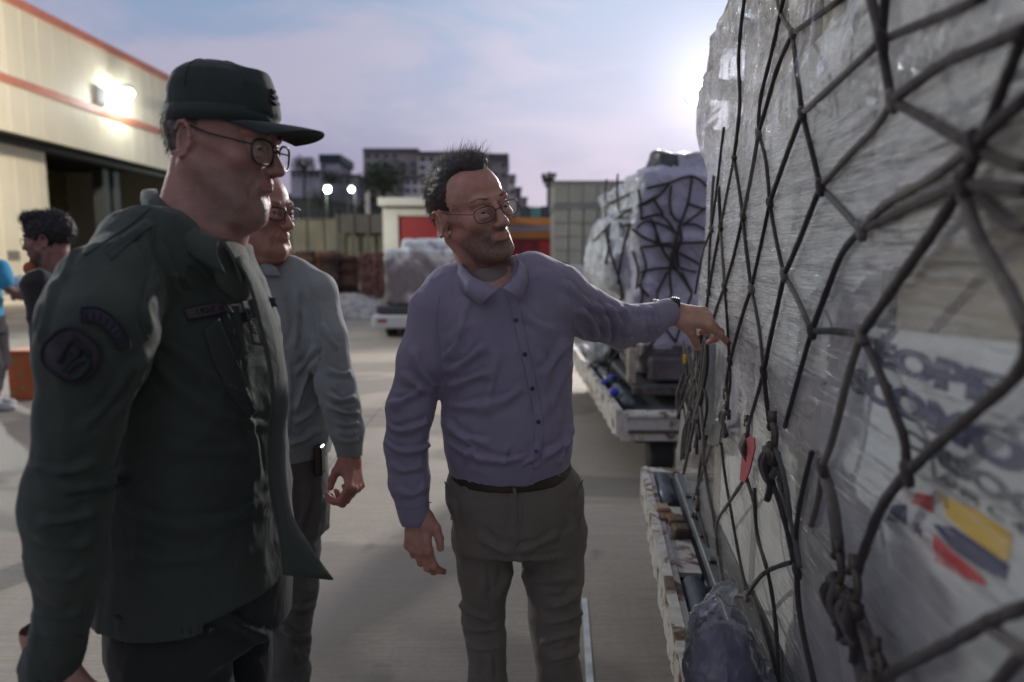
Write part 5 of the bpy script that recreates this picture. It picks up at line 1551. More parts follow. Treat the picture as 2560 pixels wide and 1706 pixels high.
def add_nails(nails, M, o, sc, parent, mat):
    for p, d, u_, r in nails:
        sd_ = np.cross(d, u_); V = []
        for a in (-1, -.5, 0, .5, 1):
            for b in (-1, 0, 1):
                V.append(p+sd_*a*r*.62+d*b*r*.62+u_*(r*.42*math.sqrt(max(0, 1-a*a*.55))-abs(b)*.0004))
        F = [(i*3+j, i*3+j+1, (i+1)*3+j+1, (i+1)*3+j) for i in range(4) for j in range(2)]
        link('fingernail', new_mesh('fingernail', place(V, M, o, sc), F, mat, True), parent)
def axes_frame(y, zhint):
    y = np.array(y, float); y /= np.linalg.norm(y); z = np.array(zhint, float); z -= y*(z@y); z /= np.linalg.norm(z)
    x = np.cross(y, z); return np.array([x, y, z]).T
def join_meshes(lst):
    V = []; F = []; A = {}; n = 0
    for v, f, at in lst:
        V.append(v); F.append(f+n); n += len(v)
        for k_ in ('lip', 'beard'): A.setdefault(k_, []).append(at.get(k_, np.zeros(len(v))) if at else np.zeros(len(v)))
    return np.concatenate(V), np.concatenate(F), {k_: np.concatenate(a) for k_, a in A.items()}
def bvh_of(v, f): return BVHTree.FromPolygons([tuple(x) for x in v], [tuple(int(i) for i in x) for x in f])
def cast(bvh, px, py, lift, Y=1.5):
    r = Vector(ray(px, py)).normalized(); h = bvh.ray_cast(Vector((0, 0, CAMZ)), r)
    if h[0] is None: return W(px, py, Y)
    n = h[1] if h[1].dot(r) < 0 else -h[1]
    return np.array(h[0]+n*lift*.6-r*lift*.4)
def steady(V, P, tol=.035):
    d = np.array([v[1] for v in V]); md = np.median(d); out = np.abs(d-md) > tol+.5*np.percentile(np.abs(d-md), 50)
    for i in np.where(out)[0]: V[i] = W(P[i][0], P[i][1], md+np.clip(d[i]-md, -tol, tol))
    return V
def patch(name, bvh, rows, lift, mat, parent, thick=.0015, sub=4, Y=1.5):
    """a cloth or plate piece laid on a body surface; rows of picture points"""
    R = [smooth_path([(x, y, 0) for x, y in r], sub) for r in rows]; C = np.array(R)
    A = np.array([smooth_path(list(C[:, j]), sub) for j in range(C.shape[1])]).transpose(1, 0, 2)
    m, n = A.shape[:2]
    V = np.array([cast(bvh, q_[0], q_[1], lift, Y) for q_ in A.reshape(-1, 3)])
    V = steady(V, A.reshape(-1, 3))
    F = np.array([(i*n+j, i*n+j+1, (i+1)*n+j+1, (i+1)*n+j) for i in range(m-1) for j in range(n-1)])
    o = link(name, new_mesh(name, V, F, mat, True), parent)
    md = o.modifiers.new('thick', 'SOLIDIFY'); md.thickness = thick; md.offset = 0
    return o
def seam(name, bvh, pts, lift, r, mat, parent, Y=1.5):
    P = smooth_path([(x, y, 0) for x, y in pts], 5); A = [tuple(v_) for v_ in steady(np.array([cast(bvh, p[0], p[1], lift, Y) for p in P]), P, .06)]
    mb = MB(); mb.tube(A, r, 5); return mb.build(name, mat, parent, True)
def shoe(c, az, mat, parent, L=.29):
    s = Sculpt((-.09, -.12, -.01), (.09, .24, .16), .005)
    s.cap((0, -.02, .05), (0, .02, .13), .045, .045, .02); s.cap((0, -.03, .045), (0, .15, .035), .042, .040, .03); s.ell((0, .14, .035), (.05, .07, .033), .02)
    s.ell((0, 0, -.06), (.4, .4, .062), .004, 'sub')
    v, f = s.mesh(1); a = math.radians(az); M = np.array([[math.cos(a), math.sin(a), 0], [-math.sin(a), math.cos(a), 0], [0, 0, 1]])
    return sdf_obj('shoe', place(v, M, (c[0], c[1], 0.0)), f, mat, parent)
M_SHOE = simple('black_leather', (.018, .017, .016), .4); M_SHOEG = simple('pale_trainer', (.40, .39, .38), .7)
def eyebrows(parent, M, o, sc, mat, n=130, dens=1.0, seed=2):
    for q in (-1, 1):
        P = np.array([(q*(.013+.034*t), .0985-.016*t*t+.0, .0305+.005*math.sin(t*2.4)) for t in np.linspace(0, 1, 60)]); N = np.tile([0, .6, .3], (len(P), 1))
        def comb(p): return np.array([np.sign(p[0])*1.2, 0, .15])
        strands('eyebrow', P, N, M, o, sc, mat, parent, n//2, lambda p: .0085, comb, seed, .0005, .35, 3)['kind'] = 'stuff'
M_HAIRB = simple('hair_brown', (.040, .030, .026), .5, .35, 60); M_HAIRG = simple('hair_greying', (.095, .078, .070), .45, .6, 90); M_HAIRM = simple('hair_mixed', (.085, .068, .060), .5, .8, 140); M_HAIRK = simple('hair_black', (.012, .010, .010), .5, .3, 60)

# ============================================================ the man in the lavender shirt
def lavender_man():
    Y0 = 1.65
    root = empty('person', 'man in lavender shirt and khaki trousers, wire glasses, reaching out to touch the net', 'person', (W(1280, 900, Y0)[0], Y0, 0)); root.location = (0, 0, 0)
    skin = skin_mat('skin_fair', (.58, .32, .235), (.50, .16, .12), (.075, .062, .058), .95)
    hx = W(1179, 541, 1.66)
    view = hx-np.array([0, 0, CAMZ])
    M = frame(142, 8, 19, view)
    s = head_sculpt({'neck_to': local(W(1226, 720, 1.70), M, hx, 1.03), 'box': ((-.12, -.14, -.24), (.12, .15, .145)), 'jaw': -.002, 'neck': .051, 'cheek': -.001, 'chin2': 0, 'long': 1}, .0022)
    v, f = s.mesh(1); lip, brd = head_attrs(v)
    sc = 1.03
    parts = [(place(v, M, hx, sc), f, {'lip': lip, 'beard': brd})]
    # bust and inner torso, arms (carry the head and the hands under the shirt)
    st_b = Sculpt((-.40, 1.35, .75), (.30, 2.0, 1.60), .008)
    st_b.cap(W(1222, 716, 1.70), W(1235, 800, 1.69), .056, .10, .03); st_b.cap(W(1235, 760, 1.69), W(1270, 1120, 1.69), .105, .11, .03)
    parts.append((*st_b.mesh(1), None))
    # his left hand, pointing at the net
    wr = W(1684, 782, 1.905)
    tipd = W(1815, 838, 1.90)-wr
    Mh = axes_frame(W(1768, 798, 1.90)-wr, np.array([-.05, -.62, .79]))
    hv, hf, nails = hand_sculpt([(27, 9, 5), (36, 62, 30), (44, 74, 44), (50, 76, 44)], (-2, 0, 2, 4), [(-.022, .028, -.012), (-.034, .058, -.032), (-.037, .076, -.056), (-.035, .090, -.080)], -1)
    parts.append((place(hv, Mh, wr, 1.02), hf, None))
    nl = simple('nail', (.36, .24, .20), .3)
    # his right hand, hanging
    wr2 = W(1042, 1278, 1.60)
    Mh2 = axes_frame(W(1046, 1370, 1.585)-wr2, np.array([-.45, -.86, .0]))
    hv2, hf2, nails2 = hand_sculpt([(22, 28, 16), (26, 32, 18), (30, 34, 20), (34, 36, 22)], (-3, 0, 1, 3), [(-.024, .018, -.008), (-.046, .042, -.012), (-.053, .068, -.016), (-.052, .092, -.020)], 1)
    parts.append((place(hv2, Mh2, wr2, .98), hf2, None))
    V, F, A = join_meshes(parts)
    body = sdf_obj('body', V, F, skin, root, A)
    add_nails(nails, Mh, wr, 1.02, body, nl); add_nails(nails2, Mh2, wr2, .98, body, nl)
    for q in (-1, 1): eyeball(body, M, hx, sc, q, (.25, 1, -.5))
    glasses(root, M, hx, sc, .0262, .0165, .0010, M_WIRE, .108, .001, p=3.0)
    eyebrows(root, M, hx, sc, M_HAIRG, 190)
    # hair: receding, tousled
    h = Sculpt((-.10, -.125, -.07), (.10, .12, .15), .0028)
    h.ell((0, -.014, .046), (.0776, .0980, .0850), .01)
    h.ell((-.004, .004, .110), (.056, .064, .026), .028)
    h.ell((0, .118, .034), (.062, .070, .078), .010, 'sub'); h.ell((0, .06, -.075), (.12, .085, .085), .01, 'sub')
    for q in (-1, 1): h.ell((q*.052, .085, .075), (.034, .055, .045), .012, 'sub'); h.ell((q*.085, .0, -.005), (.02, .028, .034), .006, 'sub')
    h.ell((0, -.02, -.11), (.14, .16, .065), .01, 'sub')
    hv_, hf_ = h.mesh(1); N = vnormals(hv_, hf_)
    hv_ = hv_+N*(fbm(hv_*np.array([1, .4, 1]), 70, 3, 5)*.0016+.0002)[:, None]
    ho = sdf_obj('hair', place(hv_, M, hx, sc), hf_, M_HAIRB, root)
    def comb(p):
        t = np.clip((p[2]-.08)/.05, 0, 1)
        return np.array([-.15*np.sign(p[0]), -.9, -.45])*(1-t)+np.array([-.6, -1.0, .38])*t
    def ln(p):
        return .013+.027*np.clip((p[2]-.07)/.05, 0, 1)
    strands('hair_strands', hv_, N, M, hx, sc, M_HAIRM, ho, 9500, ln, comb, 1, .00036, .42)
    strands('hair_strands', hv_, N, M, hx, sc, M_HAIRM, ho, 220, lambda p: .04, lambda p: np.array([-.8, -.3, .7]), 4, .0004, .6, sel=lambda P: (P[:, 2] > .105) & (P[:, 1] > -.04))
    strands('hair_strands', hv_, N, M, hx, sc, M_HAIRM, ho, 1800, lambda p: .018, lambda p: np.array([-.5, .1, .35]) if p[2] > .06 else np.array([0, .25, -.9]), 9, .00042, .5, sel=lambda P: (P[:, 1] > .035) | (P[:, 2] < .03))
    # ---------------- shirt
    s = Sculpt((-.46, 1.36, .88), (.62, 2.08, 1.62), .0052)
    side = math.radians(14)
    zf = lambda y, Y=1.68: W(1280, y, Y)[2]
    lv = [(705, 1128, 1385, .085), (760, 1090, 1432, .110), (850, 1092, 1440, .128), (980, 1100, 1438, .132), (1060, 1100, 1440, .142), (1110, 1102, 1440, .145), (1150, 1112, 1434, .136), (1178, 1122, 1428, .128)]
    zs = [zf(a) for a, *_ in lv]; ce = [W((l+r)/2, a, 1.68) for a, l, r, b in lv]; hw = [(r-l)/2*1.68/FPX*1.00 for a, l, r, b in lv]
    s.loft(zs, [c[0] for c in ce], [c[1] for c in ce], hw, [b for *_, b in lv], side, .02)
    s.chain([W(1205, 712, 1.69), W(1130, 735, 1.68), W(1084, 775, 1.67)], [.060, .060, .060], .04)
    s.chain([W(1250, 705, 1.69), W(1330, 705, 1.68), W(1392, 738, 1.69)], [.060, .066, .074], .04)
    # right sleeve (picture left)
    s.chain([W(1086, 778, 1.66), W(1055, 900, 1.64), W(1024, 1020, 1.63), W(1016, 1110, 1.62)], [.061, .061, .057, .056], .022)
    s.chain([W(1016, 1110, 1.62), W(1023, 1205, 1.61), W(1036, 1292, 1.60)], [.056, .048, .039], .012)
    # left sleeve reaching
    s.chain([W(1394, 742, 1.69), W(1470, 785, 1.76), W(1552, 815, 1.84)], [.076, .065, .060], .022)
    s.chain([W(1552, 815, 1.84), W(1615, 806, 1.87), W(1668, 782, 1.90)], [.060, .053, .041], .014)
    # cuff openings
    s.cap(W(1676, 780, 1.903), W(1705, 772, 1.92), .031, .031, .003, 'sub'); s.cap(W(1037, 1312, 1.60), W(1040, 1345, 1.60), .029, .029, .003, 'sub')
    s.cap(W(1222, 640, 1.64), W(1232, 712, 1.63), .062, .040, .008, 'sub')
    v, f = s.mesh(1)
    N = vnormals(v, f)
    v = v+N*((ridged(v*np.array([1, 1, .8]), 5.5, 3, 7)-.8)*.0042+(ridged(v*np.array([1, 1, .7])+fbm(v, 6, 1, 2)[:, None]*.02, 13, 2, 70)-.8)*.0018+fbm(v, 9, 3, 3)*.0012)[:, None]
    FL = [
     ([(1112, 930), (1160, 905), (1215, 860)], 11, .006), ([(1108, 965), (1165, 950), (1230, 925)], 11, .0065), ([(1105, 900), (1140, 860), (1160, 800)], 10, .005),
     ([(1110, 1010), (1180, 1015), (1260, 1000), (1310, 960)], 13, .005), ([(1432, 850), (1395, 890), (1360, 950)], 11, .006), ([(1436, 900), (1400, 960), (1375, 1030)], 12, .0045),
     ([(1106, 1085), (1160, 1125), (1250, 1150), (1330, 1135)], 10, .008), ([(1104, 1045), (1150, 1085), (1230, 1110)], 11, .006), ([(1436, 1060), (1410, 1110), (1350, 1150)], 10, .006), ([(1350, 1110), (1335, 1145), (1300, 1165)], 8, .006), ([(1210, 1160), (1180, 1120), (1140, 1080)], 8, .005),
     ([(1395, 1165), (1405, 1130), (1420, 1090)], 7, .006), ([(1255, 1168), (1262, 1140), (1270, 1110)], 7, .005), ([(1160, 1165), (1168, 1140), (1172, 1115)], 7, .005),
     ([(968, 1060), (1000, 1075), (1050, 1060), (1070, 1050)], 9, .008), ([(962, 1100), (1000, 1125), (1055, 1120), (1072, 1105)], 8, .008), ([(975, 1150), (1010, 1175), (1060, 1160)], 9, .006), ([(970, 1010), (1010, 1000), (1066, 960)], 11, .006), ([(990, 1220), (1030, 1235), (1068, 1210)], 9, .005), ([(1030, 860), (1060, 930), (1095, 975)], 12, .006), ([(1000, 930), (1040, 960), (1085, 990)], 11, .005),
     ([(1448, 770), (1480, 800), (1500, 850)], 9, .008), ([(1480, 755), (1512, 790), (1525, 860)], 8, .009), ([(1515, 760), (1540, 800), (1545, 862)], 7, .010), ([(1550, 765), (1572, 800), (1575, 850)], 7, .008), ([(1590, 765), (1608, 790), (1612, 845)], 7, .006), ([(1440, 820), (1480, 850), (1530, 875)], 9, .006), ([(1620, 765), (1640, 790), (1645, 830)], 6, .005), ([(1405, 700), (1440, 730), (1470, 760)], 10, .005),
     ([(1180, 740), (1160, 790), (1150, 850)], 13, .004), ([(1290, 760), (1330, 800), (1390, 830)], 13, .004), ([(1250, 870), (1230, 960), (1215, 1060)], 14, .004), ([(1345, 870), (1365, 960), (1362, 1060)], 13, .004)]
    v = folds(v, f, FL)
    k = NT('lavender_cotton'); vv = k.coord(); a = k.noise(vv, 4, 4)
    k.l(k.ramp(a, [(.3, (.235, .205, .29)), (.7, (.295, .26, .345))]), k.b.inputs['Base Color'])
    k.b.inputs['Roughness'].default_value = .8; k.b.inputs['Specular IOR Level'].default_value = .3; k.b.inputs['Sheen Weight'].default_value = .2
    wv = k.noise(vv, 1400, 2); b1 = k.bump(wv, .2, .0005); b2 = k.bump(k.noise(k.coord(scale=(1, 1, .6), rot=(.2, .5, 0)), 22, 4, .55, 1.0), .35, .006, b1); k.l(b2, k.b.inputs['Normal'])
    SH = k.m
    shirt = sdf_obj('shirt', v, f, SH, root)
    bv = bvh_of(v, f)
    # placket, buttons, collar, cuffs
    patch('placket', bv, [[(1262, 716), (1284, 800), (1303, 886), (1322, 972), (1337, 1055), (1334, 1140), (1330, 1172)], [(1288, 712), (1306, 800), (1324, 886), (1343, 972), (1357, 1055), (1352, 1140), (1349, 1170)]], .0018, SH, shirt, .0016, 5)
    bt = simple('button_navy', (.03, .03, .06), .3)
    for (x, y) in ((1286, 801), (1307, 886), (1326, 972), (1341, 1055), (1337, 1129)):
        c = cast(bv, x+4, y, .0045); c2 = cast(bv, x+4, y, .0022)
        mb = MB(); d = (c-c2)/np.linalg.norm(c-c2); mb.tube([tuple(c2-d*.001), tuple(c2+d*.0028)], .0052, 14); mb.build('button', bt, shirt)
    def P(x, y, Y): return W(x, y, Y)
    def collar(nk, lo):
        mid = [(a*.45+b*.55)+np.array([0, -.007, .003]) for a, b in zip(nk, lo)]
        A = [nk, mid, lo]; V = []; nn = len(nk)*6-5
        for r in A:
            r = np.array(r); V += [[np.interp(t, np.arange(len(r)), r[:, c]) for c in range(3)] for t in np.linspace(0, len(r)-1, nn)]
        F = np.array([(i*nn+j, i*nn+j+1, (i+1)*nn+j+1, (i+1)*nn+j) for i in range(2) for j in range(nn-1)])
        o = link('collar', new_mesh('collar', V, F, SH, True), shirt); md = o.modifiers.new('thick', 'SOLIDIFY'); md.thickness = .0024; md.offset = 0
    collar([P(1146, 642, 1.70), P(1158, 668, 1.63), P(1182, 692, 1.58), P(1214, 708, 1.552), P(1252, 722, 1.54)],
           [P(1122, 676, 1.71), P(1136, 704, 1.63), P(1160, 732, 1.575), P(1196, 758, 1.545), P(1204, 762, 1.543)])
    collar([P(1290, 636, 1.67), P(1297, 656, 1.61), P(1293, 680, 1.57), P(1278, 702, 1.55), P(1256, 722, 1.54)],
           [P(1314, 652, 1.68), P(1322, 682, 1.615), P(1318, 712, 1.575), P(1305, 744, 1.548), P(1300, 752, 1.546)])
    for pts, w_ in ((((1642, 738), (1634, 790), (1648, 845)), 1.0), (((994, 1262), (1034, 1272), (1078, 1256)), 1.0)):
        seam('cuff_seam', bv, pts, .001, .0013, SH, shirt)
    seam('yoke_seam', bv, [(1098, 740), (1092, 800), (1098, 880), (1106, 940)], .0006, .0011, SH, shirt); seam('yoke_seam', bv, [(1418, 690), (1428, 750), (1434, 830)], .0006, .0011, SH, shirt)
    # undershirt inside the open collar
    sb2 = Sculpt((-.15, 1.5, 1.35), (.12, 1.85, 1.60), .004); sb2.cap(W(1228, 712, 1.66), W(1244, 790, 1.65), .058, .075, .02); q_, r_ = sb2.mesh(1)
    sdf_obj('undershirt', q_, r_, simple('grey_tee', (.25, .21, .19), .9), root)
    # watch band
    wc = W(1690, 777, 1.912); wd = (W(1768, 798, 1.90)-W(1684, 782, 1.905)); wd /= np.linalg.norm(wd)
    a1 = np.cross(wd, [0, 0, 1.0]); a1 /= np.linalg.norm(a1); a2 = np.cross(a1, wd)
    mb = MB()
    for dd in (-.009, -.003, .003, .009):
        mb.tube([tuple(W(1681, 779, 1.907)+wd*dd+a1*math.cos(t)*.030+a2*math.sin(t)*.036) for t in np.linspace(0, 2*math.pi, 28, endpoint=False)], .0042, 6, closed=True)
    wb = mb.build('watch_band', simple('watch_black', (.014, .013, .014), .45), root, True)
    # ---------------- trousers
    t = Sculpt((-.28, 1.40, .0), (.33, 1.98, 1.06), .0062)
    lv = [(1160, 1126, 1426, .125), (1200, 1106, 1462, .13), (1235, 1102, 1474, .135), (1300, 1124, 1470, .13), (1360, 1130, 1470, .12)]
    zs = [zf(a) for a, *_ in lv]; ce = [W((l+r)/2, a, 1.69) for a, l, r, b in lv]; hw = [(r-l)/2*1.69/FPX for a, l, r, b in lv]
    t.loft(zs, [c[0] for c in ce], [c[1] for c in ce], hw, [b for *_, b in lv], side, .02)
    t.chain([W(1204, 1330, 1.68), W(1212, 1432, 1.67), W(1207, 1540, 1.66), W(1213, 1600, 1.65), W(1220, 1706, 1.66), W(1222, 1900, 1.68), W(1225, 2130, 1.70)], [.076, .068, .054, .050, .051, .049, .046], .02)
    t.chain([W(1392, 1330, 1.69), W(1384, 1432, 1.69), W(1386, 1540, 1.69), W(1390, 1600, 1.68), W(1397, 1706, 1.70), W(1402, 1900, 1.72), W(1405, 2130, 1.74)], [.078, .078, .066, .060, .060, .055, .050], .02)
    v, f = t.mesh(2); N = vnormals(v, f)
    v = v+N*((ridged(v*np.array([1, 1, 1.3]), 6, 3, 17)-.8)*.0042+(ridged(v, 14, 2, 71)-.8)*.0016)[:, None]
    FL = [([(1282, 1385), (1240, 1370), (1190, 1340)], 10, .006), ([(1290, 1380), (1340, 1360), (1400, 1330)], 10, .007), ([(1288, 1400), (1340, 1400), (1420, 1390)], 10, .006), ([(1284, 1420), (1262, 1460), (1240, 1500)], 10, .005),
          ([(1300, 1430), (1350, 1450), (1440, 1440)], 11, .005), ([(1455, 1470), (1420, 1500), (1370, 1520)], 9, .008), ([(1460, 1530), (1420, 1545), (1360, 1560)], 9, .008), ([(1452, 1580), (1410, 1590), (1350, 1610)], 9, .007), ([(1456, 1620), (1420, 1640), (1370, 1650)], 9, .005),
          ([(1150, 1500), (1180, 1530), (1240, 1545)], 9, .008), ([(1158, 1560), (1200, 1575), (1252, 1560)], 8, .009), ([(1165, 1600), (1200, 1620), (1255, 1610)], 9, .006), ([(1120, 1240), (1140, 1290), (1150, 1350)], 10, .005), ([(1460, 1240), (1440, 1290), (1430, 1350)], 10, .005), ([(1284, 1200), (1290, 1260), (1288, 1340)], 7, .005), ([(1210, 1400), (1214, 1500)], 9, .004), ([(1225, 1640), (1230, 1700)], 9, .004)]
    v = folds(v, f, FL)
    KH = fabric('khaki_twill', (.175, .150, .122), (.21, .18, .15), 1300, .85, .3, .1)
    tr = sdf_obj('trousers', v, f, KH, root); tb = bvh_of(v, f)
    seam('pocket_edge', tb, [(1112, 1205), (1128, 1250), (1128, 1300)], .001, .0016, KH, tr); seam('pocket_edge', tb, [(1458, 1200), (1440, 1240), (1440, 1296)], .001, .0016, KH, tr)
    seam('fly_seam', tb, [(1296, 1195), (1306, 1260), (1300, 1330), (1286, 1385)], .001, .0013, KH, tr)
    # belt
    bl = Sculpt((-.25, 1.45, .95), (.28, 1.95, 1.12), .004)
    zb = zf(1176); cc = W(1276, 1176, 1.69)
    bl.loft([zb-.016, zb+.016], [cc[0]]*2, [cc[1]]*2, [.1565]*2, [.136]*2, side, .004); q_, r_ = bl.mesh(1)
    bo = sdf_obj('belt', q_, r_, simple('brown_belt', (.045, .03, .022), .45), root)
    bb = bvh_of(q_, r_); patch('buckle', bb, [[(1298, 1168), (1322, 1166)], [(1299, 1184), (1323, 1182)]], .003, simple('buckle_metal', (.25, .22, .2), .3, metal=.9), bo, .003, 2)
    for x in (1180, 1250, 1390): patch('belt_loop', tb if False else bb, [[(x, 1162), (x+9, 1161)], [(x+1, 1190), (x+10, 1189)]], .003, KH, tr, .002, 2)
    for (x, yy) in ((1225, 1.70), (1405, 1.74)):
        c = W(x, 2130, yy); shoe((c[0], c[1]-.02), 165, M_SHOE, root)
lavender_man()
# ============================================================ the officer in the green cap
def officer():
    Yc = 1.25
    root = empty('person', 'man in dark green uniform jacket, cap and black glasses, standing nearest on the left', 'person')
    skin = skin_mat('skin_ruddy', (.41, .235, .18), (.40, .12, .09), (.11, .09, .08), .6)
    hx = W(546, 374, Yc); sc = 1.02
    M = frame(99, 7, 0)
    nt = W(510, 578, Yc)
    s = head_sculpt({'neck_to': local(nt, M, hx, sc), 'box': ((-.115, -.15, -.25), (.115, .15, .145)), 'jaw': .008, 'neck': .066, 'cheek': .004, 'chin2': 1, 'nose': .001}, .0022)
    s.ell((0, .052, -.112), (.040, .040, .020), .02)
    v, f = s.mesh(1); lip, brd = head_attrs(v)
    bk = (v[:, 1] < 0) & (v[:, 2] > -.06); v[:, 1] = np.where(v[:, 1] < 0, v[:, 1]*(1-.20*np.clip((v[:, 2]+.10)/.06, 0, 1)), v[:, 1])
    parts = [(place(v, M, hx, sc), f, {'lip': lip, 'beard': brd*.8})]
    b = Sculpt((-.95, .85, .8), (-.2, 1.6, 1.65), .009)
    b.cap(nt, W(490, 680, Yc), .058, .07, .03); b.cap(W(490, 720, Yc), W(500, 1300, Yc), .08, .10, .03); parts.append((*b.mesh(1), None))
    # near hand below the cuff
    wr = W(122, 1668, .99); Mh = axes_frame(np.array([.10, .02, -1.0]), np.array([-.35, -.93, 0.0]))
    hv, hf, nails = hand_sculpt([(18, 26, 14), (22, 30, 16), (26, 32, 18), (30, 34, 20)], (-2, 0, 1, 3), None, 1)
    parts.append((place(hv, Mh, wr, 1.08), hf, None))
    wr2 = wr+np.array([.02, .60, 0]); Mh2 = axes_frame(np.array([.12, 0, -1.0]), np.array([.3, .93, 0.0]))
    hv2, hf2, n2 = hand_sculpt([(18, 26, 14), (22, 30, 16), (26, 32, 18), (30, 34, 20)], (-2, 0, 1, 3), None, -1)
    parts.append((place(hv2, Mh2, wr2, 1.08), hf2, None))
    V, F, A = join_meshes(parts); body = sdf_obj('body', V, F, skin, root, A)
    add_nails(nails, Mh, wr, 1.08, body, simple('nail_b', (.36, .24, .20), .3))
    for q in (-1, 1): eyeball(body, M, hx, sc, q, (.0, 1, -.45))
    glasses(root, M, hx, sc, .0272, .0205, .0020, M_FRAME, .109, -.001, p=2.9)
    eyebrows(root, M, hx, sc, M_HAIRG, 200)
    h = Sculpt((-.10, -.13, -.09), (.10, .06, .10), .003)
    h.ell((0, -.016, .035), (.0775, .0975, .088), .01); h.ell((0, .075, .0), (.12, .085, .14), .01, 'sub')
    for q in (-1, 1): h.ell((q*.085, -.005, -.012), (.02, .026, .040), .006, 'sub')
    h.ell((0, .03, -.12), (.14, .14, .07), .01, 'sub')
    q_, f_ = h.mesh(1); q_[:, 1] = np.where(q_[:, 1] < 0, q_[:, 1]*.81, q_[:, 1]); N = vnormals(q_, f_); ho = sdf_obj('hair', place(q_, M, hx, sc), f_, M_HAIRG, root)
    strands('hair_strands', q_, N, M, hx, sc, M_HAIRG, ho, 2200, lambda p: .008, lambda p: np.array([0, -.3, -1.0]), 6, .0005, .3)
    # ---- cap
    UG = fabric('uniform_ripstop', (.043, .053, .043), (.058, .069, .055), 1500, .8, .3, .15)
    UGC = fabric('cap_ripstop', (.026, .036, .031), (.035, .046, .040), 1500, .8, .25, .12)
    c = Sculpt((-.11, -.135, .0), (.11, .125, .165), .0028)
    zz = [.022, .030, .056, .084, .104, .118, .125]
    c.loft(zz, [0]*7, [.004, .004, .005, .003, .001, -.003, -.005], [.0805, .0815, .082, .079, .071, .054, .030], [.0905, .091, .0905, .087, .077, .058, .033], 0, .004, p=2.2)
    c.loft([.046, .112], [0, 0], [.060, .050], [.050, .040], [.036, .034], 0, .016, p=2.4)
    c.ell((0, .004, .005), (.0765, .0865, .06), .003, 'sub')
    q_, f_ = c.mesh(2); N = vnormals(q_, f_); q_ = q_+N*(fbm(q_, 22, 3, 2)*.0016)[:, None]
    Mc = frame(99, 2.5, 0)
    co = np.array(hx)+place([[0, .006, .017]], Mc, (0, 0, 0), sc)[0]
    cap_o = sdf_obj('cap', place(q_, Mc, co, sc), f_, UGC, root)
    # band, seams, button
    def ring(z, dz, grow, name, mat, n=64):
        ptsl = []
        for a in np.linspace(0, 2*math.pi, n, endpoint=False):
            cc, ss_ = math.cos(a), math.sin(a)
            ptsl.append((np.sign(cc)*abs(cc)**(2/2.2)*(.0812+grow), np.sign(ss_)*abs(ss_)**(2/2.2)*(.0908+grow)+.004))
        V = []; 
        for (x, y) in ptsl: V += [(x*.985, y*.985, z), (x, y, z), (x, y, z+dz), (x*.985, y*.985, z+dz)]
        Fq = [(i*4+j, ((i+1) % n)*4+j, ((i+1) % n)*4+(j+1) % 4, i*4+(j+1) % 4) for i in range(n) for j in range(4)]
        return link(name, new_mesh(name, place(V, Mc, co, sc), Fq, mat, True), cap_o)
    ring(.019, .027, .0022, 'cap_band', UGC)
    mb = MB(); e = place([[0, -.006, .127]], Mc, co, sc)[0]; mb.tube([tuple(e-[0, 0, .004]), tuple(e+[0, 0, .003])], .006, 12); mb.build('cap_button', UGC, cap_o, True)
    capv = bvh_of(place(q_, Mc, co, sc), f_)
    for a in (0, 60, 120, 180, 240, 300):
        ar = math.radians(a+30); P = []
        for t in np.linspace(.05, 1.35, 14):
            d = np.array([math.sin(ar)*math.sin(t), math.cos(ar)*math.sin(t), math.cos(t)]); o_ = place([[0, -.014, .055]], Mc, co, sc)[0]; dw = place([d], Mc, (0, 0, 0), 1)[0]
            hh_ = capv.ray_cast(Vector(o_+dw*.3), Vector(-dw))
            if hh_[0] is not None: P.append(tuple(np.array(hh_[0])+dw*.0006))
        if len(P) > 3: mb = MB(); mb.tube(P, .0012, 5); mb.build('cap_seam', UGC, cap_o, True)
    # brim: curved stiff sheet
    rows = []
    for k_ in range(6):
        t = k_/5; r = []
        for a in np.linspace(-1.12, 1.12, 11):
            x = math.sin(a)*(.079-.010*t); y0 = .004+math.cos(a)*.0905
            y = y0+t*(.092*max(0, math.cos(a*.98))**.45)
            z = .024-x*x*(.5+3.2*t)-.010*t*t
            r.append((x, y, z))
        rows.append(place(r, Mc, co, sc))
    br = sheet('cap_brim', rows, UGC, cap_o, .0042, 3)
    for k_, (zz_, w_) in enumerate(((.060, .016), (.070, .012), (.079, .007))):
        P_ = []
        for x_ in np.linspace(-w_, w_, 7):
            o_ = place([[x_, .3, zz_]], Mc, co, sc)[0]; dw = place([[0, -1, 0]], Mc, (0, 0, 0), 1)[0]; hh_ = capv.ray_cast(Vector(o_), Vector(dw))
            if hh_[0] is not None: P_.append(tuple(np.array(hh_[0])-dw*.001+np.array([0, 0, .004*abs(x_)/w_])))
        mb = MB(); mb.tube(P_, .003, 6); mb.build('cap_emblem', simple('dark_stitch_%d' % k_, (.035, .026, .03), .8), cap_o, True)
    # ---- jacket
    side = math.radians(78)                       # his right-left axis, seen almost edge on
    s = Sculpt((-1.02, .72, .70), (-.18, 1.66, 1.66), .0058)
    D = 1.27
    zf = lambda y: W(500, y, D)[2]
    #       y   centre px   side half, depth half
    lv = [(620, 490, .12, .070), (680, 478, .165, .098), (760, 480, .185, .122), (870, 487, .195, .137), (1000, 492, .200, .146), (1140, 494, .200, .150), (1280, 496, .205, .152), (1400, 502, .210, .160), (1462, 508, .212, .166)]
    zs = [zf(a) for a, *_ in lv]; ce = [W(x, a, D) for a, x, *_ in lv]
    s.loft(zs, [c[0] for c in ce], [c[1] for c in ce], [a for *_, a, b in lv], [b for *_, b in lv], side, .03, p=2.2)
    ns = W(452, 566, 1.22)
    s.chain([W(470, 622, 1.25), W(376, 640, 1.15), W(274, 716, 1.05)], [.075, .074, .066], .035)
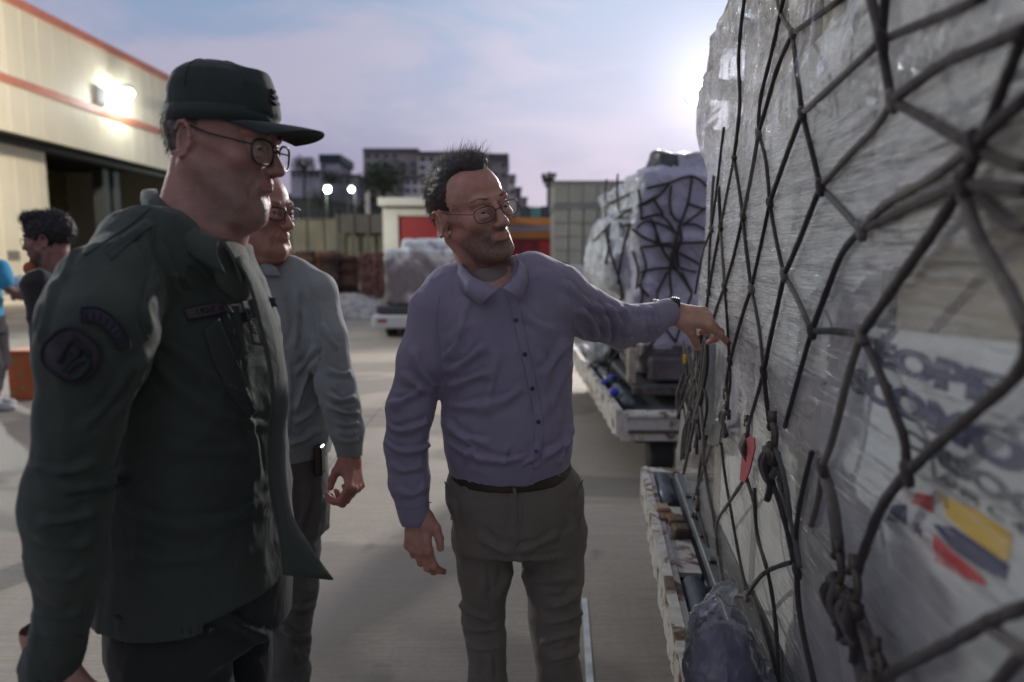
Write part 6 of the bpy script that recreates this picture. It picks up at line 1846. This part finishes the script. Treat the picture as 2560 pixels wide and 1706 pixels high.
    s.chain([W(510, 640, 1.32), W(520, 690, 1.47)], [.07, .07], .05)
    # near sleeve
    s.chain([W(270, 730, 1.04), W(252, 810, 1.01), W(232, 900, .99)], [.070, .076, .073], .03)
    s.chain([W(230, 900, .99), W(198, 1060, .98), W(172, 1200, .975), W(168, 1260, .975)], [.073, .060, .056, .060], .012)
    s.chain([W(168, 1260, .975), W(174, 1400, .98), W(160, 1530, .985), W(126, 1655, .99)], [.060, .052, .040, .046], .012)
    s.cap(W(122, 1668, .986), W(120, 1740, .99), .035, .035, .003, 'sub')
    # far sleeve
    s.chain([W(520, 700, 1.46), W(490, 820, 1.50), W(480, 1000, 1.54), W(490, 1200, 1.55), W(510, 1320, 1.56)], [.075, .070, .062, .055, .045], .02)
    s.cap(W(566, 596, 1.21), W(592, 706, 1.165), .045, .020, .008, 'sub')
    s.loft([.66, zf(1440)], [ce[-1][0]]*2, [ce[-1][1]]*2, [.20]*2, [.168]*2, side, .004, 'sub', 2.2)
    v, f = s.mesh(1); N = vnormals(v, f)
    v = v+N*((ridged(v*np.array([1, 1, .8]), 5.0, 3, 27)-.8)*.0048+(ridged(v*np.array([1, 1, .7])+fbm(v, 6, 1, 2)[:, None]*.02, 12, 2, 70)-.8)*.0022+fbm(v, 8, 3, 13)*.002)[:, None]
    FL = [([(330, 1180), (250, 1215), (150, 1225)], 15, .010), ([(250, 1150), (170, 1180), (60, 1170)], 14, .008), ([(245, 1280), (180, 1300), (90, 1310)], 14, .010), ([(240, 1340), (180, 1370), (80, 1340)], 14, .008), ([(220, 1420), (170, 1450), (90, 1440)], 12, .006), ([(215, 1520), (160, 1545), (90, 1530)], 11, .006),
          ([(370, 870), (340, 960), (270, 1060)], 15, .008), ([(340, 900), (280, 1000), (200, 1080)], 15, .006), ([(380, 840), (360, 760), (390, 690)], 14, .007), ([(140, 690), (120, 780), (95, 870)], 14, .006), ([(230, 560), (180, 640), (150, 720)], 12, .005),
          ([(380, 900), (440, 960), (560, 1040), (680, 1060)], 20, .006), ([(390, 850), (450, 880), (560, 960), (640, 1000)], 18, .006), ([(300, 1250), (420, 1310), (560, 1300), (690, 1230)], 22, .007), ([(320, 1380), (430, 1400), (560, 1380)], 20, .006), ([(400, 1110), (520, 1130), (640, 1120)], 22, .004),
          ([(400, 600), (430, 680), (450, 740)], 12, .007), ([(470, 640), (520, 700), (560, 750)], 10, .006), ([(560, 770), (590, 860), (600, 930)], 9, .005), ([(360, 560), (380, 640), (385, 700)], 12, .006), ([(420, 690), (450, 690), (490, 720)], 9, .004), ([(600, 1000), (640, 1100), (650, 1200)], 12, .005), ([(250, 620), (300, 600), (360, 570)], 10, .005)]
    FL = [(p_, w_*.8, a_*.62) for p_, w_, a_ in FL]
    v = folds(v, f, FL)
    jk = sdf_obj('jacket', v, f, UG, root); bv = bvh_of(v, f)
    PL_ = fabric('uniform_placket', (.060, .066, .055), (.075, .080, .068), 1500, .8, .3, .15)
    # front edge with flared hem corner: a free hanging edge of cloth
    ed = [(602, 640), (640, 705), (676, 790), (702, 900), (712, 1000), (704, 1090), (706, 1200), (722, 1290), (762, 1360), (800, 1410)]
    o1 = [W(x-2, y, 1.175) for x, y in ed]; o2 = [W(x-34, y+6, 1.135) for x, y in ed]; o0 = [W(x+8, y-2, 1.21) for x, y in ed]
    o1[-1] = W(827, 1450, 1.17); o0[-1] = W(818, 1446, 1.20); o2[-1] = W(706, 1438, 1.13); o2[-2] = W(700, 1360, 1.13); o2[0] = W(590, 650, 1.16); o2[1] = W(622, 708, 1.15)
    sheet('front_edge', [o0, o1, o2], UG, jk, .003, 3)
    # collar
    nk = [W(392, 474, 1.27), W(404, 500, 1.20), W(440, 540, 1.165), W(490, 574, 1.15), W(548, 596, 1.145)]
    lo = [W(352, 500, 1.24), W(376, 545, 1.17), W(430, 602, 1.13), W(496, 650, 1.115), W(566, 690, 1.12)]
    sheet('collar', [nk, [(a+b)/2+np.array([-.004, -.012, .006]) for a, b in zip(nk, lo)], lo], UG, jk, .003)
    nk = [W(556, 606, 1.18), W(572, 590, 1.23), W(584, 592, 1.27)]; lo = [W(604, 712, 1.15), W(622, 672, 1.20), W(620, 640, 1.25)]
    sheet('collar', [nk, [(a+b)/2+np.array([.004, -.003, .004]) for a, b in zip(nk, lo)], lo], PL_, jk, .003)
    us = Sculpt((-.7, 1.0, 1.35), (-.35, 1.45, 1.66), .004); us.cap(W(524, 596, 1.25), W(556, 700, 1.24), .052, .056, .02); q_, f_ = us.mesh(1)
    sdf_obj('undershirt', q_, f_, simple('olive_tee', (.10, .105, .085), .9), root)
    # name tapes, rank tape, pockets
    TP = fabric('tape_cloth', (.075, .060, .062), (.10, .082, .085), 1600, .85, .2, .1); STI = simple('dark_thread', (.012, .011, .013), .8); TPL = fabric('tape_pale', (.13, .125, .11), (.17, .16, .15), 1600, .85, .2, .1)
    def tape(rows, mat, marks, name='name_tape', lift=.004):
        t_ = patch(name, bv, rows, lift, mat, jk, .0022, 5, 1.14)
        a, b = np.array(rows[0], float), np.array(rows[1], float)
        seam('edge_stitch', bv, [tuple(x) for x in a], lift+.001, .0011, STI, t_, 1.14); seam('edge_stitch', bv, [tuple(x) for x in b], lift+.001, .0011, STI, t_, 1.14)
        n = len(marks); r_ = random.Random(n)
        for i, strokes in enumerate(marks):
            t = .18+.62*(i+.5)/n
            for (u0, v0, u1, v1) in strokes:
                pts = []
                for u_, v_ in ((u0, v0), (u1, v1)):
                    tt = (t+(u_-.5)*.62/n*.7)*(len(a)-1); j = min(int(tt), len(a)-2); fr = tt-j
                    A_ = a[j]*(1-fr)+a[j+1]*fr; B_ = b[j]*(1-fr)+b[j+1]*fr; pts.append(tuple(A_*(1-(.22+.56*v_))+B_*(.22+.56*v_)))
                seam('stitch', bv, pts, lift+.0014, .0009, STI, t_, 1.14)
        return t_
    G_ = {'M': [(0,1,0,0),(0,0,.5,.6),(.5,.6,1,0),(1,0,1,1)], 'A': [(0,1,.5,0),(.5,0,1,1),(.2,.6,.8,.6)], 'R': [(0,1,0,0),(0,0,.9,.2),(.9,.2,0,.5),(0,.5,1,1)], 'I': [(.5,0,.5,1)], 'N': [(0,1,0,0),(0,0,1,1),(1,1,1,0)], 'O': [(0,0,1,0),(1,0,1,1),(1,1,0,1),(0,1,0,0)]}
    tape([[(458, 772), (500, 764), (545, 759), (568, 764)], [(470, 800), (510, 793), (550, 784), (580, 780)]], TP, [G_[c_] for c_ in 'IMARIO'])
    tape([[(598, 756), (613, 800), (630, 862)], [(616, 754), (631, 800), (652, 866)]], TPL, [G_[c_] for c_ in 'NAIOMR'], 'branch_tape', .006)
    tape([[(636, 744), (652, 742), (690, 748)], [(648, 766), (668, 768), (692, 766)]], TPL, [G_[c_] for c_ in 'MIN'], 'name_tape', .007)
    patch('pocket_flap', bv, [[(508, 828), (545, 796)], [(528, 890), (575, 872)], [(560, 960), (606, 950)], [(622, 1048), (640, 1030)]], .004, UG, jk, .003, 5, 1.13)
    seam('pocket_seam', bv, [(545, 797), (578, 872), (610, 950), (640, 1030)], .0045, .0012, UG, jk, 1.13)
    seam('sleeve_seam', bv, [(390, 560), (372, 650), (350, 720), (352, 800), (372, 850)], .001, .0016, UG, jk, 1.1)
    seam('shoulder_seam', bv, [(376, 520), (330, 560), (270, 600), (210, 640)], .001, .0016, UG, jk, 1.1)
    seam('cuff_seam', bv, [(68, 1590), (130, 1604), (205, 1592)], .001, .0018, UG, jk, 1.0)
    patch('epaulette', bv, [[(366, 548), (306, 590), (250, 642)], [(390, 562), (330, 606), (270, 660)]], .0012, UG, jk, .0014, 4, 1.1)
    PM = simple('patch_cloth', (.040, .032, .040), .85, .3, 60); PE = simple('patch_edge', (.016, .014, .016), .8); PV = simple('patch_violet', (.050, .040, .062), .85, .2, 60); PG = simple('patch_green', (.016, .034, .030), .85)
    # rounded square shield on the upper sleeve and the curved tab above it
    cx_, cy_ = 181, 888
    def sh(r, n=28):
        return [(cx_+r*72*math.copysign(abs(math.cos(a))**.75, math.cos(a))*math.cos(.72)-r*66*math.copysign(abs(math.sin(a))**.75, math.sin(a))*math.sin(.72), cy_+r*72*math.copysign(abs(math.cos(a))**.75, math.cos(a))*math.sin(.72)*.92+r*66*math.copysign(abs(math.sin(a))**.75, math.sin(a))*math.cos(.72)) for a in np.linspace(0, 2*math.pi, n)]
    rows = [[(cx_+(x-cx_)*q_, cy_+(y-cy_)*q_) for x, y in sh(.92)] for q_ in (.04, .4, .72, 1.0)]
    sp = patch('sleeve_shield', bv, rows, .004, PM, jk, .002, 2, 1.0)
    seam('shield_edge', bv, sh(.94), .006, .0022, PE, sp, 1.0)
    for pts, m_ in (([(150, 905), (172, 862), (190, 850), (200, 880), (182, 900), (160, 925)], PE), ([(168, 930), (195, 905), (222, 900), (210, 930), (185, 945)], PG), ([(196, 858), (214, 874), (224, 890)], PE)):
        seam('shield_motif', bv, pts, .006, .0042, m_, sp, 1.0)
    arc0 = [(205, 772), (245, 772), (285, 798), (312, 835), (322, 868)]; arc1 = [(206, 806), (238, 806), (266, 826), (284, 850), (290, 872)]
    ta = patch('sleeve_tab', bv, [arc0, arc1], .004, PV, jk, .002, 4, 1.0)
    for a_ in (arc0, arc1, [arc0[0], arc1[0]], [arc0[-1], arc1[-1]]): seam('tab_edge', bv, a_, .006, .0018, PE, ta, 1.0)
    for i in range(8):
        t = .08+i*.115; j = min(int(t*4), 3); fr = t*4-j
        A_ = np.array(arc0[j])*(1-fr)+np.array(arc0[j+1])*fr; B_ = np.array(arc1[j])*(1-fr)+np.array(arc1[j+1])*fr
        seam('tab_letter', bv, [tuple(A_*.75+B_*.25), tuple(A_*.25+B_*.75), tuple(A_*.3+B_*.7+[4, -5])], .0062, .0013, PE, ta, 1.0)
    # ---- trousers
    t = Sculpt((-1.0, .9, 0), (-.2, 1.65, 1.02), .009)
    zf2 = lambda y: W(500, y, 1.27)[2]
    t.loft([zf2(1560), zf2(1400)], [ce[-1][0]]*2, [ce[-1][1]]*2, [.185, .190], [.150, .158], side, .03)
    hp = W(516, 1540, 1.27)
    for q in (-1, 1):
        h0 = hp+np.array([-.02, q*.095, 0]); k0 = np.array([h0[0]+.02, h0[1], .52]); a0 = np.array([h0[0]-.03+.03*q, h0[1], .10])
        t.chain([h0, (h0+k0)/2, k0, (k0+a0)/2, a0], [.098, .088, .070, .066, .058], .03)
        shoe((a0[0]+.03, a0[1]), 95, M_SHOE, root)
    q_, f_ = t.mesh(2); N = vnormals(q_, f_); q_ = q_+N*(ridged(q_, 7, 2, 5)*.005)[:, None]
    q_ = folds(q_, f_, [([(250, 1500), (380, 1560), (500, 1560)], 20, .01), ([(520, 1500), (600, 1560), (690, 1600)], 18, .008)])
    sdf_obj('trousers', q_, f_, fabric('trouser_ripstop', (.020, .024, .022), (.027, .031, .028), 1500, .85, .3, .15), root)
officer()

# ============================================================ the man in the grey shirt, half behind the officer
def grey_man():
    root = empty('person', 'man in grey long-sleeved shirt and black-framed glasses, half hidden behind the uniformed man', 'person')
    skin = skin_mat('skin_tan', (.40, .19, .13), (.38, .10, .075), (.10, .08, .075), .35)
    Y0 = 1.98; sc = 1.07; hx = W(638, 540, 2.0)
    M = frame(112, 4, 3, hx-np.array([0, 0, CAMZ])); nt = W(612, 700, 2.04)
    s = head_sculpt({'neck_to': local(nt, M, hx, sc), 'box': ((-.115, -.15, -.24), (.115, .15, .145)), 'jaw': .007, 'neck': .060, 'cheek': .003, 'chin2': 1, 'open': .0008}, .0025)
    v, f = s.mesh(1); lip, brd = head_attrs(v); parts = [(place(v, M, hx, sc), f, {'lip': lip, 'beard': brd*.6})]
    b = Sculpt((-1.05, 1.7, .8), (-.4, 2.35, 1.6), .01); b.cap(nt, W(640, 800, 2.05), .06, .10, .03); b.cap(W(640, 800, 2.05), W(660, 1150, 2.05), .1, .11, .03); parts.append((*b.mesh(1), None))
    wr = W(876, 1138, 1.97); Mh = axes_frame(W(886, 1215, 1.93)-wr, np.array([.88, -.35, .0]))
    hv, hf, nails = hand_sculpt([(48, 60, 35), (52, 64, 38), (56, 66, 40), (58, 66, 42)], (-3, 0, 2, 4), [(-.020, .018, -.012), (-.034, .042, -.030), (-.034, .062, -.046), (-.028, .080, -.058)], -1, .0024)
    parts.append((place(hv, Mh, wr, 1.05), hf, None))
    V, F, A = join_meshes(parts); body = sdf_obj('body', V, F, skin, root, A)
    add_nails(nails, Mh, wr, 1.05, body, simple('nail_c', (.36, .22, .18), .3))
    for q in (-1, 1): eyeball(body, M, hx, sc, q, (.1, 1, -.2))
    glasses(root, M, hx, sc, .0265, .0165, .0021, M_FRAME, .109, .005, p=3.2); eyebrows(root, M, hx, sc, M_HAIRK, 220)
    h = Sculpt((-.10, -.13, -.07), (.10, .10, .15), .0032)
    h.ell((0, -.014, .046), (.081, .102, .089), .01); h.ell((0, .115, .030), (.070, .080, .080), .012, 'sub'); h.ell((0, .06, -.075), (.12, .085, .085), .01, 'sub')
    for q in (-1, 1): h.ell((q*.085, .0, -.005), (.02, .028, .034), .006, 'sub')
    h.ell((0, -.02, -.11), (.14, .16, .065), .01, 'sub'); q_, f_ = h.mesh(1); N = vnormals(q_, f_)
    ho = sdf_obj('hair', place(q_, M, hx, sc), f_, M_HAIRK, root); strands('hair_strands', q_, N, M, hx, sc, M_HAIRK, ho, 1400, lambda p: .014, lambda p: np.array([0, -.9, .0]), 3, .0006, .3)
    GS = fabric('grey_poplin', (.235, .255, .25), (.28, .30, .295), 1300, .8, .3, .1)
    s = Sculpt((-1.15, 1.62, .86), (-.38, 2.45, 1.60), .0062); D = 2.05
    zf = lambda y: W(660, y, D)[2]
    lv = [(700, 640, .14, .10), (760, 655, .185, .115), (860, 668, .195, .13), (980, 672, .195, .145), (1080, 672, .198, .150), (1140, 670, .185, .140)]
    ce = [W(x, a, D) for a, x, *_ in lv]
    s.loft([zf(a) for a, *_ in lv], [c[0] for c in ce], [c[1] for c in ce], [a for *_, a, b in lv], [b for *_, b in lv], math.radians(14), .02)
    s.chain([W(640, 700, 2.05), W(720, 698, 2.05), W(784, 735, 2.04)], [.06, .064, .070], .04)
    s.chain([W(786, 740, 2.04), W(815, 850, 2.0), W(838, 960, 1.97), W(850, 1010, 1.96)], [.070, .064, .058, .058], .018)
    s.chain([W(850, 1010, 1.96), W(868, 1075, 1.96), W(874, 1132, 1.97)], [.057, .052, .040], .012)
    s.chain([W(600, 710, 2.06), W(540, 800, 2.08), W(530, 1000, 2.08), W(560, 1120, 2.04)], [.07, .065, .056, .045], .018)
    s.cap(W(874, 1140, 1.97), W(878, 1180, 1.97), .034, .034, .003, 'sub')
    v, f = s.mesh(2); N = vnormals(v, f); v = v+N*((ridged(v*np.array([1, 1, .8]), 5.5, 3, 47)-.8)*.004+fbm(v, 9, 3, 33)*.0016)[:, None]
    FL = [([(790, 900), (760, 960), (735, 1040)], 9, .008), ([(800, 860), (770, 900), (740, 940)], 8, .006), ([(805, 1000), (770, 1040), (730, 1060)], 9, .007), ([(800, 1070), (760, 1100), (720, 1110)], 8, .007), ([(740, 720), (745, 800), (735, 880)], 9, .006), ([(770, 720), (790, 790), (800, 860)], 8, .005), ([(820, 980), (850, 1000), (890, 990)], 7, .009), ([(820, 1010), (860, 1030), (900, 1030)], 6, .009), ([(835, 1050), (865, 1062), (898, 1055)], 6, .007), ([(815, 920), (850, 935), (880, 930)], 8, .006), ([(800, 800), (830, 850), (850, 870)], 8, .005), ([(720, 900), (725, 1000), (715, 1100)], 9, .005), ([(845, 1095), (870, 1102), (898, 1095)], 6, .005)]
    v = folds(v, f, FL); sh = sdf_obj('shirt', v, f, GS, root); bv = bvh_of(v, f)
    seam('cuff_seam', bv, [(845, 1088), (872, 1094), (900, 1086)], .001, .0015, GS, sh, 1.95); seam('sleeve_seam', bv, [(770, 680), (782, 760), (792, 850), (800, 900)], .001, .0014, GS, sh, 2.0)
    nk = [W(640, 640, 2.0), W(664, 654, 1.96), W(690, 668, 1.97)]; lo = [W(646, 672, 1.99), W(668, 690, 1.95), W(702, 690, 1.96)]
    sheet('collar', [nk, [(a+b)/2+np.array([0, -.006, .004]) for a, b in zip(nk, lo)], lo], GS, sh, .0025)
    us = Sculpt((-.9, 1.8, 1.35), (-.5, 2.2, 1.62), .005); us.cap(W(628, 660, 2.02), W(645, 720, 2.02), .064, .07, .02); q_, f_ = us.mesh(1); sdf_obj('undershirt', q_, f_, simple('white_tee', (.42, .42, .46), .9), root)
    t = Sculpt((-1.1, 1.7, 0), (-.4, 2.4, 1.05), .008)
    t.loft([zf(1330), zf(1220), zf(1130)], [ce[-1][0]]*3, [ce[-1][1]]*3, [.175, .180, .172], [.14, .145, .138], math.radians(14), .03)
    for q, x in ((-1, 590), (1, 722)):
        h0 = W(x, 1320, 2.05); k0 = W(x-4, 1620, 2.03); a0 = np.array([k0[0]-.02, k0[1]+.05, .10])
        t.chain([h0, (h0+k0)/2, k0, (k0+a0)/2, a0], [.095, .082, .064, .060, .050], .03); shoe((a0[0], a0[1]-.03), 120, M_SHOE, root)
    v, f = t.mesh(2); N = vnormals(v, f); v = v+N*(ridged(v, 7, 3, 5)*.007)[:, None]
    v = folds(v, f, [([(700, 1500), (740, 1520), (790, 1510)], 8, .01), ([(700, 1560), (740, 1590), (780, 1590)], 8, .01), ([(740, 1620), (770, 1650)], 8, .008), ([(770, 1200), (760, 1280), (740, 1340)], 9, .006)])
    sdf_obj('trousers', v, f, fabric('grey_twill', (.085, .082, .072), (.105, .10, .09), 1300, .85, .3, .1), root)
    mb = MB(); c = W(799, 1150, 1.99); mb.box(tuple(c+[-.012, -.02, -.045]), tuple(c+[.012, .02, .045]), bev=.004); mb.build('belt_phone', simple('phone_black', (.012, .012, .014), .25), root)
grey_man()

# ============================================================ the man in the black jacket, far left
def black_man():
    root = empty('person', 'bearded man with curly black hair in a black jacket with orange lanyard, seen in profile', 'person')
    skin = skin_mat('skin_brown', (.28, .155, .125), (.26, .09, .07), (.03, .022, .02), 1.0)
    sc = 1.02; hx = W(124, 606, 3.4); M = frame(-98, 2, 0); nt = W(134, 726, 3.42)
    s = head_sculpt({'neck_to': local(nt, M, hx, sc), 'box': ((-.11, -.15, -.26), (.11, .15, .145)), 'neck': .055}, .0036)
    v, f = s.mesh(1); lip, brd = head_attrs(v); parts = [(place(v, M, hx, sc), f, {'lip': lip, 'beard': brd})]
    hw_ = [np.array([W(160, 900, 3.42)[0]+.03, 3.24, .93]), np.array([W(160, 900, 3.42)[0]+.03, 3.60, .93])]
    for i, w_ in enumerate(hw_):
        Mh = axes_frame(np.array([-.1, 0, -1.0]), np.array([0, -1 if i == 0 else 1, 0.0])); q_, f_, _n = hand_sculpt([(20, 28, 16)]*4, (-2, 0, 1, 3), None, 1 if i else -1, .004); parts.append((place(q_, Mh, w_, 1.0), f_, None))
    cb = W(160, 900, 3.42)[0]; tb_ = Sculpt((cb-.3, 3.0, .8), (cb+.35, 3.85, 1.6), .011)
    tb_.cap((cb, 3.42, 1.0), (cb, 3.42, 1.30), .07, .07, .03); tb_.cap((cb, 3.42, 1.30), nt, .07, .05, .03)
    for q in (-1, 1): tb_.cap((cb+.02, 3.42, 1.34), (cb, 3.42+q*.14, 1.38), .04, .04, .02); tb_.cap((cb, 3.42+q*.14, 1.38), (cb+.05, 3.42+q*.19, 1.18), .036, .032, .02); tb_.cap((cb+.05, 3.42+q*.19, 1.18), (cb+.03, 3.42+q*.18, .91), .03, .026, .02)
    parts.append((*tb_.mesh(1), None))
    V, F, A = join_meshes(parts); body = sdf_obj('body', V, F, skin, root, A)
    for q in (-1, 1): eyeball(body, M, hx, sc, q)
    glasses(root, M, hx, sc, .024, .017, .0012, simple('clear_wire', (.4, .4, .4), .2, metal=.8), .108, .004)
    h = Sculpt((-.11, -.14, -.07), (.11, .13, .17), .0045)
    h.ell((0, -.010, .058), (.086, .108, .092), .01); h.ell((0, .120, .010), (.075, .070, .065), .012, 'sub'); h.ell((0, .065, -.065), (.12, .085, .085), .01, 'sub'); h.ell((0, .055, .115), (.06, .055, .03), .02)
    for q in (-1, 1): h.ell((q*.09, .0, -.005), (.02, .028, .034), .006, 'sub')
    h.ell((0, -.02, -.12), (.14, .16, .065), .01, 'sub'); q_, f_ = h.mesh(1); N = vnormals(q_, f_); q_ = q_+N*(ridged(q_, 60, 2, 4)*.006)[:, None]
    ho = sdf_obj('hair', place(q_, M, hx, sc), f_, M_HAIRK, root); strands('hair_strands', q_, N, M, hx, sc, M_HAIRK, ho, 2600, lambda p: .022, lambda p: np.array([0, 0, .3]), 8, .0011, 1.2)
    BK = fabric('black_jacket', (.020, .019, .019), (.028, .026, .026), 900, .8, .4, .1)
    c = W(160, 900, 3.42)
    s = Sculpt((c[0]-.45, 3.0, .7), (c[0]+.45, 3.85, 1.62), .010)
    zz = [.78, .95, 1.15, 1.32, 1.44]
    s.loft(zz, [c[0]]*5, [3.42]*5, [.16, .16, .17, .17, .12], [.11, .105, .11, .105, .08], math.radians(90), .03)
    for q in (-1, 1):
        s.chain([(c[0]+.0, 3.42+q*.14, 1.40), (c[0]+.05, 3.42+q*.19, 1.18), (c[0]+.03, 3.42+q*.18, .93)], [.070, .056, .045], .03)
    s.chain([(c[0], 3.42, 1.36), W(136, 716, 3.42)], [.09, .062], .03)
    v, f = s.mesh(2); N = vnormals(v, f); v = v+N*(ridged(v, 6, 2, 5)*.008)[:, None]; jk = sdf_obj('jacket', v, f, BK, root)
    la = Sculpt(W(90, 690, 3.36)-.1, W(90, 690, 3.36)+.1, .004); la.ell(W(78, 672, 3.36), (.030, .04, .035), .01); q_, f_ = la.mesh(); sdf_obj('lanyard', q_, f_, simple('orange_scarf', (.36, .10, .03), .8), root)
    t = Sculpt((c[0]-.3, 3.1, 0), (c[0]+.3, 3.75, .86), .011)
    for q in (-1, 1):
        t.chain([(c[0], 3.42+q*.09, .80), (c[0]-.01, 3.42+q*.10, .48), (c[0]+.02, 3.42+q*.11, .1)], [.095, .07, .055], .03); shoe((c[0], 3.42+q*.11), -90, M_SHOE, root)
    v, f = t.mesh(1); sdf_obj('trousers', v, f, BK, root)
black_man()

# ============================================================ the worker in the blue shirt, cut by the left edge
def blue_man():
    root = empty('person', 'worker in bright blue shirt and dark trousers at the left picture edge, holding something white', 'person')
    skin = skin_mat('skin_deep', (.16, .085, .065), (.17, .06, .05), (.03, .02, .02), .5)
    Y0 = 6.9; c = W(-34, 800, Y0); cx_ = c[0]; sc = 1.0
    hx = np.array([cx_+.02, Y0, 1.62]); M = frame(95, 10, 0); nt = np.array([cx_-.01, Y0, 1.45])
    s = head_sculpt({'neck_to': local(nt, M, hx, sc), 'box': ((-.11, -.15, -.26), (.11, .15, .145))}, .006); v, f = s.mesh(1); lip, brd = head_attrs(v); parts = [(place(v, M, hx, sc), f, {'lip': lip, 'beard': brd})]
    hp = [W(46, 738, Y0-.15), W(44, 742, Y0+.2)]
    el = [W(8, 712, Y0-.22), np.array([cx_+.1, Y0+.25, 1.2])]
    a = Sculpt((cx_-.4, Y0-.5, .9), (cx_+.75, Y0+.5, 1.6), .008)
    for q, e, h_ in ((-1, el[0], hp[0]), (1, el[1], hp[1])): a.cap(e, h_, .048, .032, .02); a.cap((cx_, Y0+q*.15, 1.38), e, .045, .045, .02); a.cap((cx_, Y0, 1.36), (cx_, Y0+q*.15, 1.38), .05, .045, .02)
    a.cap((cx_, Y0, 1.34), nt+np.array([0, 0, .04]), .06, .05, .02)
    parts.append((*a.mesh(1), None))
    for i, h_ in enumerate(hp):
        Mh = axes_frame(np.array([1, .1*(1-2*i), .35]), np.array([0, -1 if i == 0 else 1, .1])); q_, f_, _n = hand_sculpt([(30, 40, 20)]*4, (-2, 0, 1, 3), None, -1 if i == 0 else 1, .005); parts.append((place(q_, Mh, h_, 1.0), f_, None))
    V, F, A = join_meshes(parts); body = sdf_obj('body', V, F, skin, root, A)
    for q in (-1, 1): eyeball(body, M, hx, sc, q)
    h = Sculpt((-.10, -.13, -.07), (.10, .10, .15), .006); h.ell((0, -.014, .046), (.082, .102, .089), .01); h.ell((0, .115, .030), (.070, .080, .080), .012, 'sub'); h.ell((0, .02, -.09), (.12, .12, .085), .01, 'sub'); q_, f_ = h.mesh(1); sdf_obj('hair', place(q_, M, hx, sc), f_, M_HAIRK, root)
    s = Sculpt((cx_-.4, Y0-.4, .85), (cx_+.55, Y0+.4, 1.55), .011)
    s.loft([.90, 1.1, 1.3, 1.43], [cx_]*4, [Y0]*4, [.18, .18, .20, .14], [.125, .12, .125, .09], math.radians(90), .03)
    for q, e in ((-1, el[0]), (1, el[1])): s.chain([(cx_, Y0+q*.17, 1.41), tuple(np.array(e)+[0, 0, .02])], [.075, .062], .03)
    s.cap(W(2, 668, Y0-.2), W(16, 700, Y0-.22), .07, .062, .04)
    v, f = s.mesh(1); N = vnormals(v, f); v = v+N*(ridged(v, 5, 2, 5)*.01)[:, None]; sdf_obj('shirt', v, f, simple('bright_blue_cloth', (.035, .24, .42), .8, .15, 4, .3, 200), root)
    t = Sculpt((cx_-.3, Y0-.35, 0), (cx_+.4, Y0+.35, .98), .011)
    t.loft([.78, .95], [cx_+.01]*2, [Y0]*2, [.17, .17], [.13, .13], math.radians(90), .03)
    for q in (-1, 1):
        ax = cx_+(.06 if q < 0 else -.1); t.chain([(cx_+.02, Y0+q*.09, .80), ((cx_+ax)/2+.06, Y0+q*.10, .48), (ax, Y0+q*.11, .1)], [.105, .085, .070], .03); shoe((ax+.04, Y0+q*.11), 90, M_SHOEG, root)
    v, f = t.mesh(1); N = vnormals(v, f); v = v+N*(ridged(v, 6, 2, 5)*.01)[:, None]; sdf_obj('trousers', v, f, simple('charcoal_cloth', (.035, .032, .036), .9), root)
    w = Sculpt(W(50, 712, Y0-.05)-.25, W(50, 712, Y0-.05)+.25, .009); w.ell(W(48, 716, Y0-.03), (.09, .08, .08), .03); w.ell(W(58, 706, Y0), (.06, .08, .06), .03); v, f = w.mesh(1); N = vnormals(v, f); v = v+N*(ridged(v, 14, 2, 5)*.014)[:, None]
    tag(sdf_obj('white_bundle', v, f, simple('white_cloth', (.55, .53, .53), .8), None), 'crumpled white bundle held by the worker in the blue shirt', 'bundle')
blue_man()
